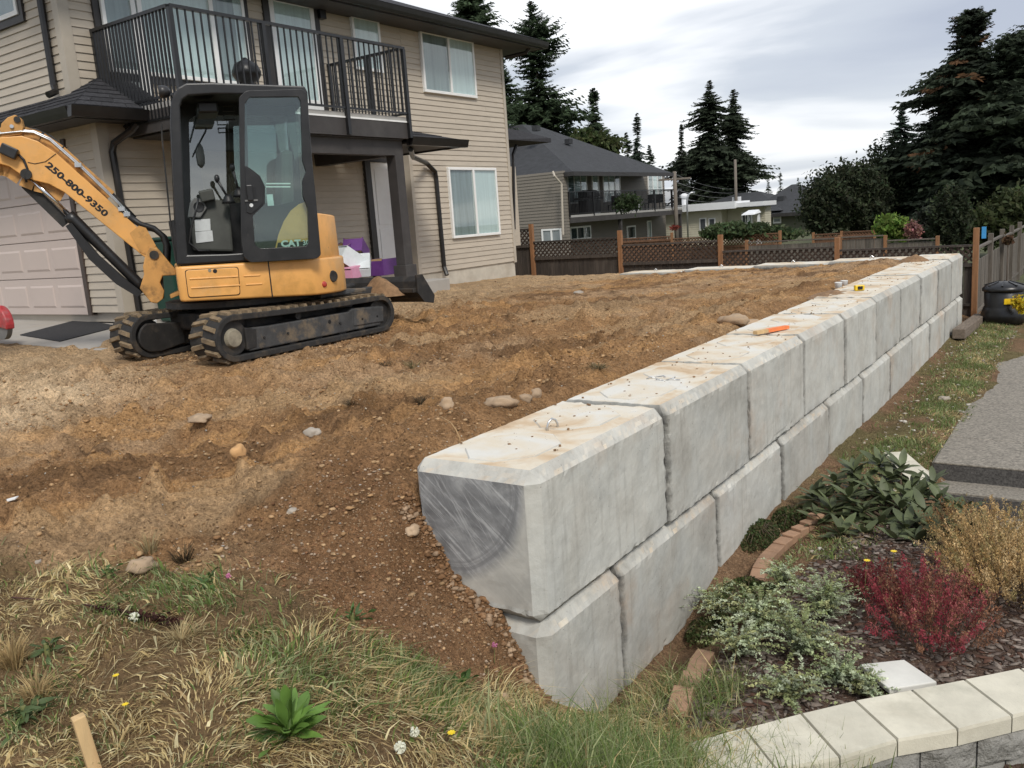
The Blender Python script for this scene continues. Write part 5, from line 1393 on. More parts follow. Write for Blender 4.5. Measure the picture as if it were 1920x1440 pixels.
# lug on the back of the boom with pin
lg = pxs([(0, 258), (2, 232), (14, 220), (28, 215), (40, 222), (44, 238), (40, 252)], VM + .06)
lug_ = plate(lg, VM - .06, VM + .06, 'cylinder_lug', 'digger_yellow_worn', bevel=0.006)
u, z = ep(22, 237, VM + .07); MB().cyl(ew(u, VM + .08, z), ew(u, VM - .08, z), .018, 12).build('pin', 'galvanised', lug_)
u, z = ep(32, 224, VM + .07); MB().cyl(ew(u, VM + .075, z), ew(u, VM - .075, z), .03, 14).build('pin_bush', 'machine_dark', lug_)
# boom cylinder
pA, pB, pC = ep(52, 328, VM), ep(128, 402, VM), ep(272, 543, VM)
w = np.array
MB().cyl(ew(pA[0], VM, pA[1]), ew(pB[0] , VM, pB[1]), .026, 16).build('cylinder_rod', 'chrome_rod', ex, True)
MB().cyl(ew(pA[0], VM + .12, pA[1]), ew(pA[0], VM - .12, pA[1]), .05, 16).build('rod_pin', 'machine_dark', ex)
MB().tube([ew(pB[0], VM, pB[1]), ew(pB[0] * .94 + pC[0] * .06, VM, pB[1] * .94 + pC[1] * .06), ew((pB[0] + pC[0]) / 2, VM, (pB[1] + pC[1]) / 2), ew(pC[0] * .9 + pB[0] * .1, VM, pC[1] * .9 + pB[1] * .1), ew(*[pC[0], VM, pC[1]])], [.058, .06, .052, .055, .05], 18).build('cylinder_barrel', 'cab_black', ex, True)
g1 = pxs([(135, 418), (185, 478), (232, 520), (268, 548), (258, 556), (218, 532), (168, 486), (124, 424)], VM)
plate(g1, VM - .07, VM + .07, 'cylinder_guard', 'hose_rubber')
gd0, gd1 = ep(48, 345, VM - .05), ep(125, 420, VM - .05)
MB().bar(ew(gd0[0], VM - .05, gd0[1]), ew(gd1[0], VM - .05, gd1[1]), .10, .03, up=DV).build('rod_guard', 'machine_dark', ex)
# hydraulic lines along the back of the boom
for i, (off, v) in enumerate(((3, .07), (7, .03), (10, -.02), (14, -.06))):
    L = [(-60, 272), (0, 252), (38, 248), (62, 250), (92, 264), (150, 315), (215, 378), (250, 415)]
    P_ = [ep(a + off * .35, b_ - off * .55, VM + v) for a, b_ in L]
    MB().tube([ew(a, VM + v, b_) for a, b_ in P_], .010, 6).build('hydraulic_line', 'galvanised' if i < 2 else 'machine_dark', boom, True)
for (a, b_) in ((147, 310), (228, 392), (238, 402)):
    u, z = ep(a, b_, VM + .05); MB().obox(ew(u, VM + .04, z), DU, DV, (0, 0, 1), .03, .06, .02).build('pipe_clamp', 'galvanised', boom)
for i, v in enumerate((.07, .02, -.03, -.08)):
    L = [(242, 406), (262, 420), (288, 428), (305, 442), (312, 460), (311, 485), (306, 505)]
    P_ = [ep(a + i * 1.2, b_ + i * 1.0, VM + v) for a, b_ in L]
    MB().tube([ew(a, VM + v, b_) for a, b_ in P_], .030, 8).build('hydraulic_hose', 'hose_rubber', ex, True)
# work light, cable and shackle on the boom
u, z = ep(17, 284, VM + .12)
wb = MB().obox(ew(u, VM + .13, z), DU * .86 + np.array((0, 0, -.5)), DV, np.array((0, 0, .86)) + DU * .5, .075, .045, .052).build('boom_light', 'cab_black', ex, bevel=0.012)
cp2 = [ep(*q, VM + .10) for q in ((35, 290), (45, 300), (52, 318), (47, 330), (50, 342))]
MB().tube([ew(a, VM + .11, b_) for a, b_ in cp2], .012, 7).build('light_cable', 'hose_rubber', ex, True)
cp3 = [ep(*q, VM + .09) for q in ((52, 304), (65, 307), (85, 303), (105, 288))]
MB().tube([ew(a, VM + .09, b_) for a, b_ in cp3], .003, 5).build('thin_wire', 'hose_rubber', ex)
# telephone number painted along the boom
VT = VM + .0862
a, b_ = ep(84, 311, VT), ep(197, 407, VT)
A_, B_ = ew(a[0], VT, a[1]), ew(b_[0], VT, b_[1])
xd = B_ - A_; Lx = np.linalg.norm(xd); xd = xd / Lx
yd = np.cross(DV, xd)
to = lettering('250-800-9350', A_, xd, yd if yd[2] > 0 else -yd, .085, 'decal_black', 'phone_number', boom, 1.0, .0035, 1.0)
xs = [ (Vector(v.co) - Vector(A_)).dot(Vector(xd)) for v in to.data.vertices]
sc = Lx / max(xs)
for v in to.data.vertices:
    t = (Vector(v.co) - Vector(A_)).dot(Vector(xd)); v.co = v.co + Vector(xd) * (t * (sc - 1))
# dipper arm and bucket, beyond the left of the picture
ar = [(-2.55, 3.55), (-2.78, 3.30), (-3.05, 2.3), (-3.12, 2.0), (-2.98, 1.98), (-2.80, 2.4), (-2.55, 3.2)]
plate([(u, z) for u, z in ar], VM - .08, VM + .08, 'dipper_arm', 'digger_yellow', bevel=0.01)
bk2 = [(-3.15, 2.10), (-2.95, 2.12), (-2.72, 1.95), (-2.60, 1.72), (-2.72, 1.56), (-2.98, 1.54), (-3.16, 1.66), (-3.05, 1.64), (-2.9, 1.66), (-2.78, 1.75), (-2.9, 1.95)]
plate(bk2, VM - .27, VM + .27, 'bucket', 'machine_dark')
# heap of soil on the blade
def heap(c, rx, ry, h, name, n=18, seed=0, mat='soil_plain'):
    V_ = []; F_ = []; rr = random.Random(seed)
    R_ = 7
    for i in range(R_ + 1):
        t = i / R_
        for k in range(n):
            a = 2 * math.pi * k / n
            jr = 1 + 0.22 * (mnoise.noise(Vector((math.cos(a) * 1.5 + seed, math.sin(a) * 1.5, seed * .7))))
            x = c[0] + rx * t * jr * math.cos(a); y = c[1] + ry * t * jr * math.sin(a)
            zz_ = c[2] + h * (1 - t ** 1.4) + (0.03 * mnoise.noise(Vector((x * 14, y * 14, seed))) if 0 < i < R_ else 0)
            V_.append((x, y, zz_))
    for i in range(R_):
        for k in range(n):
            F_.append((i * n + k, (i + 1) * n + k, (i + 1) * n + (k + 1) % n, i * n + (k + 1) % n))
    return MB().add(V_, F_).build(name, mat, None, True)
hpx = onx(715, 545, -5.5)
tag(heap((-5.12, by - .20, zbb + .10), .34, .17, .24, 'soil_heap', seed=3), 'small heap of brown soil lying on the excavator blade', 'soil')
# ================================================================== FENCES, NEIGHBOURS
simple('cedar_post', (0.26, 0.125, 0.055), 0.85, 0.25, 3, 0.4, 30, stretch=(8, 8, 0.8), stain=(0.16, 0.09, 0.05), stain_amt=0.6)
simple('fence_dark', (0.050, 0.040, 0.033), 0.9, 0.3, 3, 0.4, 30, stretch=(8, 8, 0.8), stain=(0.10, 0.085, 0.07), stain_amt=0.6, objvar=0.25)
simple('fence_grey', (0.115, 0.098, 0.080), 0.9, 0.3, 3, 0.4, 30, stretch=(8, 8, 0.8), stain=(0.20, 0.175, 0.145), stain_amt=0.6, objvar=0.2)
simple('lattice_brown', (0.050, 0.034, 0.025), 0.9, 0.3, 5, 0.2, 30)
simple('lattice_red', (0.15, 0.075, 0.04), 0.9, 0.3, 5, 0.2, 30)
def lattice(p0, p1, z0, z1, mat, parent, step=0.125, w=0.038, both=True):
    """crossed diagonal strips between two points; one joined part (strips are a few pixels wide)"""
    p0, p1 = np.array(p0, float), np.array(p1, float); d = p1 - p0; L = np.hypot(d[0], d[1]); d = d / L; h = z1 - z0
    nrm = np.array([-d[1], d[0]]); m_ = MB()
    def seg(s0, t0, s1, t1, o):
        A = np.array([p0[0] + d[0] * s0 + nrm[0] * o, p0[1] + d[1] * s0 + nrm[1] * o, z0 + t0]); B = np.array([p0[0] + d[0] * s1 + nrm[0] * o, p0[1] + d[1] * s1 + nrm[1] * o, z0 + t1])
        m_.bar(A, B, 0.008, w, up=np.cross((B - A), (nrm[0], nrm[1], 0)))
    s = -h
    while s < L:
        a, b_ = max(s, 0), min(s + h, L)
        if b_ - a > 0.03:
            seg(a, a - s, b_, b_ - s, 0.006); seg(a, h - (a - s), b_, h - (b_ - s), -0.006)
        s += step
    o = m_.build('lattice', mat, parent)
    o['kind'] = 'stuff'
    return o
def fence(name, pts, label, ztop, zlat, zbot, boards, lat, post, bw=0.14, posth=0.2, cap=True, posts=True, group=None, pmat='cedar_post'):
    """pts: list of (x,y); each bay: posts, lattice above, boards below"""
    f = empty(name, (pts[0][0], pts[0][1], zbot[0]), label, 'fence', group)
    for i, p in enumerate(pts):
        if posts:
            MB().box(p[0] - .05, p[0] + .05, p[1] - .05, p[1] + .05, zbot[min(i, len(zbot) - 1)] - .3, post[i]).build('post', pmat, f, bevel=0.006)
    for i in range(len(pts) - 1):
        a, b_ = np.array(pts[i], float), np.array(pts[i + 1], float); d = b_ - a; L = np.hypot(*d); d /= L
        a = a + d * .055; L -= .11; nrm = np.array([-d[1], d[0]])
        zt0, zl0, zb0 = ztop[i], zlat[i], zbot[i]
        def rail(z, h=.05, t=.05): MB().bar((*a, z), (*(a + d * L), z), t, h).build('rail', boards, f)
        rail(zt0 - .02, .04, .07)
        if lat and zl0 < zt0:
            lattice(a, a + d * L, zl0 + .03, zt0 - .045, lat, f); rail(zl0, .07)
        rail(zb0 + .25)
        k = max(1, int(L / bw)); w_ = L / k
        me = MB().obox((0, 0, 0), (d[0], d[1], 0), (nrm[0], nrm[1], 0), (0, 0, 1), w_ / 2 - .004, .009, (zl0 - .03 - zb0) / 2).mesh('board')
        for q in range(k):
            c = a + d * (w_ * (q + .5)) + nrm * (.028 + .004 * (q % 2))
            obj('board', me, f, boards, loc=(c[0], c[1], (zl0 - .03 + zb0) / 2))
    return f
YF = 15.6
def fx_(px): return float(ony(px, 460, YF)[0])
px_posts = [998, 1163, 1351, 1570, 1830]
pts = [(fx_(930), YF)] + [(fx_(p), YF) for p in px_posts]
tops = [ony(930, 450, YF)[2]] + [ony(p, q, YF)[2] for p, q in ((998, 420), (1163, 432), (1351, 440), (1570, 445), (1830, 427))]
zt = [ony(980, 429, YF)[2], ony(1080, 450, YF)[2] + .02, ony(1250, 455, YF)[2], ony(1460, 466, YF)[2], ony(1700, 463, YF)[2]]
zl = [ony(980, 462, YF)[2], ony(1080, 482, YF)[2], ony(1250, 492, YF)[2], ony(1460, 499, YF)[2], ony(1700, 500, YF)[2]]
zb0 = [0.7, 0.7, 0.6, 0.5, 0.2, 0.05]
fence('lattice_topped_fence', pts, 'dark weathered wood fence with lattice tops and cedar posts behind the block wall', zt, zl, zb0, 'fence_dark', 'lattice_brown', tops)
# side fence running back from the corner post
xs_ = pts[-1][0]
sp = [(xs_, YF + .12)] + [(xs_ + .015 * k, YF + .12 + 2.3 * k) for k in range(1, 6)]
ztS = [onx(1862, 452, xs_)[2], ] 
fence('board_fence', sp, 'grey weathered board fence running back from the tall corner post', [1.55, 1.55, 1.5, 1.5, 1.5], [1.30] * 5, [0.0] * 6, 'fence_grey', None, [1.55, 1.70, 1.68, 1.66, 1.66, 1.66], bw=.15, pmat='fence_grey')
fence('garden_gate_fence', [(xs_ + 1.0, YF + 1.6), (xs_ + 3.2, YF + 1.4)], 'short dark board fence at the right edge behind the compost bin', [1.50], [1.25], [0.0, 0], 'fence_grey', None, [1.6, 1.6])
# far red lattice fence and grey fences in the gardens behind
YF2 = 30.0
def fx2(px): return float(ony(px, 445, YF2)[0])
fence('red_lattice_fence', [(fx2(1165), YF2), (fx2(1258), YF2 + .1), (fx2(1458), YF2 + .3)], 'reddish cedar fence with small lattice top in the garden behind', [ony(1210, 445, YF2)[2], ony(1380, 436, YF2)[2] - .1], [ony(1210, 452, YF2)[2], ony(1380, 462, YF2)[2]], [-.2, -.2, -.2], 'lattice_red', 'lattice_red', [ony(1165, 440, YF2)[2], ony(1258, 436, YF2)[2], ony(1458, 433, YF2)[2]])
YF3 = 36.0
def fx3(px): return float(ony(px, 445, YF3)[0])
fence('light_lattice_fence', [(fx3(1525), YF3), (fx3(1578), YF3), (fx3(1640), YF3)], 'light cedar lattice fence below the broad bushes far behind', [ony(1550, 438, YF3)[2], ony(1610, 433, YF3)[2]], [ony(1550, 446, YF3)[2], ony(1610, 442, YF3)[2]], [-.3] * 3, 'lattice_red', 'lattice_red', [ony(1525, 436, YF3)[2], ony(1578, 433, YF3)[2], ony(1640, 430, YF3)[2]])
fence('grey_board_fence', [(float(ony(1400, 450, 26)[0]), 26), (float(ony(1575, 445, 26)[0]), 26), (float(ony(1660, 445, 26)[0]), 26), (float(ony(1758, 445, 26)[0]), 26)], 'plain grey board fence standing behind the lattice fence', [ony(1480, 450, 26)[2], ony(1620, 442, 26)[2], ony(1710, 448, 26)[2]], [ony(1480, 456, 26)[2], ony(1620, 446, 26)[2], ony(1710, 452, 26)[2]], [-.2] * 4, 'fence_grey', None, [ony(1400, 450, 26)[2], ony(1575, 441, 26)[2], ony(1660, 441, 26)[2], ony(1758, 442, 26)[2]])

# ---- neighbour's taupe house with long balcony
simple('siding2', (0.170, 0.150, 0.122), 0.6, 0.08, 1.0, 0.1, 20, stretch=(1, 1, 5))
simple('shingle_far', (0.036, 0.038, 0.042), 0.95, 0.25, 3.0, 0.5, 40, stain=(0.06, 0.062, 0.066), stain_amt=0.5, sscale=9, bdist=0.02)
X2 = -22.1
nh = empty('neighbour_house', (X2, 42, 0), 'grey-brown neighbour house with hip roof and long railed balcony', 'house')
def P2(px, py, x=X2): return onx(px, py, x)
n0 = P2(1057, 360)[1]; n1 = P2(1262, 360)[1] + .4; ne = P2(1060, 322)[2]; nd = P2(1065, 404, X2 + .06)[2]
def lap(m_, x0, x1, y0, y1, z0, z1, e_=0.17):
    """lapped courses on a box's two visible faces (+X and -Y)"""
    k = int((z1 - z0) / e_) + 1
    for i in range(k):
        a = z0 + i * e_; b_ = min(z1, a + e_)
        if b_ - a < .02: continue
        m_.add([(x1 + .03, y0 - .03, a), (x1 + .03, y1, a), (x1, y1, b_), (x1, y0, b_), (x0, y0 - .03, a), (x0, y0, b_), (x0, y0, a), (x1, y1, a)], [(0, 1, 2, 3), (4, 0, 3, 5), (4, 6, 7, 1, 0)])
    m_.box(x0, x1 - .001, y0 + .001, y1, z0, z1)
Xw = X2 - 1.6; n1 = P2(1246, 360, Xw)[1]
wm = MB(); lap(wm, -34, X2, n0, n0 + .4, -0.4, ne + .05); lap(wm, -34, Xw, n0 + .4, n1, -0.4, ne + .05)
nb1 = P2(1030, 360, X2 - .2)
wm.build('wall', 'siding2', nh)
# forward bay on the left, with a lower soffit
bx1 = X2 - 1.6; by0 = onx(1022, 380, bx1)[1] ; 
w2_ = MB(); lap(w2_, -34, bx1, by0, n0, onx(1020, 419, bx1)[2], ne); w2_.build('bay_wall', 'siding2', nh)
# hip roof
ez_ = P2(1045, 322, X2 + .6)[2]; ya = P2(1048, 322, X2 + .6)[1] ; yb_ = P2(1262, 321, X2 + .6)[1]
ap_ = ondep(985, 234, 46); ridge = P2(985, 234, X2 - 6.5)
r0y = ridge[1] ; rz = ridge[2]
eL = by0 - .5
MB().add([(X2 + .6, eL, ez_), (X2 + .6, yb_, ez_), (-35, yb_, ez_), (-35, eL, ez_), (X2 - 6.5, eL + 6.2, rz), (X2 - 6.5, yb_ - 5.0, rz), (-35, yb_ - 5, rz), (-35, eL + 6.2, rz)], [(0, 1, 5, 4), (1, 2, 6, 5), (3, 0, 4, 7), (4, 5, 6, 7), (3, 2, 1, 0)]).build('roof', 'shingle_far', nh)
MB().box(X2 + .6, X2 + .63, eL, yb_, ez_ - .2, ez_ + .03).box(-35, X2 + .629, eL - .03, eL, ez_ - .2, ez_ + .028).build('fascia', 'dark_trim', nh)
for a, b_ in ((1068, 262), (1007, 237)):
    v_ = onx(a, b_, X2 - 3.2)
    MB().box(v_[0] - .25, v_[0] + .1, v_[1] - .2, v_[1] + .2, v_[2] - .25, v_[2] + .05).build('roof_vent', 'shingle_far', nh)
def nwin(px0, py0, px1, py1, x=Xw, cols=2, mats=('curtain_dark', 'curtain', 'curtain'), fr=.09):
    a, b_ = onx(px0, py0, x), onx(px1, py1, x)
    y0, y1, z1, z0 = a[1], b_[1], a[2], b_[2]
    w = MB()
    w.box(x, x + .08, y0, y1, z1 - fr, z1).box(x, x + .08, y0, y1, z0, z0 + fr).box(x, x + .08, y0, y0 + fr, z0 + fr, z1 - fr).box(x, x + .08, y1 - fr, y1, z0 + fr, z1 - fr)
    for c in range(1, cols): w.box(x, x + .078, y0 + (y1 - y0) * c / cols - .04, y0 + (y1 - y0) * c / cols + .04, z0 + fr, z1 - fr)
    o = w.build('window', 'white_vinyl', nh)
    for c in range(cols):
        a_, b2 = y0 + (y1 - y0) * c / cols + .05, y0 + (y1 - y0) * (c + 1) / cols - .05
        MB().box(x + .04, x + .045, a_, b2, z0 + fr, z1 - fr).build('curtain', mats[c % len(mats)], o)
        MB().box(x + .06, x + .065, a_, b2, z0 + fr, z1 - fr).build('pane', 'window_glass', o)
    return o
nwin(1061, 322, 1101, 381, cols=3, mats=('curtain_dark', 'curtain', 'curtain'))
nwin(1107, 325, 1124, 400, cols=1, mats=('curtain',), fr=.13)
nwin(1128, 325, 1163, 378, cols=3, mats=('curtain', 'curtain', 'curtain_dark'))
nwin(1213, 327, 1241, 376, cols=3, mats=('curtain_dark', 'curtain', 'curtain_dark'))
nwin(1067, 426, 1107, 447, cols=3, mats=('room_dark',))
nwin(1174, 424, 1191, 447, cols=1, mats=('room_dark',))
nwin(1212, 414, 1221, 450, cols=1, mats=('curtain_dark',))
# left-hand front window (faces -Y)
fw = ony(1035, 440, n0 - .01)
q0, q1 = ony(1016, 430, by0), ony(1053, 449, by0)
yw = onx(1035, 440, X2)[1]
w = MB(); x0, x1, z1, z0 = ony(1016, 430, n0)[0], ony(1053, 430, n0)[0], ony(1016, 430, n0)[2], ony(1016, 452, n0)[2]
w.box(x0, x1, n0 - .08, n0, z1 - .09, z1).box(x0, x0 + .09, n0 - .08, n0, z0, z1 - .09).box(x1 - .09, x1, n0 - .08, n0, z0, z1 - .09).box((x0 + x1) / 2 - .05, (x0 + x1) / 2 + .05, n0 - .08, n0, z0, z1 - .09)
wo = w.build('window', 'white_vinyl', nh); MB().box(x0 + .09, x1 - .09, n0 - .04, n0 - .03, z0, z1 - .09).build('pane', 'curtain_dark', wo)
# balcony
XB2 = X2 + .06
bq0 = n0 + .41; bq1 = onx(1279, 392, XB2)[1]
MB().box(Xw + .04, XB2, bq0, bq1, nd - .12, nd).build('deck', 'deck_membrane', nh)
MB().box(XB2 - .06, XB2 + .005, bq0, bq1, nd - .42, nd - .122).box(Xw + .04, XB2 - .061, bq1 - .06, bq1 - .001, nd - .42, nd - .123).build('rim_beam', 'beam_paint', nh)
zr2 = onx(1065, 363, XB2)[2]; zr2 = (zr2 + onx(1205, 354, XB2)[2]) / 2
r2_ = MB().bar((XB2, bq0, zr2), (XB2, bq1, zr2), .06, .05).bar((Xw + .04, bq1, zr2), (XB2, bq1, zr2), .06, .05)
R2 = r2_.build('railing', 'black_metal', nh)
MB().bar((XB2, bq0, nd + .08), (XB2, bq1, nd + .08), .04, .04).build('bottom_rail', 'black_metal', R2)
bme = MB().bar((0, 0, nd + .06), (0, 0, zr2), .026, .026).mesh('baluster')
yy = bq0
k = 0
while yy < bq1:
    if k % 16 == 0: MB().bar((XB2, yy, nd - .1), (XB2, yy, zr2), .08, .08).build('rail_post', 'black_metal', R2)
    else: obj('baluster', bme, R2, 'black_metal', loc=(XB2, yy, 0))
    yy += .17; k += 1
for yy in (onx(1163, 420, XB2 - .2)[1], onx(1275, 420, XB2 - .2)[1]):
    MB().box(XB2 - .3, XB2 - .1, yy - .1, yy + .1, -.4, nd - .42).build('post', 'beam_paint', nh)
dpp = [onx(1037, 322, X2 - .3), onx(1040, 330, X2 - .1), onx(1053, 345, X2 + .1), onx(1056, 440, X2 + .1)]
MB().tube(dpp, .06, 6).build('downpipe', 'siding_trim', nh)

# things on that balcony
bb = onx(1107, 402, XB2 - .5); bz = nd
g_ = empty('barbecue_grill', (bb[0], bb[1], bz), 'black covered barbecue grill on the neighbour balcony', 'grill')
yb = bb[1]
simple('grill_black', (0.012, 0.012, 0.013), 0.4, 0.3, 5, 0.1, 40)
MB().box(bb[0] - .3, bb[0] + .3, yb - .85, yb + .75, bz + .05, bz + .80).build('cabinet', 'grill_black', g_, bevel=.03)
MB().prism([(bb[0] - .32, yb - .8, bz + .95), (bb[0] + .32, yb - .8, bz + .95), (bb[0] + .30, yb - .8, bz + 1.2), (bb[0] + .1, yb - .8, bz + 1.36), (bb[0] - .3, yb - .8, bz + 1.3)], (0, 1.5, 0)).build('hood', 'grill_black', g_, bevel=.04)
MB().box(bb[0] - .3, bb[0] + .3, yb - 1.25, yb + 1.15, bz + .82, bz + .93).build('side_shelf', 'grill_black', g_)
def chair(px, py, xoff, lab):
    c = onx(px, py, XB2 + xoff); z = nd
    ch = empty('patio_chair', (c[0], c[1], z), lab, 'chair', 'black chairs on the neighbour balcony')
    x, y = c[0], c[1]
    MB().box(x - .28, x + .28, y - .28, y + .28, z + .42, z + .47).build('seat', 'grill_black', ch)
    MB().box(x - .28, x + .28, y + .26, y + .30, z + .47, z + 1.0).build('backrest', 'grill_black', ch)
    for sx in (-.26, .26):
        for sy in (-.26, .26): MB().box(x + sx - .02, x + sx + .02, y + sy - .02, y + sy + .02, z, z + .42).build('leg', 'grill_black', ch)
        MB().box(x + sx - .02, x + sx + .02, y - .28, y + .26, z + .65, z + .68).build('armrest', 'grill_black', ch)
chair(1152, 398, -.6, 'black patio chair between the grill and white planters on the balcony')
chair(1220, 396, -.7, 'nearer black patio chair right of the white planters')
chair(1234, 396, -.7, 'rightmost black patio chair by the balcony end')

# ---- small cream house with flat white eaves (faces the yard)
simple('cream_wall', (0.52, 0.49, 0.38), 0.7, 0.06, 2, 0.1, 20)
simple('white_eave', (0.76, 0.77, 0.78), 0.5, 0.04, 2, 0)
def lapy(m_, x0, x1, y0, y1, z0, z1, e_=0.16):
    k = int((z1 - z0) / e_) + 1
    for i in range(k):
        a = z0 + i * e_; b_ = min(z1, a + e_)
        if b_ - a < .02: continue
        m_.add([(x0, y0 - .025, a), (x1 + .02, y0 - .025, a), (x1, y0, b_), (x0, y0, b_), (x0, y0, a), (x1, y0, a)], [(0, 1, 2, 3), (4, 5, 1, 0)])
        m_.add([(x1 + .02, y0, a), (x1 + .02, y1, a), (x1, y1, b_), (x1, y0, b_)], [(0, 1, 2, 3)])
    m_.box(x0, x1 - .001, y0 + .001, y1, z0, z1)
Y3 = 57.0
def P3(px, py, y=Y3): return ony(px, py, y)
ch_ = empty('cream_house', (P3(1300, 430)[0], Y3, 0), 'low cream sided house with white eaves beyond the balcony', 'house')
zE3 = P3(1300, 396)[2]
xa, xm, xr = P3(1195, 400)[0], P3(1353, 400)[0], P3(1424, 400)[0]
m_ = MB(); lapy(m_, xa, xm, Y3, Y3 + 2.5, -.6, zE3); m_.build('wall', 'cream_wall', ch_)
m_ = MB(); lapy(m_, xm, xr, Y3 + 1.2, Y3 + 2.5, -.6, zE3); m_.build('wall', 'cream_wall', ch_)
MB().box(P3(1215, 390)[0], P3(1383, 390)[0], Y3 - .6, Y3 + 2.6, zE3, P3(1300, 383)[2]).build('eave_board', 'white_eave', ch_)
MB().box(P3(1352, 390)[0], P3(1434, 390)[0], Y3 - .3, Y3 + 2.6, zE3 + .06, P3(1390, 380)[2]).build('eave_board', 'white_eave', ch_)
for a, b_ in ((1314, 1323), (1331, 1340)):
    x0, x1 = P3(a, 415)[0], P3(b_, 415)[0]; z0, z1 = P3(a, 430)[2], P3(a, 411)[2]
    o = MB().box(x0 - .08, x1 + .08, Y3 - .08, Y3 - .03, z0 - .08, z1 + .08).build('window', 'white_vinyl', ch_)
    MB().box(x0, x1, Y3 - .09, Y3 - .081, z0, z1).build('pane', 'room_dark', o)
Yq = Y3 + 1.2
x0, x1 = P3(1393, 415, Yq)[0], P3(1409, 415, Yq)[0]; z0, z1 = P3(1393, 417, Yq)[2], P3(1393, 400, Yq)[2]
o = MB().box(x0 - .1, x1 + .1, Yq - .08, Yq - .03, z0 - .1, z1 + .1).build('window', 'white_vinyl', ch_)
for k in range(3): MB().box(x0 + (x1 - x0) * k / 3 + .03, x0 + (x1 - x0) * (k + 1) / 3 - .03, Yq - .09, Yq - .081, z0, z1).build('pane', 'room_dark', o)
cv_ = P3(1283, 372, Y3 + 2)
MB().cyl((cv_[0], cv_[1], cv_[2] - .8), (cv_[0], cv_[1], cv_[2] + .1), .20, 12).build('chimney_pipe', 'white_eave', ch_)
MB().lathe((cv_[0], cv_[1], cv_[2] + .05), [(.30, 0), (.36, .08), (.36, .2), (.1, .32)], 12).build('chimney_cap', 'white_eave', ch_, True)

# ---- olive-green house with wide dark hip roof
simple('olive_wall', (0.105, 0.110, 0.070), 0.7, 0.08, 1, 0.1, 20)
Y4 = 76.0
def P4(px, py, y=Y4): return ony(px, py, y)
gh = empty('olive_house', (P4(1470, 430)[0], Y4, 0), 'low olive-green house under a wide dark hip roof', 'house')
zE4 = P4(1470, 399)[2]
xl, xr = P4(1330, 410)[0], P4(1560, 410)[0]
m_ = MB(); lapy(m_, xl, xr, Y4, Y4 + 10, -.6, zE4 + .1, .2); m_.build('wall', 'olive_wall', gh)
def hip(pl, pr, rl, rr, yr, ze, nm='roof'):
    x0, x1 = P4(pl, 398)[0], P4(pr, 398)[0]; A, B = P4(rl[0], rl[1], yr), P4(rr[0], rr[1], yr)
    MB().add([(x0, Y4 - .8, ze), (x1, Y4 - .8, ze), (x1, yr + 7, ze), (x0, yr + 7, ze), tuple(A), tuple(B)], [(0, 1, 5, 4), (1, 2, 5), (2, 3, 4, 5), (3, 0, 4), (3, 2, 1, 0)]).build(nm, 'shingle_far', gh)
hip(1395, 1585, (1484, 346), (1494, 345), Y4 + 6, zE4)
hip(1240, 1470, (1385, 362), (1425, 359), Y4 + 8, zE4 + .25)
MB().box(P4(1395, 398)[0], P4(1585, 398)[0], Y4 - .85, Y4 - .8, zE4 - .3, zE4 - .003).build('fascia', 'dark_trim', gh)
x0, x1 = P4(1452, 410)[0], P4(1463, 410)[0]; z0, z1 = P4(1452, 417)[2], P4(1452, 401)[2]
o = MB().box(x0 - .1, x1 + .1, Y4 - .1, Y4 - .03, z0 - .1, z1 + .1).build('window', 'white_vinyl', gh)
for k in range(2): MB().box(x0, x1, Y4 - .11, Y4 - .101, z0 + (z1 - z0) * k / 2 + .05, z0 + (z1 - z0) * (k + 1) / 2 - .05).build('pane', 'curtain_dark', o)
for a, b_ in ((1466, 371), (1462, 387), (1382, 372)):
    v_ = P4(a, b_, Y4 + 2.5); MB().box(v_[0] - .3, v_[0] + .3, v_[1] - .5, v_[1] + .3, v_[2] - .5, v_[2] + .15).build('roof_vent', 'white_eave' if a == 1382 else 'shingle_far', gh)
# garden swing seat with white parasol-like roof by the cream house
sw = ony(1412, 432, 54)
ss = empty('white_garden_canopy', (sw[0], sw[1], 0), 'small white garden canopy frame beside the cream house', 'canopy')
zc = ony(1413, 402, 54)[2]
MB().hexa([(sw[0] - .5, sw[1] - .9, zc), (sw[0] + .4, sw[1] - .9, zc), (sw[0] + .4, sw[1] + .5, zc + .1), (sw[0] - .5, sw[1] + .5, zc + .1)], [(sw[0] - .4, sw[1] - .8, zc + .1), (sw[0] + .3, sw[1] - .8, zc + .1), (sw[0] + .3, sw[1] + .4, zc + .3), (sw[0] - .4, sw[1] + .4, zc + .3)]).build('canopy', 'white_eave', ss)
for dx_, dy_ in ((-.4, .3), (.3, .3)):
    MB().bar((sw[0] + dx_, sw[1] + dy_ + .4, -.5), (sw[0] + dx_, sw[1] + dy_, zc + .05), .12, .12).bar((sw[0] + dx_, sw[1] + dy_ - .5, -.5), (sw[0] + dx_, sw[1] + dy_, zc + .05), .12, .12).build('leg', 'white_eave', ss)

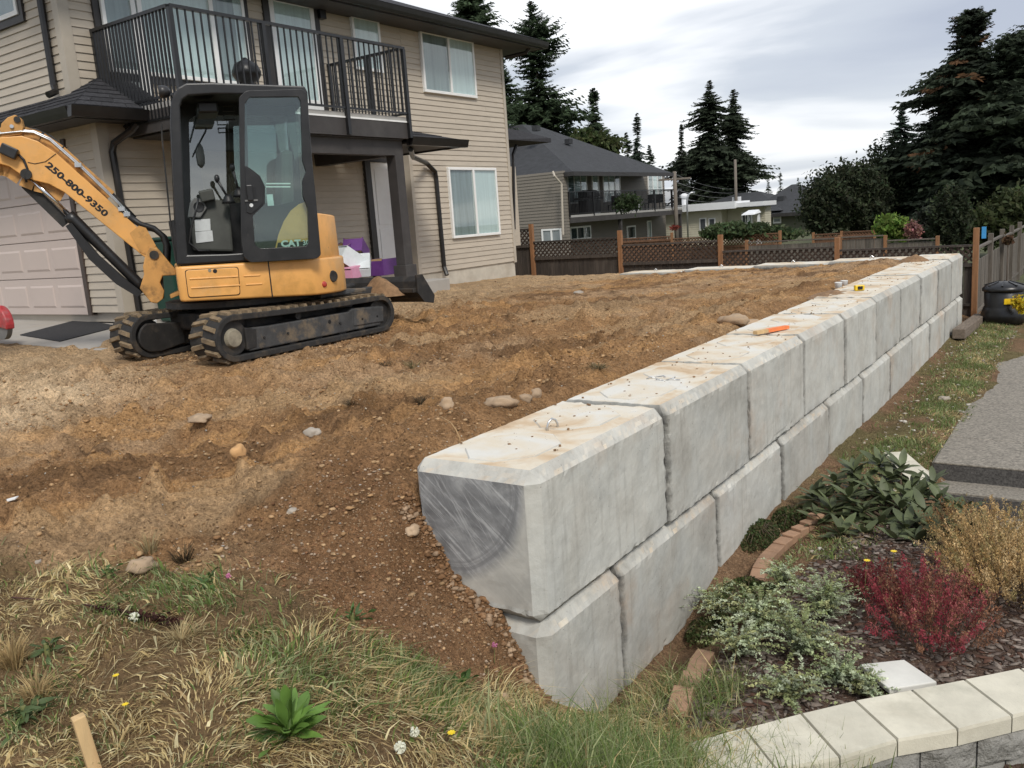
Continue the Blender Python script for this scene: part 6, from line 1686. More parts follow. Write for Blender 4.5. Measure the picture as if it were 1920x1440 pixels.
# ---- utility poles, street lamp and wires
simple('pole_wood', (0.17, 0.145, 0.12), 0.9, 0.2, 3, 0.3, 20, stretch=(6, 6, .6))
def pole(px, ptop, D, lab, arm=True):
    b_ = ondep(px, 420, D); t = ondep(px, ptop, D)
    u_ = empty('utility_pole', (b_[0], b_[1], -.5), lab, 'pole')
    MB().tube([(b_[0], b_[1], -.5), (b_[0], b_[1], t[2])], [.16, .12], 10).build('shaft', 'pole_wood', u_, True)
    if arm: MB().bar((b_[0] - .9, b_[1] - .6, t[2] - .5), (b_[0] + .9, b_[1] + .6, t[2] - .5), .1, .12).build('crossarm', 'pole_wood', u_)
    return t
t1 = pole(1268, 322, 58, 'weathered utility pole with crossarm at the end of the neighbour balcony')
t2 = pole(1381, 300, 82, 'slim utility pole rising before the dark conifer pair', False)
b_ = ondep(1283, 380, 60)
sl_ = empty('street_lamp', (b_[0], b_[1], -.5), 'curved white street lamp arm above the cream house', 'lamp')
c = [ondep(1288, 378, 60), ondep(1290, 366, 60), ondep(1296, 361, 60), ondep(1303, 361, 60)]
MB().tube([(c[0][0], c[0][1], -.5)] + c, .06, 6).build('arm', 'galvanised', sl_, True)
wires = []
for i, (h0, h1) in enumerate(((0.0, 0.3), (.5, .9), (1.0, 1.4), (1.5, 2.0))):
    A, B = t1 - np.array((0, 0, h0 + .2)), np.array(ondep(1395, 352 + 6 * i, 90))
    P_ = [A + (B - A) * s + np.array((0, 0, -3.0 * (s - s * s) * .6)) for s in np.linspace(0, 1, 10)]
    MB().tube(P_, .022, 4).build('overhead_wire', 'black_metal', None, label=('upper' if i == 0 else 'second' if i == 1 else 'third' if i == 2 else 'lowest') + ' dark overhead wire sagging from the weathered utility pole', cat='wire', group='overhead wires')
# ================================================================== TREES
attrcol('needles', 0.85, 0.15, 0.15, 0.35, 6)
attrcol('leaves', 0.75, 0.25, 0.38, 0.3, 12)
simple('bark', (0.085, 0.065, 0.050), 0.95, 0.3, 6, 0.6, 20, stretch=(6, 6, 1))
def tri_cloud(name, P, A, B, cols, mat, parent):
    """one rhombic leaf per row: centre P, half axes A and B"""
    V = np.stack([P - A, P + B * 0.9 - A * 0.1, P + A, P - B * 0.9 - A * 0.1], 1).reshape(-1, 3)
    F = np.arange(len(V)).reshape(-1, 4)
    return fastmesh(name, V, F, mat, np.repeat(cols, 4, axis=0), parent)
def conifer(px, ptop, hw, D, label, seed, base=-0.6, low=0.10, col=(0.030, 0.043, 0.024), sparse=1.0, droop=0.35, group='conifers', dead=0.0, powr=0.85):
    rng = np.random.default_rng(seed)
    t = ondep(px, ptop, D); H = t[2] - base; R = 1.55 * hw * D / FPX
    x0, y0 = t[0], t[1]
    tr = empty('conifer_tree', (x0, y0, base), label, 'tree', group)
    bend = rng.normal(0, .012 * H, 2)
    hs_ = np.linspace(0, 1, 7)
    MB().tube([(x0 + bend[0] * math.sin(3 * h), y0 + bend[1] * math.sin(3 * h), base + H * h) for h in hs_], [max(.02, .016 * H * (1 - h * .96)) for h in hs_], 7).build('trunk', 'bark', tr, True)
    nb = int(330 * sparse + H * 17 * sparse)
    h = low + (1 - low) * rng.random(nb) ** 0.80
    h = np.sort(h)
    az = rng.random(nb) * 2 * math.pi
    L = R * np.clip(1 - h, 0, 1) ** powr * rng.uniform(.55, 1.18, nb) * (0.75 + 0.35 * np.sin(h * 23 + seed)) + 0.10
    lobe = 1 + .25 * np.sin(az * 2 + seed); L *= lobe
    L *= np.where(h < low + .12, .75, 1.0)
    K = 13
    s = np.linspace(0.10, 1, K)
    Pc, Aa, Bb, Cc = [], [], [], []
    base_c = np.array(col)
    for i in range(nb):
        d = np.array([math.cos(az[i]), math.sin(az[i])])
        n_ = np.array([-d[1], d[0]])
        zc = base + H * h[i]
        drop = -droop * L[i] * s ** 1.4 + 0.16 * L[i] * s ** 4 + (0.30 * L[i] * s if h[i] > .85 else 0)
        c = np.stack([x0 + bend[0] * math.sin(3 * h[i]) + d[0] * L[i] * s, y0 + bend[1] * math.sin(3 * h[i]) + d[1] * L[i] * s, zc + drop], 1)
        shade = rng.uniform(.7, 1.35)
        brown = rng.random() < dead
        for side in (-1, 1, 0):
            k = K
            tl = (0.10 + 0.28 * L[i] * (1 - s * .7)) * rng.uniform(.6, 1.25, k)
            off = n_[None] * side
            dirv = np.concatenate([d[None] * .55 + off * .9 + rng.normal(0, .18, (k, 2)), (-.28 + rng.normal(0, .20, k))[:, None]], 1)
            dirv /= np.linalg.norm(dirv, axis=1)[:, None]
            if side == 0: dirv[:, 2] = rng.normal(-.35, .3, k)
            A = dirv * (tl * .5)[:, None]
            w_ = np.cross(dirv, rng.normal(0, 1, (k, 3))); w_ /= np.linalg.norm(w_, axis=1)[:, None] + 1e-9
            B = w_ * (tl * rng.uniform(.13, .24, k))[:, None]
            p = c + A * (1 if side else .3)
            Pc.append(p); Aa.append(A); Bb.append(B)
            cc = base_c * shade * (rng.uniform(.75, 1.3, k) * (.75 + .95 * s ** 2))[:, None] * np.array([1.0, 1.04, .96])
            if brown: cc = np.array([.11, .06, .03]) * rng.uniform(.7, 1.2, k)[:, None]
            Cc.append(cc)
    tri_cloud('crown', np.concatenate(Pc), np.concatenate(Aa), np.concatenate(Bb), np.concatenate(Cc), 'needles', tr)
    return tr
conifer(995, 2, 80, 74, 'tall open conifer with ragged branches rising behind the neighbour roof', 1, low=.20, droop=.15, sparse=.95, powr=.55)
conifer(938, 95, 48, 66, 'dark conifer half hidden behind the house corner', 2, low=.15, droop=.2, powr=.6)
conifer(872, -110, 70, 52, 'dark conifer whose branches show above the house eave', 3, low=.3, droop=.2, powr=.5)
conifer(1113, 165, 54, 84, 'middling conifer just right of the tall open conifer', 4, low=.1, droop=.2, powr=.7)
conifer(1064, 200, 34, 80, 'small dark conifer between two taller conifers above the neighbour roof', 14, low=.1, powr=.7)
conifer(1195, 212, 33, 92, 'slender pale-trunked conifer above the right slope of the neighbour roof', 5, low=.12, sparse=.8, droop=.45, col=(.035, .05, .036))
conifer(1173, 248, 23, 96, 'short thin conifer left of the slender pale-trunked one', 6, low=.1, sparse=.8)
conifer(1217, 272, 23, 96, 'stubby little conifer at the roof end', 7, low=.1, sparse=.8)
conifer(1332, 150, 80, 88, 'left and taller of the dark conifer pair above the cream house', 8, low=.06, sparse=1.25, droop=.4, col=(.026, .033, .022), powr=.75)
conifer(1376, 167, 72, 90, 'right and slimmer of the dark conifer pair above the cream house', 9, low=.06, sparse=1.2, droop=.4, col=(.028, .035, .023), powr=.75)
conifer(1278, 232, 26, 86, 'thin conifer standing against the left of the dark conifer pair', 10, low=.1, sparse=.8, col=(.030, .036, .026))
conifer(1440, 330, 12, 150, 'far tiny conifer left above the olive house roof', 11, sparse=.35)
conifer(1463, 322, 13, 150, 'far tiny conifer right above the olive house roof', 12, sparse=.35)
conifer(1496, 333, 6, 160, 'smallest far conifer poking over the olive house ridge', 13, sparse=.3)
conifer(1694, 193, 60, 60, 'pointed conifer standing left of the great dark conifers', 15, low=.08, droop=.3, col=(.032, .046, .036), sparse=.9)
conifer(1822, 18, 150, 48, 'great dark conifer dominating the right side of the sky', 16, low=.05, sparse=1.9, droop=.35, col=(.022, .028, .019), powr=.55, dead=.05)
conifer(1908, 62, 150, 46, 'second great dark conifer cut by the right edge', 17, low=.05, sparse=1.9, droop=.35, col=(.024, .031, .020), powr=.5)
conifer(1770, 210, 80, 52, 'lower dense conifer filling the gap below the great conifers', 18, low=.04, sparse=1.5, droop=.35, col=(.023, .030, .020), powr=.45, dead=.04)
conifer(1960, 20, 110, 56, 'dark conifer beyond the right edge behind the great conifers', 19, low=.05, sparse=1.2, col=(.024, .031, .020), powr=.5)

def bush(blobs, D, label, seed, n=5000, size=.16, col=(.045, .062, .026), name='broadleaf_bush', cat='bush', mat='leaves', base=-.5, trunk=True, hue=.25, group=None):
    """blobs: (px, py, half-width px, half-height px) in the photograph at distance D"""
    rng = np.random.default_rng(seed)
    c0 = ondep(blobs[0][0], blobs[0][1], D)
    t = empty(name, (c0[0], c0[1], base), label, cat, group)
    P, S, W_ = [], [], []
    tot = sum(b[2] * b[3] for b in blobs)
    for (px, py, hw, hh) in blobs:
        c = ondep(px, py, D); rx, rz = hw * D / FPX, hh * D / FPX
        k = int(n * hw * hh / tot)
        d = rng.normal(0, 1, (k, 3)); d /= np.linalg.norm(d, axis=1)[:, None]
        r = rng.random(k) ** .45
        ph = np.arctan2(d[:, 1], d[:, 0]); 
        r *= 1 + .20 * np.sin(ph * 5 + d[:, 2] * 7 + seed) + .13 * np.sin(ph * 11 + d[:, 2] * 13 + seed) + rng.normal(0, .06, k)
        r *= np.where(rng.random(k) < .05, rng.uniform(1.0, 1.3, k), 1.0)
        p = c[None] + d * r[:, None] * np.array([rx, rx, rz])[None]
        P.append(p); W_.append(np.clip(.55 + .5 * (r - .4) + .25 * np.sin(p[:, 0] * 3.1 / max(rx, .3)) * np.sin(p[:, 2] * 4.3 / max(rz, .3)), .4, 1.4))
        if trunk:
            MB().tube([(c[0] + rx * .1, c[1], base), (c[0], c[1], c[2])], [.05 * rx + .02, .02 * rx + .01], 6).build('trunk', 'bark', t, True)
    P = np.concatenate(P); W_ = np.concatenate(W_); k = len(P)
    a = rng.normal(0, 1, (k, 3)); a /= np.linalg.norm(a, axis=1)[:, None]
    b_ = np.cross(a, rng.normal(0, 1, (k, 3))); b_ /= np.linalg.norm(b_, axis=1)[:, None]
    sz = size * rng.uniform(.5, 1.3, k)
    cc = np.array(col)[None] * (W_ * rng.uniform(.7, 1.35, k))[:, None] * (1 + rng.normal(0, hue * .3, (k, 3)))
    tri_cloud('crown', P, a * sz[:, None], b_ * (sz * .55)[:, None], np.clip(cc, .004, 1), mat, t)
    return t
bush([(1570, 375, 62, 60), (1600, 350, 45, 42), (1545, 395, 40, 45), (1625, 385, 45, 55)], 50, 'broad grey-green leafy tree left of the great conifers', 31, 30000, .125, (.046, .058, .030), cat='tree', name='broadleaf_tree')
bush([(1665, 350, 55, 80), (1700, 380, 55, 70), (1640, 400, 40, 45)], 53, 'dark leafy tree mass between the broad tree and the conifers', 32, 24000, .13, (.026, .035, .018), cat='tree', name='broadleaf_tree')
bush([(1100, 268, 36, 24), (1140, 275, 28, 18)], 70, 'pale green treetop just over the neighbour roof', 33, 2500, .28, (.075, .095, .035), cat='tree', name='broadleaf_tree', trunk=False, base=0)
bush([(1370, 432, 42, 15), (1420, 434, 40, 14), (1340, 436, 25, 11), (1460, 440, 40, 12)], 34, 'leafy hedge dotted with white blossom before the cream house', 34, 7000, .11, (.075, .105, .045), cat='hedge', name='garden_hedge', trunk=False)
bush([(1673, 427, 30, 22), (1690, 432, 20, 16)], 31, 'rounded bright green shrub behind the grey board fence', 35, 3200, .11, (.16, .24, .05), name='garden_shrub')
bush([(1738, 420, 22, 32)], 32, 'small dark grey-green upright shrub', 36, 2500, .09, (.045, .055, .036), name='upright_shrub')
bush([(1783, 412, 34, 52), (1783, 385, 24, 30)], 30, 'tall rounded dark green cypress shrub behind the fence', 37, 8000, .08, (.040, .052, .026), name='upright_shrub')
bush([(1860, 420, 55, 40), (1900, 400, 45, 45), (1830, 440, 35, 25)], 33, 'loose yellow-green bushes at the right edge behind the fence', 38, 7000, .12, (.060, .075, .028), name='garden_shrub')
bush([(1850, 330, 80, 80), (1780, 330, 60, 70), (1910, 300, 60, 90)], 52, 'dark undergrowth below the great conifers', 39, 9000, .30, (.016, .021, .012), name='undergrowth')
bush([(1712, 432, 14, 16)], 30, 'faded pink hydrangea clump right of the bright green shrub', 40, 900, .07, (.34, .17, .15), name='flowering_shrub')
bush([(1180, 380, 22, 16), (1165, 383, 14, 14)], 48.6, 'leafy plants in white planters on the neighbour balcony', 41, 1800, .10, (.05, .075, .03), name='potted_plants', cat='plant', trunk=False, base=2.6)
bush([(1265, 427, 8, 5)], 46, 'small red flowers in a dark pot under the balcony', 42, 160, .08, (.30, .07, .05), name='potted_flowers', cat='plant', trunk=False)
# white planter boxes for them
for i, px in enumerate((1172, 1187)):
    c = onx(px, 397, XB2 - .35)
    MB().hexa([(c[0] - .22, c[1] - .42, nd), (c[0] + .22, c[1] - .42, nd), (c[0] + .22, c[1] + .42, nd), (c[0] - .22, c[1] + .42, nd)], [(c[0] - .26, c[1] - .46, nd + .5), (c[0] + .26, c[1] - .46, nd + .5), (c[0] + .26, c[1] + .46, nd + .5), (c[0] - .26, c[1] + .46, nd + .5)]).build('planter_box', 'white_eave', None, bevel=.02, label=('left' if i == 0 else 'right') + ' white planter box on the neighbour balcony', cat='planter', group='white planters')
# ================================================================== FOREGROUND PLANTS
attrcol('grass', 0.8, 0.2, 0.35, 0.2, 30)
def blades(name, P, hgt, wid, lean, cols, mat='grass', parent=None, curl=0.35):
    """curved grass blades: root P (n,3), height, half width, lean vectors (n,2)"""
    n = len(P); rng = np.random.default_rng(n)
    az = rng.random(n) * 2 * math.pi; w = np.stack([np.cos(az), np.sin(az), np.zeros(n)], 1) * wid[:, None]
    L3 = np.concatenate([lean, np.zeros((n, 1))], 1); up = np.zeros((n, 3)); up[:, 2] = hgt
    m1 = P + up * .55 + L3 * curl; m2 = P + up + L3
    m2[:, 2] -= np.linalg.norm(lean, axis=1) * .25
    V = np.stack([P - w, P + w, m1 + w * .8, m1 - w * .8, m2 + w * .12, m2 - w * .12], 1).reshape(-1, 3)
    b = np.arange(n)[:, None] * 6
    F = np.stack([b + [0, 1, 2, 3], b + [3, 2, 4, 5]], 1).reshape(-1, 4)
    return fastmesh(name, V, F, mat, np.repeat(cols, 6, axis=0), parent)
rng = np.random.default_rng(5)
PAL = np.array([(0.46, 0.36, 0.19), (0.38, 0.28, 0.14), (0.30, 0.21, 0.11), (0.52, 0.44, 0.27), (0.115, 0.150, 0.045), (0.085, 0.125, 0.040), (0.19, 0.215, 0.105), (0.24, 0.25, 0.13)]) * np.array([1.42, 1.46, 1.40])
def turf_patch(n, x0, x1, y0, y1, keep, hmin, hmax, greenf, seed, wid=.0022, flat=1.0):
    r = np.random.default_rng(seed)
    x = r.uniform(x0, x1, n); y = r.uniform(y0, y1, n)
    k = keep(x, y) > r.random(n); x, y = x[k], y[k]; n = len(x)
    z = ground_z(x, y) - .006
    g = fbm(x, y, 2.3, 3, 61); g2 = fbm(x, y, 0.9, 2, 67); dr = fbm(x, y, 1.6, 2, 64) * 14
    h = r.uniform(hmin, hmax, n) * (.55 + .9 * g2)
    green = r.random(n) < np.clip(greenf(x, y) + (g - .5) * 2.2, .04, .92)
    ci = np.where(green, r.choice([4, 5, 6, 7], n, p=[.34, .22, .26, .18]), r.choice([0, 1, 2, 3], n, p=[.34, .26, .18, .22]))
    c = PAL[ci] * r.uniform(.7, 1.25, n)[:, None]
    fl = np.where(green, .55, 1.25) * flat
    le = np.stack([np.cos(dr), np.sin(dr)], 1) * (h * fl * r.uniform(.2, 1.5, n))[:, None] + r.normal(0, 1, (n, 2)) * (h * .45)[:, None]
    h2 = h * np.where(green, r.uniform(.6, 1.1, n), r.uniform(.15, .85, n))
    return np.stack([x, y, z], 1), h2, (r.uniform(.5, 1.2, n) + (r.random(n) < .12) * r.uniform(.6, 1.8, n)) * wid, le, c
def fgkeep(x, y):
    e = y - turf_line(x) + 0.22 * (fbm(x, y, 3, 3, 71) - .5)
    return sstep(0.12, -0.12, e) * (.12 + .88 * sstep(.32, .55, fbm(x, y, 2.6, 3, 73)))
T = turf_patch(130000, -3.4, 1.35, -2.9, 0.45, fgkeep, .025, .085, lambda x, y: .10 + .28 * sstep(0.2, .9, x), 81, .0027)
tag(blades('dry_grass', *T), 'matted straw and green grass in the foreground', 'grass', kind='stuff')
T = turf_patch(6000, 0.35, 1.5, -1.0, 0.35, lambda x, y: sstep(0.05, -0.1, y - 0.12 - .6 * (x - .7)), .10, .24, lambda x, y: .75, 82, .0018, .6)
tag(blades('long_grass', *T), 'longer green grass tufts before the end of the capped planter wall', 'grass', kind='stuff')
T = turf_patch(3000, -0.02, 0.75, 0.10, 0.9, lambda x, y: sstep(.10, .2, x) * sstep(.9, .6, y) * .8, .10, .26, lambda x, y: .55, 83, .0018, .8)
tag(blades('verge_grass', *T), 'straggling grass at the foot of the nearest wall block', 'grass', kind='stuff')
# strip between wall and path
def stripkeep(x, y):
    return sstep(.32, .5, fbm(x, y, 1.5, 3, 75)) * sstep(.02, .25, x) * sstep(1.0, .75, x) * (.35 + .65 * sstep(.25, .6, x))
T = turf_patch(52000, 0.03, 1.0, 2.6, 15.3, stripkeep, .02, .075, lambda x, y: .72, 84, .0035, .8)
tag(blades('path_verge', *T), 'thin grass and weeds between block wall and path', 'grass', kind='stuff')
T = turf_patch(26000, 1.35, 4.0, -1.4, 1.6, lambda x, y: sstep(-.02, -.16, y - (0.55 + .78 * (x - 1.35))), .03, .07, lambda x, y: .95, 85, .003, .5)
tag(blades('lawn_grass', *T), 'short green lawn outside the capped planter wall', 'grass', kind='stuff')

# ---- leaf shapes
def leaf_mesh(L, Wd, curl=.12, fold=.25, n=5, name='leaf', wavy=0.0, peak=False):
    vs = []; fs = []
    for i in range(n + 1):
        t = i / n; w = Wd * (math.sin(math.pi * min(1, t * .92 + .06)) ** .8 if not peak else (.12 + .88 * t ** 1.2) * math.sin(math.pi * min(1, .25 + t * .74)) ** .7)
        zc = -curl * L * t * t
        wv = wavy * math.sin(t * 9)
        vs += [(t * L, -w, zc + fold * w + wv), (t * L, 0, zc), (t * L, w, zc + fold * w - wv)]
    for i in range(n):
        a = i * 3
        fs += [(a, a + 3, a + 4, a + 1), (a + 1, a + 4, a + 5, a + 2)]
    return MB().add(vs, fs).mesh(name)
def leafmat(name, col, rough=.4, var=.2, trans=.2, rib=True):
    m, n, b = material(name)
    P = pos(n); nz = noise_node(n, P, 9, 4)
    c = ramp(n, nz.outputs['Fac'], [(.3, tuple(k * (1 - var) for k in col)), (.7, tuple(k * (1 + var) for k in col))]).outputs[0]
    k = N(n, 'ShaderNodeMapRange'); n.links.new(rnd(n), k.inputs[0]); k.inputs[3].default_value = .7; k.inputs[4].default_value = 1.35
    hs = N(n, 'ShaderNodeHueSaturation'); n.links.new(c, hs.inputs['Color']); n.links.new(k.outputs[0], hs.inputs['Value']); c = hs.outputs[0]
    n.links.new(c, b.inputs['Base Color']); b.inputs['Roughness'].default_value = rough; b.inputs['Specular IOR Level'].default_value = .4
    o = n.nodes['Material Output']; t = N(n, 'ShaderNodeBsdfTranslucent'); n.links.new(c, t.inputs['Color'])
    mx = N(n, 'ShaderNodeMixShader'); mx.inputs[0].default_value = trans
    n.links.new(b.outputs[0], mx.inputs[1]); n.links.new(t.outputs[0], mx.inputs[2]); n.links.new(mx.outputs[0], o.inputs['Surface'])
leafmat('dock_leaf', (.125, .225, .045), .5)
leafmat('dock_leaf_dull', (.085, .125, .045), .6)
leafmat('rhodo_leaf', (.090, .110, .050), .5, .25, .15)
leafmat('clover_leaf', (.07, .13, .035), .6)
def put_leaf(me, parent, base, az, el, roll, scale, name='leaf'):
    o = bpy.data.objects.new(name, me); COL.objects.link(o)
    R = Matrix.Rotation(az, 4, 'Z') @ Matrix.Rotation(-el, 4, 'Y') @ Matrix.Rotation(roll, 4, 'X')
    mw = Matrix.Translation(Vector(base)) @ R @ Matrix.Diagonal((scale, scale, scale, 1))
    o.parent = parent; o.matrix_parent_inverse = Matrix.Translation(parent.location).inverted(); o.matrix_basis = mw
    return o
simple('stem_green', (.16, .17, .06), .6, .2, 20, .1)
simple('stem_brown', (.10, .07, .045), .8, .3, 20, .3)
def rosette(px, py, n, L, label, mat, seed, el0=.9, el1=.25, name='dock_weed', wd=.30, zoff=0):
    r = random.Random(seed); g = on_ground(px, py)
    t = empty(name, (g[0], g[1], g[2]), label, 'weed')
    mes = [leaf_mesh(L * k, L * wd * k * w, cu, .28, 8, 'leaf', .005, True) for k, w, cu in ((1, .55, .25), (.85, .68, .40), (1.1, .5, .15))]
    for m_ in mes: m_.materials.append(MATS[mat])
    for m_ in mes: m_.polygons.foreach_set('use_smooth', np.ones(len(m_.polygons), bool))
    for i in range(n):
        a = i * 2.4 + r.uniform(-.3, .3); f = i / n
        el = el0 * (1 - f) + el1 * f + r.uniform(-.35, .35)
        b = (g[0] + r.uniform(-.015, .015), g[1] + r.uniform(-.015, .015), g[2] + .01 + .03 * (1 - f))
        put_leaf(mes[i % 3], t, b, a, el, r.uniform(-.9, .9), r.uniform(.5, 1.2) * (.75 + .35 * f))
    MB().tube([(g[0], g[1], g[2] - .02), (g[0], g[1], g[2] + .05)], [.012, .008], 8).build('stem', 'stem_green', t)
    return t
rosette(545, 1390, 46, .165, 'bright green broad-leaved dock plant in the dry grass', 'dock_leaf', 3, 1.5, .45, wd=.44)
rosette(48, 1350, 26, .125, 'dull green broad-leaved weed at the lower left edge', 'dock_leaf_dull', 4, .5, .05)
rosette(865, 1295, 16, .075, 'small bushy weed at the foot of the cut bank', 'clover_leaf', 5, 1.2, .5, 'leafy_weed', .7)
rosette(662, 1170, 12, .085, 'little grassy weed on the upper turf edge', 'clover_leaf', 6, 1.0, .3, 'leafy_weed', .3)
rosette(90, 1230, 14, .08, 'flat green weed beside the straw tufts at left', 'dock_leaf_dull', 8, .5, .1, 'leafy_weed', .4)
rosette(390, 1100, 14, .075, 'dark green weed clump along the soil edge', 'clover_leaf', 9, .9, .2, 'leafy_weed', .4)
rosette(205, 1085, 10, .07, 'dark green tuft left along the soil edge', 'clover_leaf', 10, .9, .2, 'leafy_weed', .35)

# ---- small wild flowers
simple('petal_yellow', (.75, .55, .02), .5, .1, 20, 0)
simple('petal_pink', (.48, .16, .28), .6, .15, 30, 0)
simple('petal_white', (.62, .62, .50), .6, .1, 30, 0)
def flower(px, py, h, r_, mat, lab, kind='daisy', ground=True, D=None):
    g = on_ground(px, py) if D is None else ondep(px, py, D)
    t = empty('wild_flower', (g[0], g[1], g[2]), lab, 'flower')
    top = np.array([g[0] + .01, g[1], g[2] + h])
    MB().tube([g, (g[0] + .004, g[1] + .003, g[2] + h * .6), top], .0016, 5).build('stem', 'stem_green', t)
    if kind == 'daisy':
        me = leaf_mesh(r_, r_ * .35, .1, .1, 3, 'petal'); me.materials.append(MATS[mat])
        for k in range(8): put_leaf(me, t, top, k * math.pi / 4, .25, 0, 1, 'petal')
        MB().lathe(top, [(r_ * .3, 0), (r_ * .25, r_ * .2)], 8).build('centre', mat, t)
    else:
        rr = random.Random(int(px)); m_ = MB()
        for k in range(26):
            v = Vector((rr.gauss(0, 1), rr.gauss(0, 1), rr.gauss(0, 1))).normalized() * r_
            m_.tube([top, top + np.array(v)], [.002, r_ * .22], 5)
        m_.build('bloom', mat, t)
flower(1622, 1100, .16, .020, 'petal_yellow', 'left yellow daisy rising out of the red heather', D=4.9)
flower(1672, 1082, .16, .020, 'petal_yellow', 'right yellow daisy rising out of the red heather', D=5.0)
flower(845, 1402, .06, .016, 'petal_yellow', 'yellow flower low in the grass near the bottom edge')
flower(220, 1300, .07, .012, 'petal_yellow', 'small yellow flower right of the straw tufts', 'daisy')
flower(236, 1345, .05, .012, 'petal_yellow', 'small yellow flower right of the wooden stake', 'daisy')
flower(927, 1245, .10, .014, 'petal_pink', 'pink clover head before the cut bank', 'ball')
flower(428, 1095, .04, .012, 'petal_pink', 'pink clover head on the soil edge', 'ball')
flower(250, 1165, .02, .020, 'petal_white', 'white seed head beside the fallen brown dock stalk', 'ball')
flower(775, 1395, .05, .018, 'petal_white', 'white flower cluster in the grass at bottom centre', 'ball')
flower(748, 1420, .04, .020, 'petal_white', 'white flower cluster nearest the bottom edge', 'ball')
# fallen seed stalk
simple('seed_brown', (.060, .022, .018), .8, .4, 30, .4)
a, b_ = on_ground(25, 1135), on_ground(335, 1185)
t = empty('dock_stalk', tuple(a), 'fallen dark red-brown dock seed stalk lying on the grass', 'stalk')
ptsS = [a + (b_ - a) * s + np.array((0, 0, .035 + .02 * math.sin(s * 3))) for s in np.linspace(0, 1, 8)]
MB().tube(ptsS, [.003] * 8, 6).build('stem', 'seed_brown', t)
rr = np.random.default_rng(2); s = rr.uniform(.52, 1.0, 420); Pp = a + (b_ - a) * s[:, None] + rr.normal(0, .010, (420, 3)) + np.array((0, 0, .045))
A_ = rr.normal(0, .0055, (420, 3)); B_ = rr.normal(0, .0055, (420, 3))
tri_cloud('seed_head', Pp, A_, B_, np.array([(.055, .022, .018)]) * rr.uniform(.6, 1.8, 420)[:, None], 'leaves', t)

# ---- planting bed: rhododendron, heathers, ground cover
rh = on_ground(1668, 1015)
rhod = empty('rhododendron_shrub', (rh[0], rh[1] + .35, rh[2]), 'dark green rhododendron with whorled leathery leaves beside the wall', 'shrub')
wh = [(1565, 905, 3.7), (1602, 885, 3.9), (1648, 872, 4.0), (1690, 880, 4.0), (1640, 920, 3.7), (1592, 935, 3.5), (1545, 935, 3.6), (1712, 915, 3.9), (1748, 908, 4.0), (1690, 958, 3.5), (1732, 962, 3.4), (1775, 955, 3.6), (1805, 962, 3.5), (1650, 985, 3.3), (1700, 990, 3.2), (1578, 1002, 3.1), (1660, 940, 3.6), (1620, 960, 3.4), (1725, 935, 3.8), (1780, 985, 3.4), (1600, 915, 3.8), (1670, 900, 3.9), (1560, 960, 3.4), (1828, 988, 3.3), (1815, 1005, 3.1), (1790, 1000, 3.2), (1523, 932, 3.7), (1757, 1008, 3.1), (1735, 990, 3.25), (1540, 980, 3.3), (1620, 1005, 3.15), (1680, 1015, 3.05), (1720, 1018, 3.05), (1700, 935, 3.7), (1760, 940, 3.75)]
rm = [leaf_mesh(.175, .032, .18, .18, 5), leaf_mesh(.155, .030, .30, .15, 5), leaf_mesh(.19, .033, .12, .2, 5)]
for m_ in rm:
    m_.materials.append(MATS['rhodo_leaf']); m_.polygons.foreach_set('use_smooth', np.ones(len(m_.polygons), bool))
r = random.Random(9)
for i, (px, py, yy) in enumerate(wh):
    c = ony(px, py, yy)
    MB().tube([(rh[0] + r.uniform(-.1, .1), rh[1] + .35 + r.uniform(-.1, .1), rh[2]), ((c[0] + rh[0]) / 2, (c[1] + rh[1] + .35) / 2, (c[2] + rh[2]) / 2 - .03), (c[0], c[1], c[2])], [.011, .008, .005], 6).build('branch', 'stem_brown', rhod)
    MB().lathe((c[0], c[1], c[2] - .01), [(.006, 0), (.010, .015), (.002, .035)], 7).build('bud', 'stem_green', rhod, True)
    for k in range(17):
        put_leaf(rm[k % 3], rhod, (c[0], c[1], c[2] - .004 * k + .02), k * 2.4 + i, (1.0 - .085 * k) + r.uniform(-.15, .15), r.uniform(-.3, .3), r.uniform(.75, 1.1))
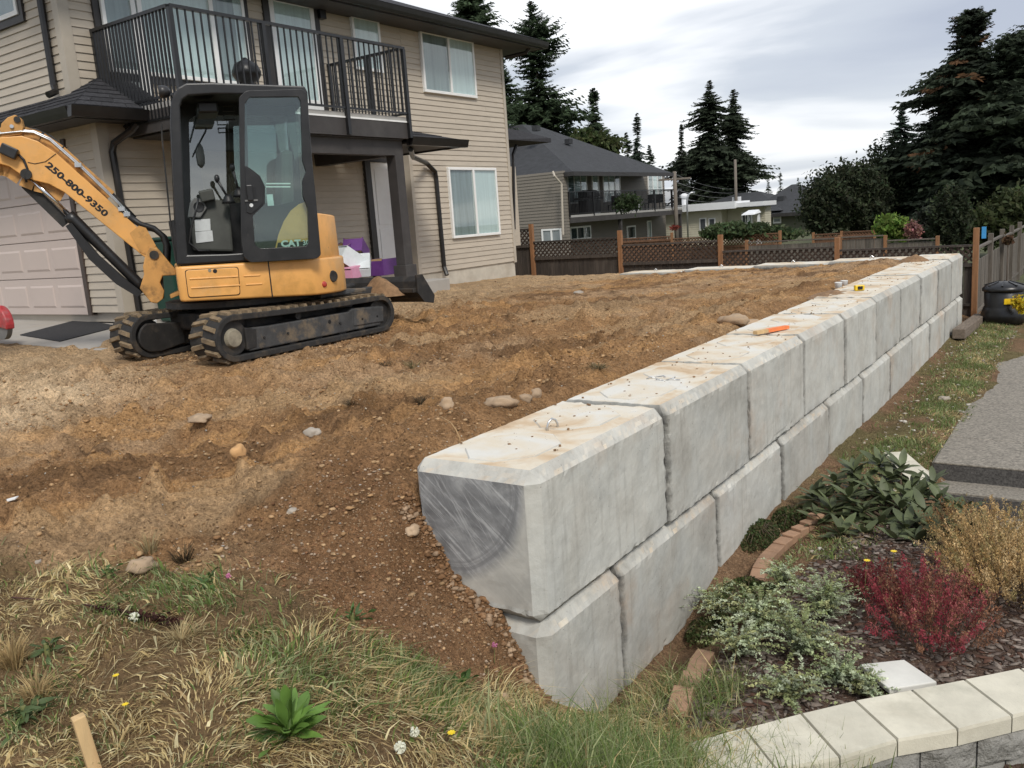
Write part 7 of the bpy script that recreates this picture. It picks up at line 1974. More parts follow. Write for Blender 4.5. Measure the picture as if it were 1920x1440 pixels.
def spikes(name, cx, cy, R, h0, h1, n, cols, label, seed, per=34, r0=.011, ls=.008, ell=1.0):
    rg = np.random.default_rng(seed)
    g = gz(cx, cy)
    t = empty(name, (cx, cy, g), label, 'shrub')
    a = rg.random(n) * 2 * math.pi; q = np.sqrt(rg.random(n))
    bx_, by_ = cx + R * .55 * q * np.cos(a), cy + R * .55 * q * np.sin(a) * ell
    tx, ty = cx + R * q * np.cos(a) + rg.normal(0, .02, n), cy + R * q * np.sin(a) * ell + rg.normal(0, .02, n)
    hz = (h0 + (h1 - h0) * (1 - q ** 2)) * rg.uniform(.6, 1.2, n)
    s = rg.random((n, per)) ** .7
    lo = .30
    s = lo + (1 - lo) * s
    P = np.stack([bx_[:, None] + (tx - bx_)[:, None] * s ** 1.2, by_[:, None] + (ty - by_)[:, None] * s ** 1.2, g + hz[:, None] * s], -1)
    P += rg.normal(0, 1, P.shape) * (r0 * (1.15 - .55 * (s - lo) / (1 - lo)))[:, :, None]
    P = P.reshape(-1, 3); k = len(P)
    A = rg.normal(0, 1, (k, 3)); A[:, 2] = np.abs(A[:, 2]) + .6; A /= np.linalg.norm(A, axis=1)[:, None]
    B = np.cross(A, rg.normal(0, 1, (k, 3))); B /= np.linalg.norm(B, axis=1)[:, None]
    sz = ls * rg.uniform(.6, 1.3, k)
    C_ = np.array(cols)[rg.integers(0, len(cols), (n, 1)).repeat(per, 1).reshape(-1)] * rg.uniform(.6, 1.4, k)[:, None]
    tri_cloud('flower_spikes', P, A * sz[:, None], B * (sz * .5)[:, None], C_, 'leaves', t)
    m_ = MB()
    for i in range(0, n, 3):
        m_.tube([(bx_[i], by_[i], g - .01), ((bx_[i] + tx[i]) / 2, (by_[i] + ty[i]) / 2, g + hz[i] * .42), (tx[i], ty[i], g + hz[i] * .95)], [.003, .002, .001], 4)
    m_.build('stems', 'stem_brown', t)
    return t
c = on_ground(1735, 1215)
spikes('red_heather', c[0], c[1] + .12, .40, .19, .42, 190, [(.33, .060, .078), (.26, .042, .058), (.38, .12, .115), (.20, .09, .06), (.33, .17, .10)], 'deep red heather bush in the planting bed', 1, 80, .013, .0075)
c2 = on_ground(1640, 1130)
spikes('red_heather', c2[0], c2[1] + .05, .20, .12, .24, 110, [(.24, .040, .05), (.19, .04, .045), (.14, .06, .042)], 'smaller red heather patch left of the deep red bush', 2)
c = on_ground(1905, 1165)
spikes('golden_heather', c[0] - .02, c[1] + .40, .55, .26, .48, 430, [(.56, .39, .19), (.47, .32, .14), (.38, .31, .14), (.62, .46, .24)], 'golden brown heather bush at the right edge', 3, 70, .012, .008)
c = on_ground(1790, 1010)
spikes('rusty_heather', 1.45, 3.15, .32, .15, .30, 150, [(.30, .17, .09), (.36, .23, .09), (.20, .16, .08)], 'rusty heather fringe behind the golden heather', 4)
def cover(name, cells, label, n, ls, cols, seed, cat='ground cover plant'):
    rg = np.random.default_rng(seed); g0 = gz(cells[0][0], cells[0][1])
    t = empty(name, (cells[0][0], cells[0][1], g0), label, cat)
    tot = sum(c[2] * c[3] for c in cells); P = []
    for (x, y, rx, ry, h) in cells:
        k = int(n * rx * ry / tot); a = rg.random(k) * 2 * math.pi; q = np.sqrt(rg.random(k))
        px_, py_ = x + rx * q * np.cos(a), y + ry * q * np.sin(a)
        zt2 = gz(x, y) + h * np.sqrt(np.clip(1 - q * q, 0, 1)) * (.55 + .8 * fbm(px_, py_, 9, 3, seed))
        P.append(np.stack([px_, py_, gz(x, y) + (zt2 - gz(x, y)) * rg.random(k) ** .35], 1))
    P = np.concatenate(P); k = len(P)
    A = rg.normal(0, 1, (k, 3)); A /= np.linalg.norm(A, axis=1)[:, None]
    B = np.cross(A, rg.normal(0, 1, (k, 3))); B /= np.linalg.norm(B, axis=1)[:, None]
    sz = ls * rg.uniform(.6, 1.3, k)
    C_ = np.array(cols)[rg.integers(0, len(cols), k)] * rg.uniform(.6, 1.35, k)[:, None]
    tri_cloud('foliage', P, A * sz[:, None], B * (sz * .75)[:, None], C_, 'leaves', t)
    m_ = MB()
    for (x, y, rx, ry, h) in cells:
        for i in range(26):
            a = rg.random() * 6.28; q = rg.uniform(.4, 1.1)
            m_.tube([(x, y, gz(x, y)), (x + rx * q * .6 * math.cos(a), y + ry * q * .6 * math.sin(a), gz(x, y) + h * .9), (x + rx * q * math.cos(a), y + ry * q * math.sin(a), gz(x, y) + h * .5)], .002, 4)
    m_.build('stems', 'stem_brown', t)
    return t
def gp_(px, py): q_ = on_ground(px, py); return q_[0], q_[1]
def sprigs(name, cells, label, seed, cols, per=54, ls=.0105):
    """arching shoots set with small paired leaves"""
    rg = np.random.default_rng(seed); x0_, y0_ = cells[0][0], cells[0][1]
    t = empty(name, (x0_, y0_, gz(x0_, y0_)), label, 'shrub')
    PP, AA, BB, CC = [], [], [], []; m_ = MB()
    for (x, y, R_, h, n) in cells:
        g = gz(x, y)
        for i in range(n):
            a = rg.random() * 6.283; q = rg.uniform(.25, 1.15); hh = h * rg.uniform(.6, 1.3) * (1.1 - .45 * q)
            d = np.array([math.cos(a), math.sin(a)]); s_ = np.sort(rg.uniform(.12, 1, per))
            wob = rg.normal(0, .012, 2)
            c = np.stack([x + d[0] * R_ * q * s_ ** 1.15 + wob[0] * np.sin(s_ * 5), y + d[1] * R_ * q * s_ ** 1.15 + wob[1] * np.sin(s_ * 4), g + hh * np.sin(s_ * 1.9) + .01], 1)
            k = per
            ld = rg.normal(0, 1, (k, 3)); ld[:, 2] = ld[:, 2] * .35 + .15; ld /= np.linalg.norm(ld, axis=1)[:, None]
            wd = np.cross(ld, np.array([0, 0, 1.0]) + rg.normal(0, .55, (k, 3))); wd /= np.linalg.norm(wd, axis=1)[:, None]
            z_ = ls * rg.uniform(.55, 1.35, k) * (1.15 - .5 * s_)
            PP.append(c + ld * (z_ * 1.1)[:, None]); AA.append(ld * z_[:, None]); BB.append(wd * (z_ * .62)[:, None])
            sh = rg.uniform(.75, 1.3)
            CC.append(np.array(cols)[rg.integers(0, len(cols))] * sh * (rg.uniform(.7, 1.3, k) * (.65 + .5 * s_))[:, None])
            if i % 2 == 0: m_.tube([c[0], c[per // 2], c[-1]], [.0022, .0015, .0007], 4)
    tri_cloud('foliage', np.concatenate(PP), np.concatenate(AA), np.concatenate(BB), np.concatenate(CC), 'leaves', t)
    m_.build('stems', 'stem_brown', t)
    return t
cl = []
for px, py, R_, h, n_ in ((1430, 1195, .34, .26, 110), (1505, 1235, .30, .24, 90), (1385, 1235, .24, .18, 60), (1575, 1290, .22, .14, 45), (1480, 1315, .24, .12, 45), (1350, 1160, .24, .20, 60), (1545, 1165, .24, .26, 70), (1620, 1308, .16, .10, 26), (1470, 1110, .2, .18, 45)):
    x, y = gp_(px, py); cl.append((x, y, R_, h, n_))
sprigs('grey_green_shrub', cl, 'low grey-green small-leaved shrub spreading in the planting bed', 5, [(.44, .50, .33), (.36, .42, .24), (.50, .55, .39), (.29, .33, .15), (.38, .39, .19)])
cl = [(*gp_(1400, 1130), .2, .3, .12), (*gp_(1330, 1190), .14, .2, .10)]
cover('green_weed_mat', cl, 'darker green weeds between the wall and the brick edging', 5000, .012, [(.065, .095, .030), (.09, .12, .04), (.16, .14, .06)], 6, 'weed')
cl = [(*gp_(1420, 1010), .14, .3, .10), (*gp_(1480, 975), .12, .28, .10)]
cover('low_weeds', cl, 'low weeds along the wall behind the brick edging', 3500, .013, [(.06, .09, .03), (.11, .10, .045)], 7, 'weed')

# ---- bark mulch in the bed, pebbles and clods on the soil
def chips(name, n, x0, x1, y0, y1, keep, smin, smax, cols, seed, label, flat=.35, lift=.3, mat='soil_bits', elong=1.0):
    rg = np.random.default_rng(seed)
    x = rg.uniform(x0, x1, n); y = rg.uniform(y0, y1, n)
    k = keep(x, y) > rg.random(n); x, y = x[k], y[k]; n = len(x)
    z = ground_z(x, y); s = smin + (smax - smin) * rg.random(n) ** 2.6
    base = np.array([(1, 0, 0), (0, 1, 0), (-1, 0, 0), (0, -1, 0), (.45, .45, .8), (-.45, .5, .75), (-.4, -.5, .85), (.5, -.45, .7), (0, 0, -.8)], float)
    Fq = np.array([(0, 1, 4), (1, 5, 4), (1, 2, 5), (2, 6, 5), (2, 3, 6), (3, 7, 6), (3, 0, 7), (0, 4, 7), (4, 5, 6), (4, 6, 7), (0, 8, 1), (1, 8, 2), (2, 8, 3), (3, 8, 0)])
    V = base[None] * (1 + rg.normal(0, .22, (n, 9, 3))) * s[:, None, None]
    V[:, :, 0] *= elong * rg.uniform(.8, 1.7, n)[:, None]; V[:, :, 2] *= flat * rg.uniform(.7, 1.5, n)[:, None]
    a = rg.random(n) * 6.283; ca, sa = np.cos(a)[:, None], np.sin(a)[:, None]
    X = V[:, :, 0] * ca - V[:, :, 1] * sa; Y = V[:, :, 0] * sa + V[:, :, 1] * ca
    V = np.stack([X + x[:, None], Y + y[:, None], V[:, :, 2] + (z + s * flat * lift)[:, None]], -1).reshape(-1, 3)
    F = (Fq[None] + (np.arange(n) * 9)[:, None, None]).reshape(-1, 3)
    C_ = np.array(cols)[rg.integers(0, len(cols), n)] * rg.uniform(.7, 1.25, n)[:, None]
    o = fastmesh(name, V, F, mat, np.repeat(C_, 9, axis=0))
    return tag(o, label, kind='stuff')
attrcol('soil_bits', .95, .15, 0, .3, 60, .6, 90, .008)
bedkeep = lambda x, y: sstep(.30, .45, x - .08 * y) * sstep(.30, .5, y - (.15 + .95 * (x - .65)) + .35) * sstep(4.3, 4.0, y)
chips('bark_mulch', 20000, .3, 2.6, .2, 4.2, bedkeep, .005, .022, [(.13, .10, .085), (.19, .155, .13), (.085, .06, .05), (.24, .20, .17), (.10, .055, .04)], 91, 'dark bark mulch chips covering the planting bed', .18, 1.0, elong=1.8)
dk_ = lambda x, y: sstep(-.05, .1, y - turf_line(x)) * sstep(-.80, -.90, x + np.where(y < 0, -.9, 0)) * np.clip(.25 + .9 * sstep(.42, .6, fbm(x, y, 1.4, 3, 93)), 0, 1)
chips('pebbles', 9000, -6, 0.1, -1.9, 5, dk_, .0025, .0085, [(.40, .31, .21), (.33, .23, .145), (.45, .38, .29), (.28, .20, .13), (.36, .33, .29)], 94, 'small pebbles strewn over the bare soil', .7, .2)
chips('soil_clods', 26000, -6, 0.1, -1.9, 6, dk_, .003, .018, [(.33, .20, .10), (.38, .245, .13), (.26, .15, .075), (.42, .28, .155)], 95, 'crumbled soil clods over the bare earth', .65, .15)
bank_k = lambda x, y: sstep(-.12, .0, y - turf_line(x)) * sstep(.02, -.04, y)
chips('bank_gravel', 4200, -1.3, .2, -1.1, .05, bank_k, .0025, .011, [(.30, .20, .12), (.38, .29, .21), (.22, .125, .065), (.26, .155, .085), (.19, .10, .052)], 96, 'loose gravel on the cut bank below the first block', .7, .2)
chips('bank_crumbs', 900, -.80, .06, -.10, .02, lambda x, y: np.ones(len(x)), .005, .022, [(.26, .155, .085), (.20, .11, .055), (.33, .23, .15)], 90, 'soil crumbs heaped against the first block', .7, .3)
far_k = lambda x, y: sstep(.35, .6, fbm(x, y, 1.0, 3, 97)) * sstep(-.85, -1.0, x)
chips('yard_stones', 2200, -9, -.9, 3, 13.5, far_k, .005, .024, [(.33, .22, .13), (.40, .31, .21), (.22, .13, .065), (.17, .10, .05)], 98, 'stones and lumps scattered across the far yard', .6, .15)
chips('verge_stones', 900, .05, .95, 2.4, 15, lambda x, y: np.full(len(x), .8), .008, .028, [(.36, .31, .25), (.45, .42, .37), (.24, .17, .11)], 99, 'scattered stones in the strip beside the wall', .6, .2)

# ---- larger stones, each its own thing
attr_st = simple('stone', (.36, .26, .17), .9, .25, 14, .7, 60, stain=(.26, .165, .09), stain_amt=.9, sscale=7, objvar=.2)
simple('stone_grey', (.36, .315, .26), .85, .15, 12, .4, 60)
simple('stone_orange', (.52, .30, .13), .85, .15, 12, .4, 60)
def stone(px, py, sx, sy, sz, lab, mat='stone', seed=0, group=None):
    g = on_ground(px, py)
    bm = bmesh.new(); bmesh.ops.create_icosphere(bm, subdivisions=3, radius=1)
    for v in bm.verts:
        q_ = v.co.copy(); f = 1 + .38 * mnoise.noise(q_ * 1.4 + Vector((seed * 3.7, 1, 2))) + .16 * mnoise.noise(q_ * 3.3 + Vector((seed, 5, 1))) + .05 * mnoise.noise(q_ * 9)
        v.co = Vector((q_.x * sx * f, q_.y * sy * f, q_.z * sz * f))
    bm.transform(Matrix.Rotation(seed * 1.7, 4, 'Z'))
    me = bpy.data.meshes.new('stone'); bm.to_mesh(me); bm.free()
    o = obj('stone', me, None, mat, True, loc=(g[0], g[1], g[2] + sz * .08))
    return tag(o, lab, 'stone', group)
SL = [(447, 852, .05, .04, .055, 'upright orange-tan stone left of centre in the soil', 'stone_orange'),
      (940, 755, .11, .07, .04, 'flat tan stone lying near the second block', 'stone'), (838, 760, .05, .045, .045, 'rounded tan stone beside the dark root tuft', 'stone'),
      (985, 748, .045, .04, .035, 'grey-brown stone right of the flat tan stone', 'stone'), (1005, 740, .05, .04, .04, 'rounded brown stone nearest the wall behind the second block', 'stone'),
      (585, 812, .05, .04, .03, 'pale cream pebble at the middle of the yard', 'stone_grey'), (548, 960, .03, .025, .022, 'small grey-blue pebble in the foreground soil', 'stone_grey'),
      (265, 1062, .06, .045, .035, 'tan stone half buried beside the dark roots', 'stone'), (375, 785, .10, .07, .03, 'flat tan slab of stone in the pale soil at left', 'stone'),
      (1408, 613, .13, .09, .06, 'large pale boulder near the far soil edge', 'stone'), (1375, 603, .16, .10, .07, 'flat pale boulder beside the large pale boulder', 'stone'),
      (1085, 550, .10, .07, .04, 'grey stone in the far soil before the lattice fence', 'stone_grey'), (70, 1055, .022, .02, .015, 'white pebble on the turf edge at far left', 'stone_grey'), (775, 995, .05, .035, .03, 'brown stone touching the front block corner', 'stone'),
      (1770, 748, .07, .05, .035, 'pale stone in the grass strip beside the wall', 'stone_grey'),
      (1450, 992, .09, .05, .03, 'flat beige stone at the wall foot behind the brick edging', 'stone'), (940, 1310, .035, .03, .025, 'reddish stone at the foot of the bank', 'stone')]
for i, s in enumerate(SL): stone(*s[:5], s[5], s[6], i + 1)
# ---- dry root tufts on the soil
def tuft(px, py, R, h, n, label, cols, seed):
    g = on_ground(px, py); rg = np.random.default_rng(seed)
    a = rg.random(n) * 6.283; q = rg.random(n)
    P = np.stack([g[0] + R * .4 * q * np.cos(a), g[1] + R * .4 * q * np.sin(a), np.full(n, g[2] - .005)], 1)
    le = np.stack([np.cos(a), np.sin(a)], 1) * (R * rg.uniform(.3, 1.1, n))[:, None]
    C_ = np.array(cols)[rg.integers(0, len(cols), n)] * rg.uniform(.6, 1.3, n)[:, None]
    o = blades('dry_tuft', P, h * rg.uniform(.3, 1.1, n), np.full(n, .0022), le, C_)
    tag(o, label, 'grass tuft')
DC = [(.11, .08, .05), (.20, .15, .08), (.06, .045, .03)]
tuft(787, 757, .12, .08, 160, 'dark root tuft lying before the second block', DC, 1)
tuft(660, 757, .10, .05, 110, 'flattened dark tuft in the middle of the yard', DC, 2)
tuft(775, 690, .13, .10, 120, 'dry grass tuft behind the dark root tuft', [(.26, .21, .10), (.14, .13, .06), (.35, .28, .16)], 3)
tuft(722, 685, .10, .06, 80, 'dark tuft near the excavator track end', DC, 4)
tuft(345, 1050, .09, .09, 150, 'dark upturned roots on the soil edge at left', DC, 5)
tuft(278, 1035, .08, .12, 60, 'straw tuft beside the upturned roots', [(.40, .32, .18), (.30, .24, .12)], 6)
tuft(1120, 690, .14, .06, 140, 'weedy tuft against the wall top further back', [(.13, .12, .06), (.20, .16, .09)], 7)
tuft(25, 1250, .08, .13, 260, 'tall bleached straw clump at far left', [(.50, .38, .19), (.42, .30, .15)], 8)
tuft(70, 1310, .10, .10, 260, 'bent bleached straw clump above the dull green weed', [(.50, .38, .19), (.42, .30, .15)], 9)
tuft(340, 1200, .12, .08, 220, 'flattened pale straw swirl in the foreground', [(.52, .43, .24), (.42, .32, .17)], 10)
# ================================================================== BED EDGES, PATH AND SMALL THINGS
simple('cap_stone', (0.60, 0.565, 0.46), .9, .12, 7, .5, 120, stain=(.46, .42, .33), stain_amt=.55, sscale=5, objvar=.05)
chips_on('cap_stone', (.25, .22, .17), 30, .66, .74, .7)
chips_on('cap_stone', (.33, .33, .26), 2.4, .55, .75, .45)

simple('split_face', (0.30, 0.29, 0.265), .95, .25, 14, .9, 60, stain=(.20, .19, .17), stain_amt=.5, sscale=6, bdist=.02)
simple('brick_edge', (0.33, 0.20, 0.125), .9, .2, 10, .5, 80, stain=(.22, .15, .10), stain_amt=.5, objvar=.15)
simple('aggregate', (0.225, 0.202, 0.168), .92, .55, 38, .7, 80, stain=(.16, .145, .12), stain_amt=.5, sscale=1.2, bdist=.006)
simple('aggregate_dark', (0.085, 0.08, 0.075), .92, .6, 60, .7, 90, bdist=.008)
simple('stake_wood', (0.58, 0.40, 0.20), .8, .15, 5, .3, 40, stretch=(8, 8, 1), stain=(.45, .26, .12), stain_amt=.5)
simple('stake_orange', (0.80, 0.22, 0.07), .7, .15, 9, .2, 40)
simple('old_timber', (0.17, 0.135, 0.105), .95, .3, 5, .5, 40, stretch=(6, 1, 6))
simple('plastic_black', (0.012, 0.012, 0.013), .35, .2, 6, .1, 50)
simple('plastic_yellow', (0.75, 0.50, 0.02), .35, .1, 8, 0)
simple('plastic_white', (0.75, 0.75, 0.73), .4, .06, 8, 0)
simple('tile_white', (0.66, 0.65, 0.60), .8, .1, 6, .3, 60, stain=(.5, .47, .40), stain_amt=.4)
simple('card_purple', (0.12, 0.035, 0.19), .6, .15, 8, .1)
simple('card_brown', (0.36, 0.235, 0.115), .85, .12, 8, .2)
simple('card_white', (0.66, 0.70, 0.71), .6, .08, 8, .1)
simple('card_pink', (0.62, 0.28, 0.40), .6, .1, 8, .1)
simple('tool_red', (0.42, 0.045, 0.05), .4, .2, 10, .1, stain=(.25, .2, .19), stain_amt=.6, sscale=9)
simple('mat_black', (0.022, 0.022, 0.024), .9, .4, 30, .5, 120)
simple('bin_green', (0.008, 0.045, 0.03), .5, .2, 5, .1)

# ---- capped planter wall
ZC = .36
bk = [(1290, 1393), (1395, 1364), (1502, 1336), (1603, 1312), (1709, 1292), (1808, 1273), (1912, 1252), (2020, 1232)]
fr = [(1332, 1480), (1455, 1440), (1575, 1418), (1683, 1385), (1796, 1366), (1898, 1341), (2000, 1316), (2105, 1292)]
BK = [onz(a, b_, ZC) for a, b_ in bk]; FR = [onz(a, b_, ZC) for a, b_ in fr]
pw_ = empty('planter_wall', tuple(BK[3]), 'low curved planter wall with pale beige capstones at lower right', 'wall')
for i in range(len(BK) - 1):
    g_ = .0035
    def mid(P, Q, t): return P + (Q - P) * t
    L_ = np.linalg.norm(BK[i + 1] - BK[i]); e_ = g_ / L_
    q4 = [mid(FR[i], FR[i + 1], e_), mid(FR[i], FR[i + 1], 1 - e_), mid(BK[i], BK[i + 1], 1 - e_), mid(BK[i], BK[i + 1], e_)]
    dz = random.uniform(-.004, .004); ctr = sum(q4) / 4
    top = [ctr + (p - ctr) * .975 + np.array((0, 0, dz)) for p in q4]; md = [p + np.array((0, 0, dz - .014)) for p in q4]; lowp = [p + np.array((0, 0, -.085)) for p in q4]
    vs = lowp + md + top
    MB().add(vs, [(3, 2, 1, 0), (8, 9, 10, 11)] + [(a + k, a + (k + 1) % 4, a + 4 + (k + 1) % 4, a + 4 + k) for a in (0, 4) for k in range(4)]).build('capstone', 'cap_stone', pw_)
def rough_block(p, q, z0, z1, depth, seed, parent):
    """split-faced block: front face p-q, rough"""
    p, q = np.array(p, float), np.array(q, float); d = q - p; L_ = np.linalg.norm(d[:2]); d = d / L_; nr = np.array((d[1], -d[0], 0))
    V_ = []; F_ = []; nx_, nz_ = 12, 8
    for i in range(nx_ + 1):
        for k in range(nz_ + 1):
            s, t = i / nx_, k / nz_
            P_ = p + d * L_ * s; zz_ = z0 + (z1 - z0) * t
            e = min(s, 1 - s, t, 1 - t)
            o = .006 + .022 * min(1, e * 7) * (1 + .9 * mnoise.fractal(Vector((P_[0] * 11 + seed, P_[1] * 11, zz_ * 11)), 1, 2, 4))
            V_.append((P_[0] + nr[0] * o, P_[1] + nr[1] * o, zz_))
    for i in range(nx_):
        for k in range(nz_):
            a = i * (nz_ + 1) + k; F_.append((a, a + nz_ + 1, a + nz_ + 2, a + 1))
    m_ = MB().add(V_, F_)
    m_.hexa([(*p[:2], z0), (*q[:2], z0), (*(q - nr * depth)[:2], z0), (*(p - nr * depth)[:2], z0)], [(*p[:2], z1), (*q[:2], z1), (*(q - nr * depth)[:2], z1), (*(p - nr * depth)[:2], z1)])
    m_.build('wall_block', 'split_face', parent)
fl_ = [FR[0] + (FR[1] - FR[0]) * .0] 
for i in range(len(FR) - 1):
    a, b_ = FR[i] + (FR[i + 1] - FR[i]) * .45, (FR[i + 1] + (FR[i + 2] - FR[i + 1]) * .45 if i + 2 < len(FR) else FR[i + 1])
    inn = (BK[i] - FR[i]); inn = inn / np.linalg.norm(inn) * .035
    dd = (b_ - a) / np.linalg.norm(b_ - a) * .004
    rough_block(a + inn + dd, b_ + inn - dd, ZC - .245, ZC - .087, .2, i, pw_)
    a2, b2 = FR[i] + inn, FR[i + 1] + inn
    rough_block(a2 + dd, b2 - dd, ZC - .42, ZC - .248, .2, i + 20, pw_)

# ---- brick edging of the bed
be = empty('brick_edging', tuple(on_ground(1430, 1090)), 'curved edging of small tan bricks between wall and planting bed', 'edging')
path_ = [(1270, 1345), (1283, 1310), (1300, 1285), (1312, 1258), (1325, 1235)]
path2 = [(1418, 1098), (1424, 1082), (1434, 1064), (1446, 1048), (1460, 1034), (1476, 1020), (1492, 1008), (1508, 997), (1522, 985), (1536, 975), (1550, 966)]
for L in (path_, path2):
    P_ = [on_ground(*q) for q in L]
    for i in range(len(P_) - 1):
        a, b_ = np.array(P_[i]), np.array(P_[i + 1]); d = b_ - a; Ld = np.linalg.norm(d[:2]); d = d / Ld; nr = np.array((-d[1], d[0], 0)); c = (a + b_) / 2
        hl = Ld / 2 - .003
        MB().obox((c[0], c[1], c[2] + .025 + random.uniform(-.008, .008)), (d[0], d[1], 0), nr, (0, 0, 1), hl, .05, .04).build('brick', 'brick_edge', be, bevel=.006)

# ---- white lid among the plants
wq = [onz(a, b_, .275) for a, b_ in ((1612, 1245), (1695, 1236), (1757, 1278), (1668, 1292))]
MB().hexa([p - np.array((0, 0, .03)) for p in wq], wq).build('white_tile', 'tile_white', None, bevel=.006, label='square white tile lying between shrub and capstones', cat='tile')

# ---- path of exposed-aggregate slabs with two steps
ZP = .12
e0 = onz(1755, 866, ZP); yE = e0[1]; xl_ = e0[0] - .02; XRt = 3.2
pth = bpy.data.objects.new('path', MB().box(xl_ - .02, XRt + .02, yE + .03, 19.0, ZP - .30, ZP - .02).mesh('path')); COL.objects.link(pth)
pth.data.materials.append(MATS['aggregate']); tag(pth, 'exposed aggregate concrete path running along the wall', kind='structure')
yb = [yE] + [onz(1900, p, ZP)[1] for p in (828, 760, 712, 672, 645)] + [16.4, 18.4]
for i in range(len(yb) - 1):
    MB().box(xl_, XRt, yb[i] + (.004 if i else 0), yb[i + 1] - .004, ZP - .019, ZP + .001 * (i % 2)).build('slab', 'aggregate', pth, bevel=.006)
MB().box(xl_, XRt, yE - .002, yE + .028, ZP - .185, ZP - .021).build('riser', 'aggregate_dark', pth)
MB().box(xl_ + .02, XRt, yE - .36, yE - .003, ZP - .32, ZP - .172).build('step', 'aggregate', pth, bevel=.006)
MB().box(xl_ + .02, XRt, yE - .362 - .012, yE - .362, ZP - .34, ZP - .192).build('riser', 'aggregate_dark', pth)
MB().box(xl_ + .05, XRt, yE - 1.2, yE - .376, ZP - .5, ZP - .342).build('lower_slab', 'aggregate', pth, bevel=.006)
# pale edging slab beside the step
sq = [onz(a, b_, .22) for a, b_ in ((1655, 848), (1697, 846), (1752, 893), (1712, 908))]
MB().hexa([p - np.array((0, 0, .06)) for p in sq], sq).build('edging_slab', 'cap_stone', None, bevel=.008, label='pale beige slab lying between rhododendron and path step', cat='slab')

# ---- timber, compost bin, flowers at the far end
a, b_ = on_ground(1797, 640), on_ground(1838, 604)
d = b_ - a; d[2] = 0; d = d / np.linalg.norm(d); nr = np.array((-d[1], d[0], 0))
MB().obox((a + b_) / 2 + np.array((0, 0, .10)), d, nr, (0, 0, 1), np.linalg.norm((b_ - a)[:2]) / 2, .10, .085).build('timber_beam', 'old_timber', None, bevel=.01, label='old grey timber beam lying at the far foot of the wall', cat='timber')
c = on_ground(1880, 604)
cb = empty('compost_bin', tuple(c), 'round black compost bin with lid beside the corner post', 'bin')
hB = ondep(1880, 540, np.dot(c - CAM, _f))[2] - c[2]
rB = 34 * np.dot(c - CAM, _f) / FPX
MB().lathe(c, [(rB * 1.05, 0), (rB * 1.1, hB * .25), (rB * .98, hB * .45), (rB * .92, hB * .5), (rB * .96, hB * .92), (rB * .9, hB * .95)], 28).build('drum', 'plastic_black', cb, True)
MB().lathe(c + np.array((0, 0, hB * .95)), [(rB * 1.05, 0), (rB * 1.06, .05), (rB * .9, .10), (rB * .4, .16), (rB * .1, .17)], 28).build('lid', 'plastic_black', cb, True)
for k in range(8):
    t = k * math.pi / 4; MB().bar(c + np.array((rB * .35 * math.cos(t), rB * .35 * math.sin(t), hB * .95 + .165)), c + np.array((rB * .95 * math.cos(t), rB * .95 * math.sin(t), hB * .95 + .105)), .03, .02).build('lid_rib', 'plastic_black', cb)
lb = c - np.array((_f[0], _f[1], 0)) / np.hypot(_f[0], _f[1]) * rB * .985
MB().obox(lb + np.array((0, 0, hB * .68)) - np.array((_r0[0], _r0[1], 0)) * .05, _r0, (_f[0] / .98, _f[1] / .98, 0), (0, 0, 1), .13, .008, .05).build('label_plate', 'plastic_yellow', cb)
bush([(1908, 568, 12, 14), (1915, 580, 8, 8)], np.dot(c - CAM, _f) - .6, 'bright yellow flowers at the right edge beside the compost bin', 51, 420, .035, (.62, .46, .03), name='yellow_flowers', cat='flowers', trunk=False, base=.1)
bush([(1890, 450, 10, 10)], 20, 'dry brown shrub twigs before the right-hand fence', 52, 200, .05, (.13, .08, .045), name='dry_shrub')
m1 = ondep(1845, 436, 17.8)
MB().box(m1[0] - .04, m1[0] + .04, m1[1] - .02, m1[1] + .02, m1[2] - .12, m1[2] + .12).build('blue_marker', simple('marker_blue', (.05, .30, .62), .5, .1, 6, 0), None, label='small blue and white marker above the side fence', cat='marker')

# ---- things left on the wall and the soil
p, q = onz(1416, 624, 2 * WH + .03), onz(1476, 613, 2 * WH + .03)
st_ = empty('survey_stake', tuple(p), 'wooden stake with orange painted half lying on the wall top', 'stake')
mdp = p + (q - p) * .35
MB().bar(p, mdp, .05, .03).build('plain_half', 'stake_wood', st_); MB().bar(mdp, q, .05, .03).build('orange_half', 'stake_orange', st_)
for i, (a, b_) in enumerate(((1572, 545), (1583, 541))):
    g = onx(a, b_, -.83) if i == 0 else onx(a, b_, -.9)
    MB().lathe(g, [(.042, 0), (.05, .11), (.052, .115), (.046, .112), (.038, .01)], 16).build('paper_cup', 'plastic_white', None, True, label=('left' if i == 0 else 'right') + ' white cup standing on the soil behind the wall', cat='cup', group='white cups on the soil')
g = onz(1611, 544, 2 * WH + .012)
tm = empty('tape_measure', tuple(g), 'yellow and black tape measure on the wall top', 'tape measure')
MB().obox(g + np.array((0, 0, .03)), (_r0[0], _r0[1], 0), (-_r0[1], _r0[0], 0), (0, 0, 1), .06, .03, .035).build('case', 'plastic_yellow', tm, bevel=.012)
MB().obox(g + np.array((0, 0, .03)) - np.array((_f[0], _f[1], 0)) * .032, (_r0[0], _r0[1], 0), (-_r0[1], _r0[0], 0), (0, 0, 1), .03, .004, .02).build('grip', 'plastic_black', tm)
tag(heap(onx(1560, 552, -.62) * np.array((1, 1, 0)) + np.array((0, 0, 2 * WH - .012)), .26, .5, .035, 'soil_spill', seed=5), 'thin spill of soil on the wall top by the white cups', 'soil')
pk = onz(1722, 487, 2 * WH)
tag(heap((pk[0], pk[1] - .3, 2 * WH - .01), .25, .22, .12, 'soil_pile', seed=6), 'little pile of soil on the far corner of the wall', 'soil')
rb_ = np.random.default_rng(12); m_ = MB()
V_ = []
nC = 260
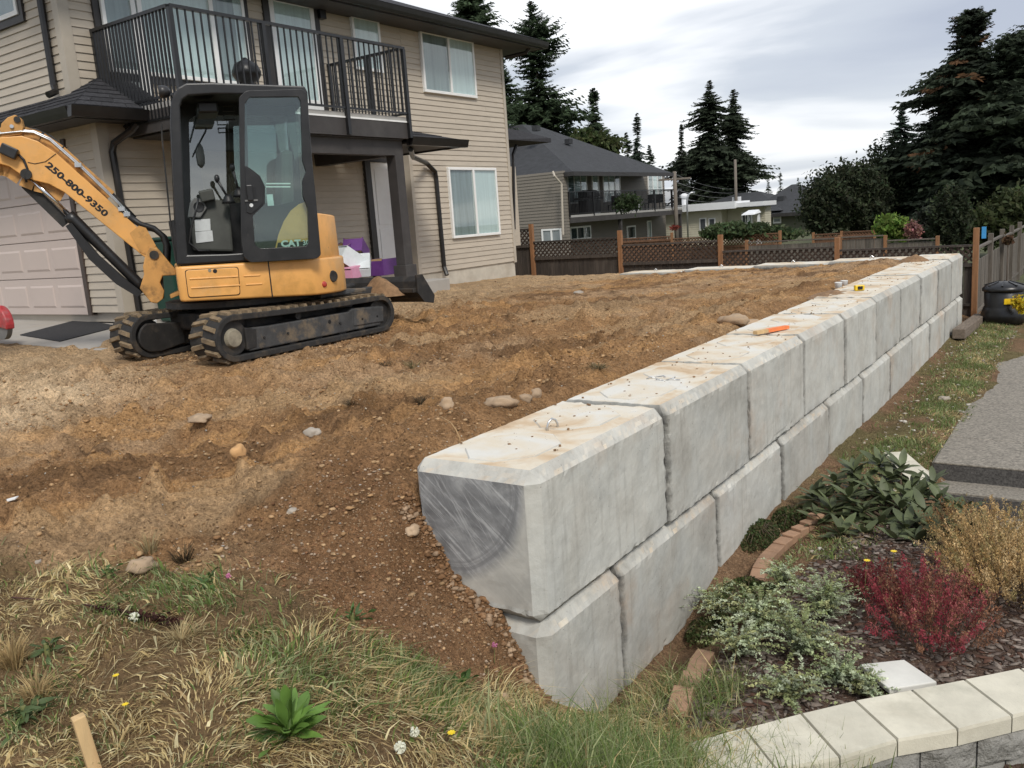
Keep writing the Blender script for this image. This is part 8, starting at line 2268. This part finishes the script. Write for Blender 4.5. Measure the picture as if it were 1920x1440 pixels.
yy = rb_.uniform(.3, 14, nC); xx = -.38 + rb_.normal(0, .17, nC); xx = np.clip(xx, -.68, -.08); s_ = rb_.uniform(.002, .0075, nC)
for i in range(nC):
    m_.obox((xx[i], yy[i], 2 * WH + .006), (math.cos(i), math.sin(i), 0), (-math.sin(i), math.cos(i), 0), (0, 0, 1), s_[i], s_[i] * .8, s_[i] * .6)
m_.build('soil_crumbs', 'soil_plain', None, label='crumbs of soil scattered along the wall top', kind='stuff')
# bent twig beside the first block
tw = [ony(*q_, .35) for q_ in ((861, 832), (862, 822), (855, 806), (845, 792), (825, 780))]
MB().tube(tw, [.004, .004, .0035, .003, .002], 6).build('root', simple('root_tan', (.36, .23, .11), .8, .2, 20, .1), None, True, label='thin bent tan root standing behind the first block', cat='root')
# wooden stake at the lower left
tp_ = ondep(146, 1343, 2.62); g = np.array((tp_[0] + .03, tp_[1] + .02, gz(tp_[0], tp_[1]) - .12))
ax = tp_ - g; ax = ax / np.linalg.norm(ax); sx_ = np.cross(ax, (0.3, 1, 0)); sx_ /= np.linalg.norm(sx_); sy_ = np.cross(ax, sx_)
MB().obox((tp_ + g) / 2, sx_, sy_, ax, .019, .019, np.linalg.norm(tp_ - g) / 2).build('wooden_stake', 'stake_wood', None, bevel=.004, label='short square wooden stake driven into grass at lower left', cat='stake')
pp_ = on_ground(22, 940)
MB().obox(pp_ + np.array((0, 0, .012)), (.8, .6, .2), (-.6, .8, .1), (0, 0, 1), .03, .018, .003).build('paper_scrap', 'plastic_white', None, label='crumpled white paper scrap on soil at left edge', cat='scrap')

# ---- cardboard boxes by the entry
def carton(px, py, x, sx, sy, sz, rz, tilt, outer, lab, inner='card_brown', op=True, name='cardboard_box'):
    c = onx(px, py, x)
    e = empty(name, tuple(c), lab, 'box', None)
    R = Matrix.Rotation(rz, 3, 'Z') @ Matrix.Rotation(tilt, 3, 'X')
    def bxx(x0, x1, y0, y1, z0, z1, nm, mt):
        m_ = MB().box(x0, x1, y0, y1, z0, z1); m_.v = [tuple(np.array(R @ Vector(v)) + c) for v in m_.v]; return m_.build(nm, mt, e)
    t = .008
    bxx(-sx, sx, -sy, sy, -sz, -sz + t, 'base', inner)
    for s in (-1, 1):
        bxx(s * sx - t, s * sx + t, -sy, sy, -sz, sz, 'side', outer); bxx(-sx + t, sx - t, s * sy - t, s * sy + t, -sz, sz * .8, 'side', outer)
        if op: 
            bxx(s * (sx - 2.2 * t) - t / 2, s * (sx - 2.2 * t) + t / 2, -sy + t, sy - t, -sz, sz * .98, 'lining', inner); bxx(-sx + 2 * t, sx - 2 * t, s * (sy - 2.2 * t) - t / 2, s * (sy - 2.2 * t) + t / 2, -sz, sz * .78, 'lining', inner)
    if not op: bxx(-sx, sx, -sy, sy, sz, sz + t, 'top', outer)
    return e
xb = -8.35
carton(668, 470, xb - .15, .16, .22, .13, .5, -.55, 'card_purple', 'open purple fruit box tipped on top of the box pile')
carton(717, 500, xb, .18, .25, .14, .15, 0, 'card_purple', 'open purple fruit box standing right of the pile')
carton(680, 497, xb + .22, .12, .24, .08, .7, .5, 'card_white', 'white printed carton leaning in front of the pile', op=False)
carton(655, 488, xb + .1, .14, .22, .14, -.2, -.6, 'card_white', 'pale grey carton with black print tipped at the pile left', op=False)
carton(656, 512, xb + .25, .12, .16, .09, .3, .1, 'card_pink', 'pink carton at the bottom left of the pile', op=False)
carton(645, 470, xb - .2, .13, .16, .10, .2, .3, 'card_purple', 'purple carton half hidden behind the excavator tail')
# ---- red cut-off saw, rubber mat, green bin, wire stand near the garage
c = onz(8, 632, 1.74)
sw_ = empty('cutoff_saw', tuple(c), 'red cut-off saw with grey disc standing on the apron at left edge', 'saw')
MB().cyl(c + np.array((0, -.03, .16)), c + np.array((0, .03, .16)), .19, 28).build('disc', 'interior_light', sw_)
gpts = [(c[0] + .21 * math.cos(t), c[1] - .05, c[2] + .17 + .21 * math.sin(t)) for t in np.linspace(-.35, math.pi + .1, 14)]
MB().prism(gpts, (0, .10, 0)).build('guard', 'tool_red', sw_, bevel=.015)
MB().hexa([c + np.array(v) for v in ((-.65, -.1, .1), (-.2, -.1, .1), (-.2, .12, .1), (-.65, .12, .1))], [c + np.array(v) for v in ((-.6, -.08, .36), (-.22, -.08, .30), (-.22, .1, .30), (-.6, .1, .36))]).build('motor', 'tool_red', sw_, bevel=.03)
MB().tube([c + np.array(v) for v in ((-.6, 0, .34), (-.5, 0, .46), (-.25, 0, .44), (-.15, 0, .30))], .018, 8).build('handle', 'plastic_black', sw_, True)
mq = [onz(a, b_, 1.72) for a, b_ in ((36, 620), (150, 597), (222, 605), (110, 627))]
mz = [np.array((p[0], p[1], 1.735 - (p[0] + 15) / 8 * .135 + (p[1] - 2) / 3.6 * .1)) for p in mq]
MB().hexa([p for p in mz], [p + np.array((0, 0, .012)) for p in mz]).build('rubber_mat', 'mat_black', None, label='thin black rubber mat lying on the apron before the garage', cat='mat')
gq_ = onx(325, 470, XG + .6)
gb_ = empty('green_bin', (gq_[0], gq_[1], 1.7), 'dark green bin standing behind the excavator boom foot', 'bin')
MB().hexa([(gq_[0] - .22, gq_[1] - .2, 1.68), (gq_[0] + .22, gq_[1] - .2, 1.68), (gq_[0] + .22, gq_[1] + .35, 1.68), (gq_[0] - .22, gq_[1] + .35, 1.68)], [(gq_[0] - .28, gq_[1] - .26, 2.75), (gq_[0] + .28, gq_[1] - .26, 2.75), (gq_[0] + .28, gq_[1] + .4, 2.75), (gq_[0] - .28, gq_[1] + .4, 2.75)]).build('body', 'bin_green', gb_, bevel=.03)
MB().box(gq_[0] - .30, gq_[0] + .30, gq_[1] - .28, gq_[1] + .42, 2.752, 2.80).build('lid', 'bin_green', gb_, bevel=.02)
ws_ = [onx(a, b_, -7.3) for a, b_ in ((250, 620), (272, 596), (282, 606), (292, 600), (296, 622))]
MB().tube(ws_, .010, 6).build('wire_stand', 'plastic_white', None, label='bent white wire stand behind the far track', cat='wire stand')
# ---- kettle grill and chair on the balcony
kq = onx(462, 135, XB - .55)
kg = empty('kettle_grill', (kq[0], kq[1], zDeck), 'round black covered grill behind the balcony railing', 'grill')
MB().lathe((kq[0], kq[1], zDeck + .36), [(.05, 0), (.15, .05), (.20, .13), (.205, .18), (.16, .28), (.05, .34), (.02, .37)], 20).build('bowl', 'plastic_black', kg, True)
for t in (0, 2.1, 4.2): MB().bar((kq[0] + .10 * math.cos(t), kq[1] + .10 * math.sin(t), zDeck + .40), (kq[0] + .18 * math.cos(t), kq[1] + .18 * math.sin(t), zDeck), .025).build('leg', 'plastic_black', kg)
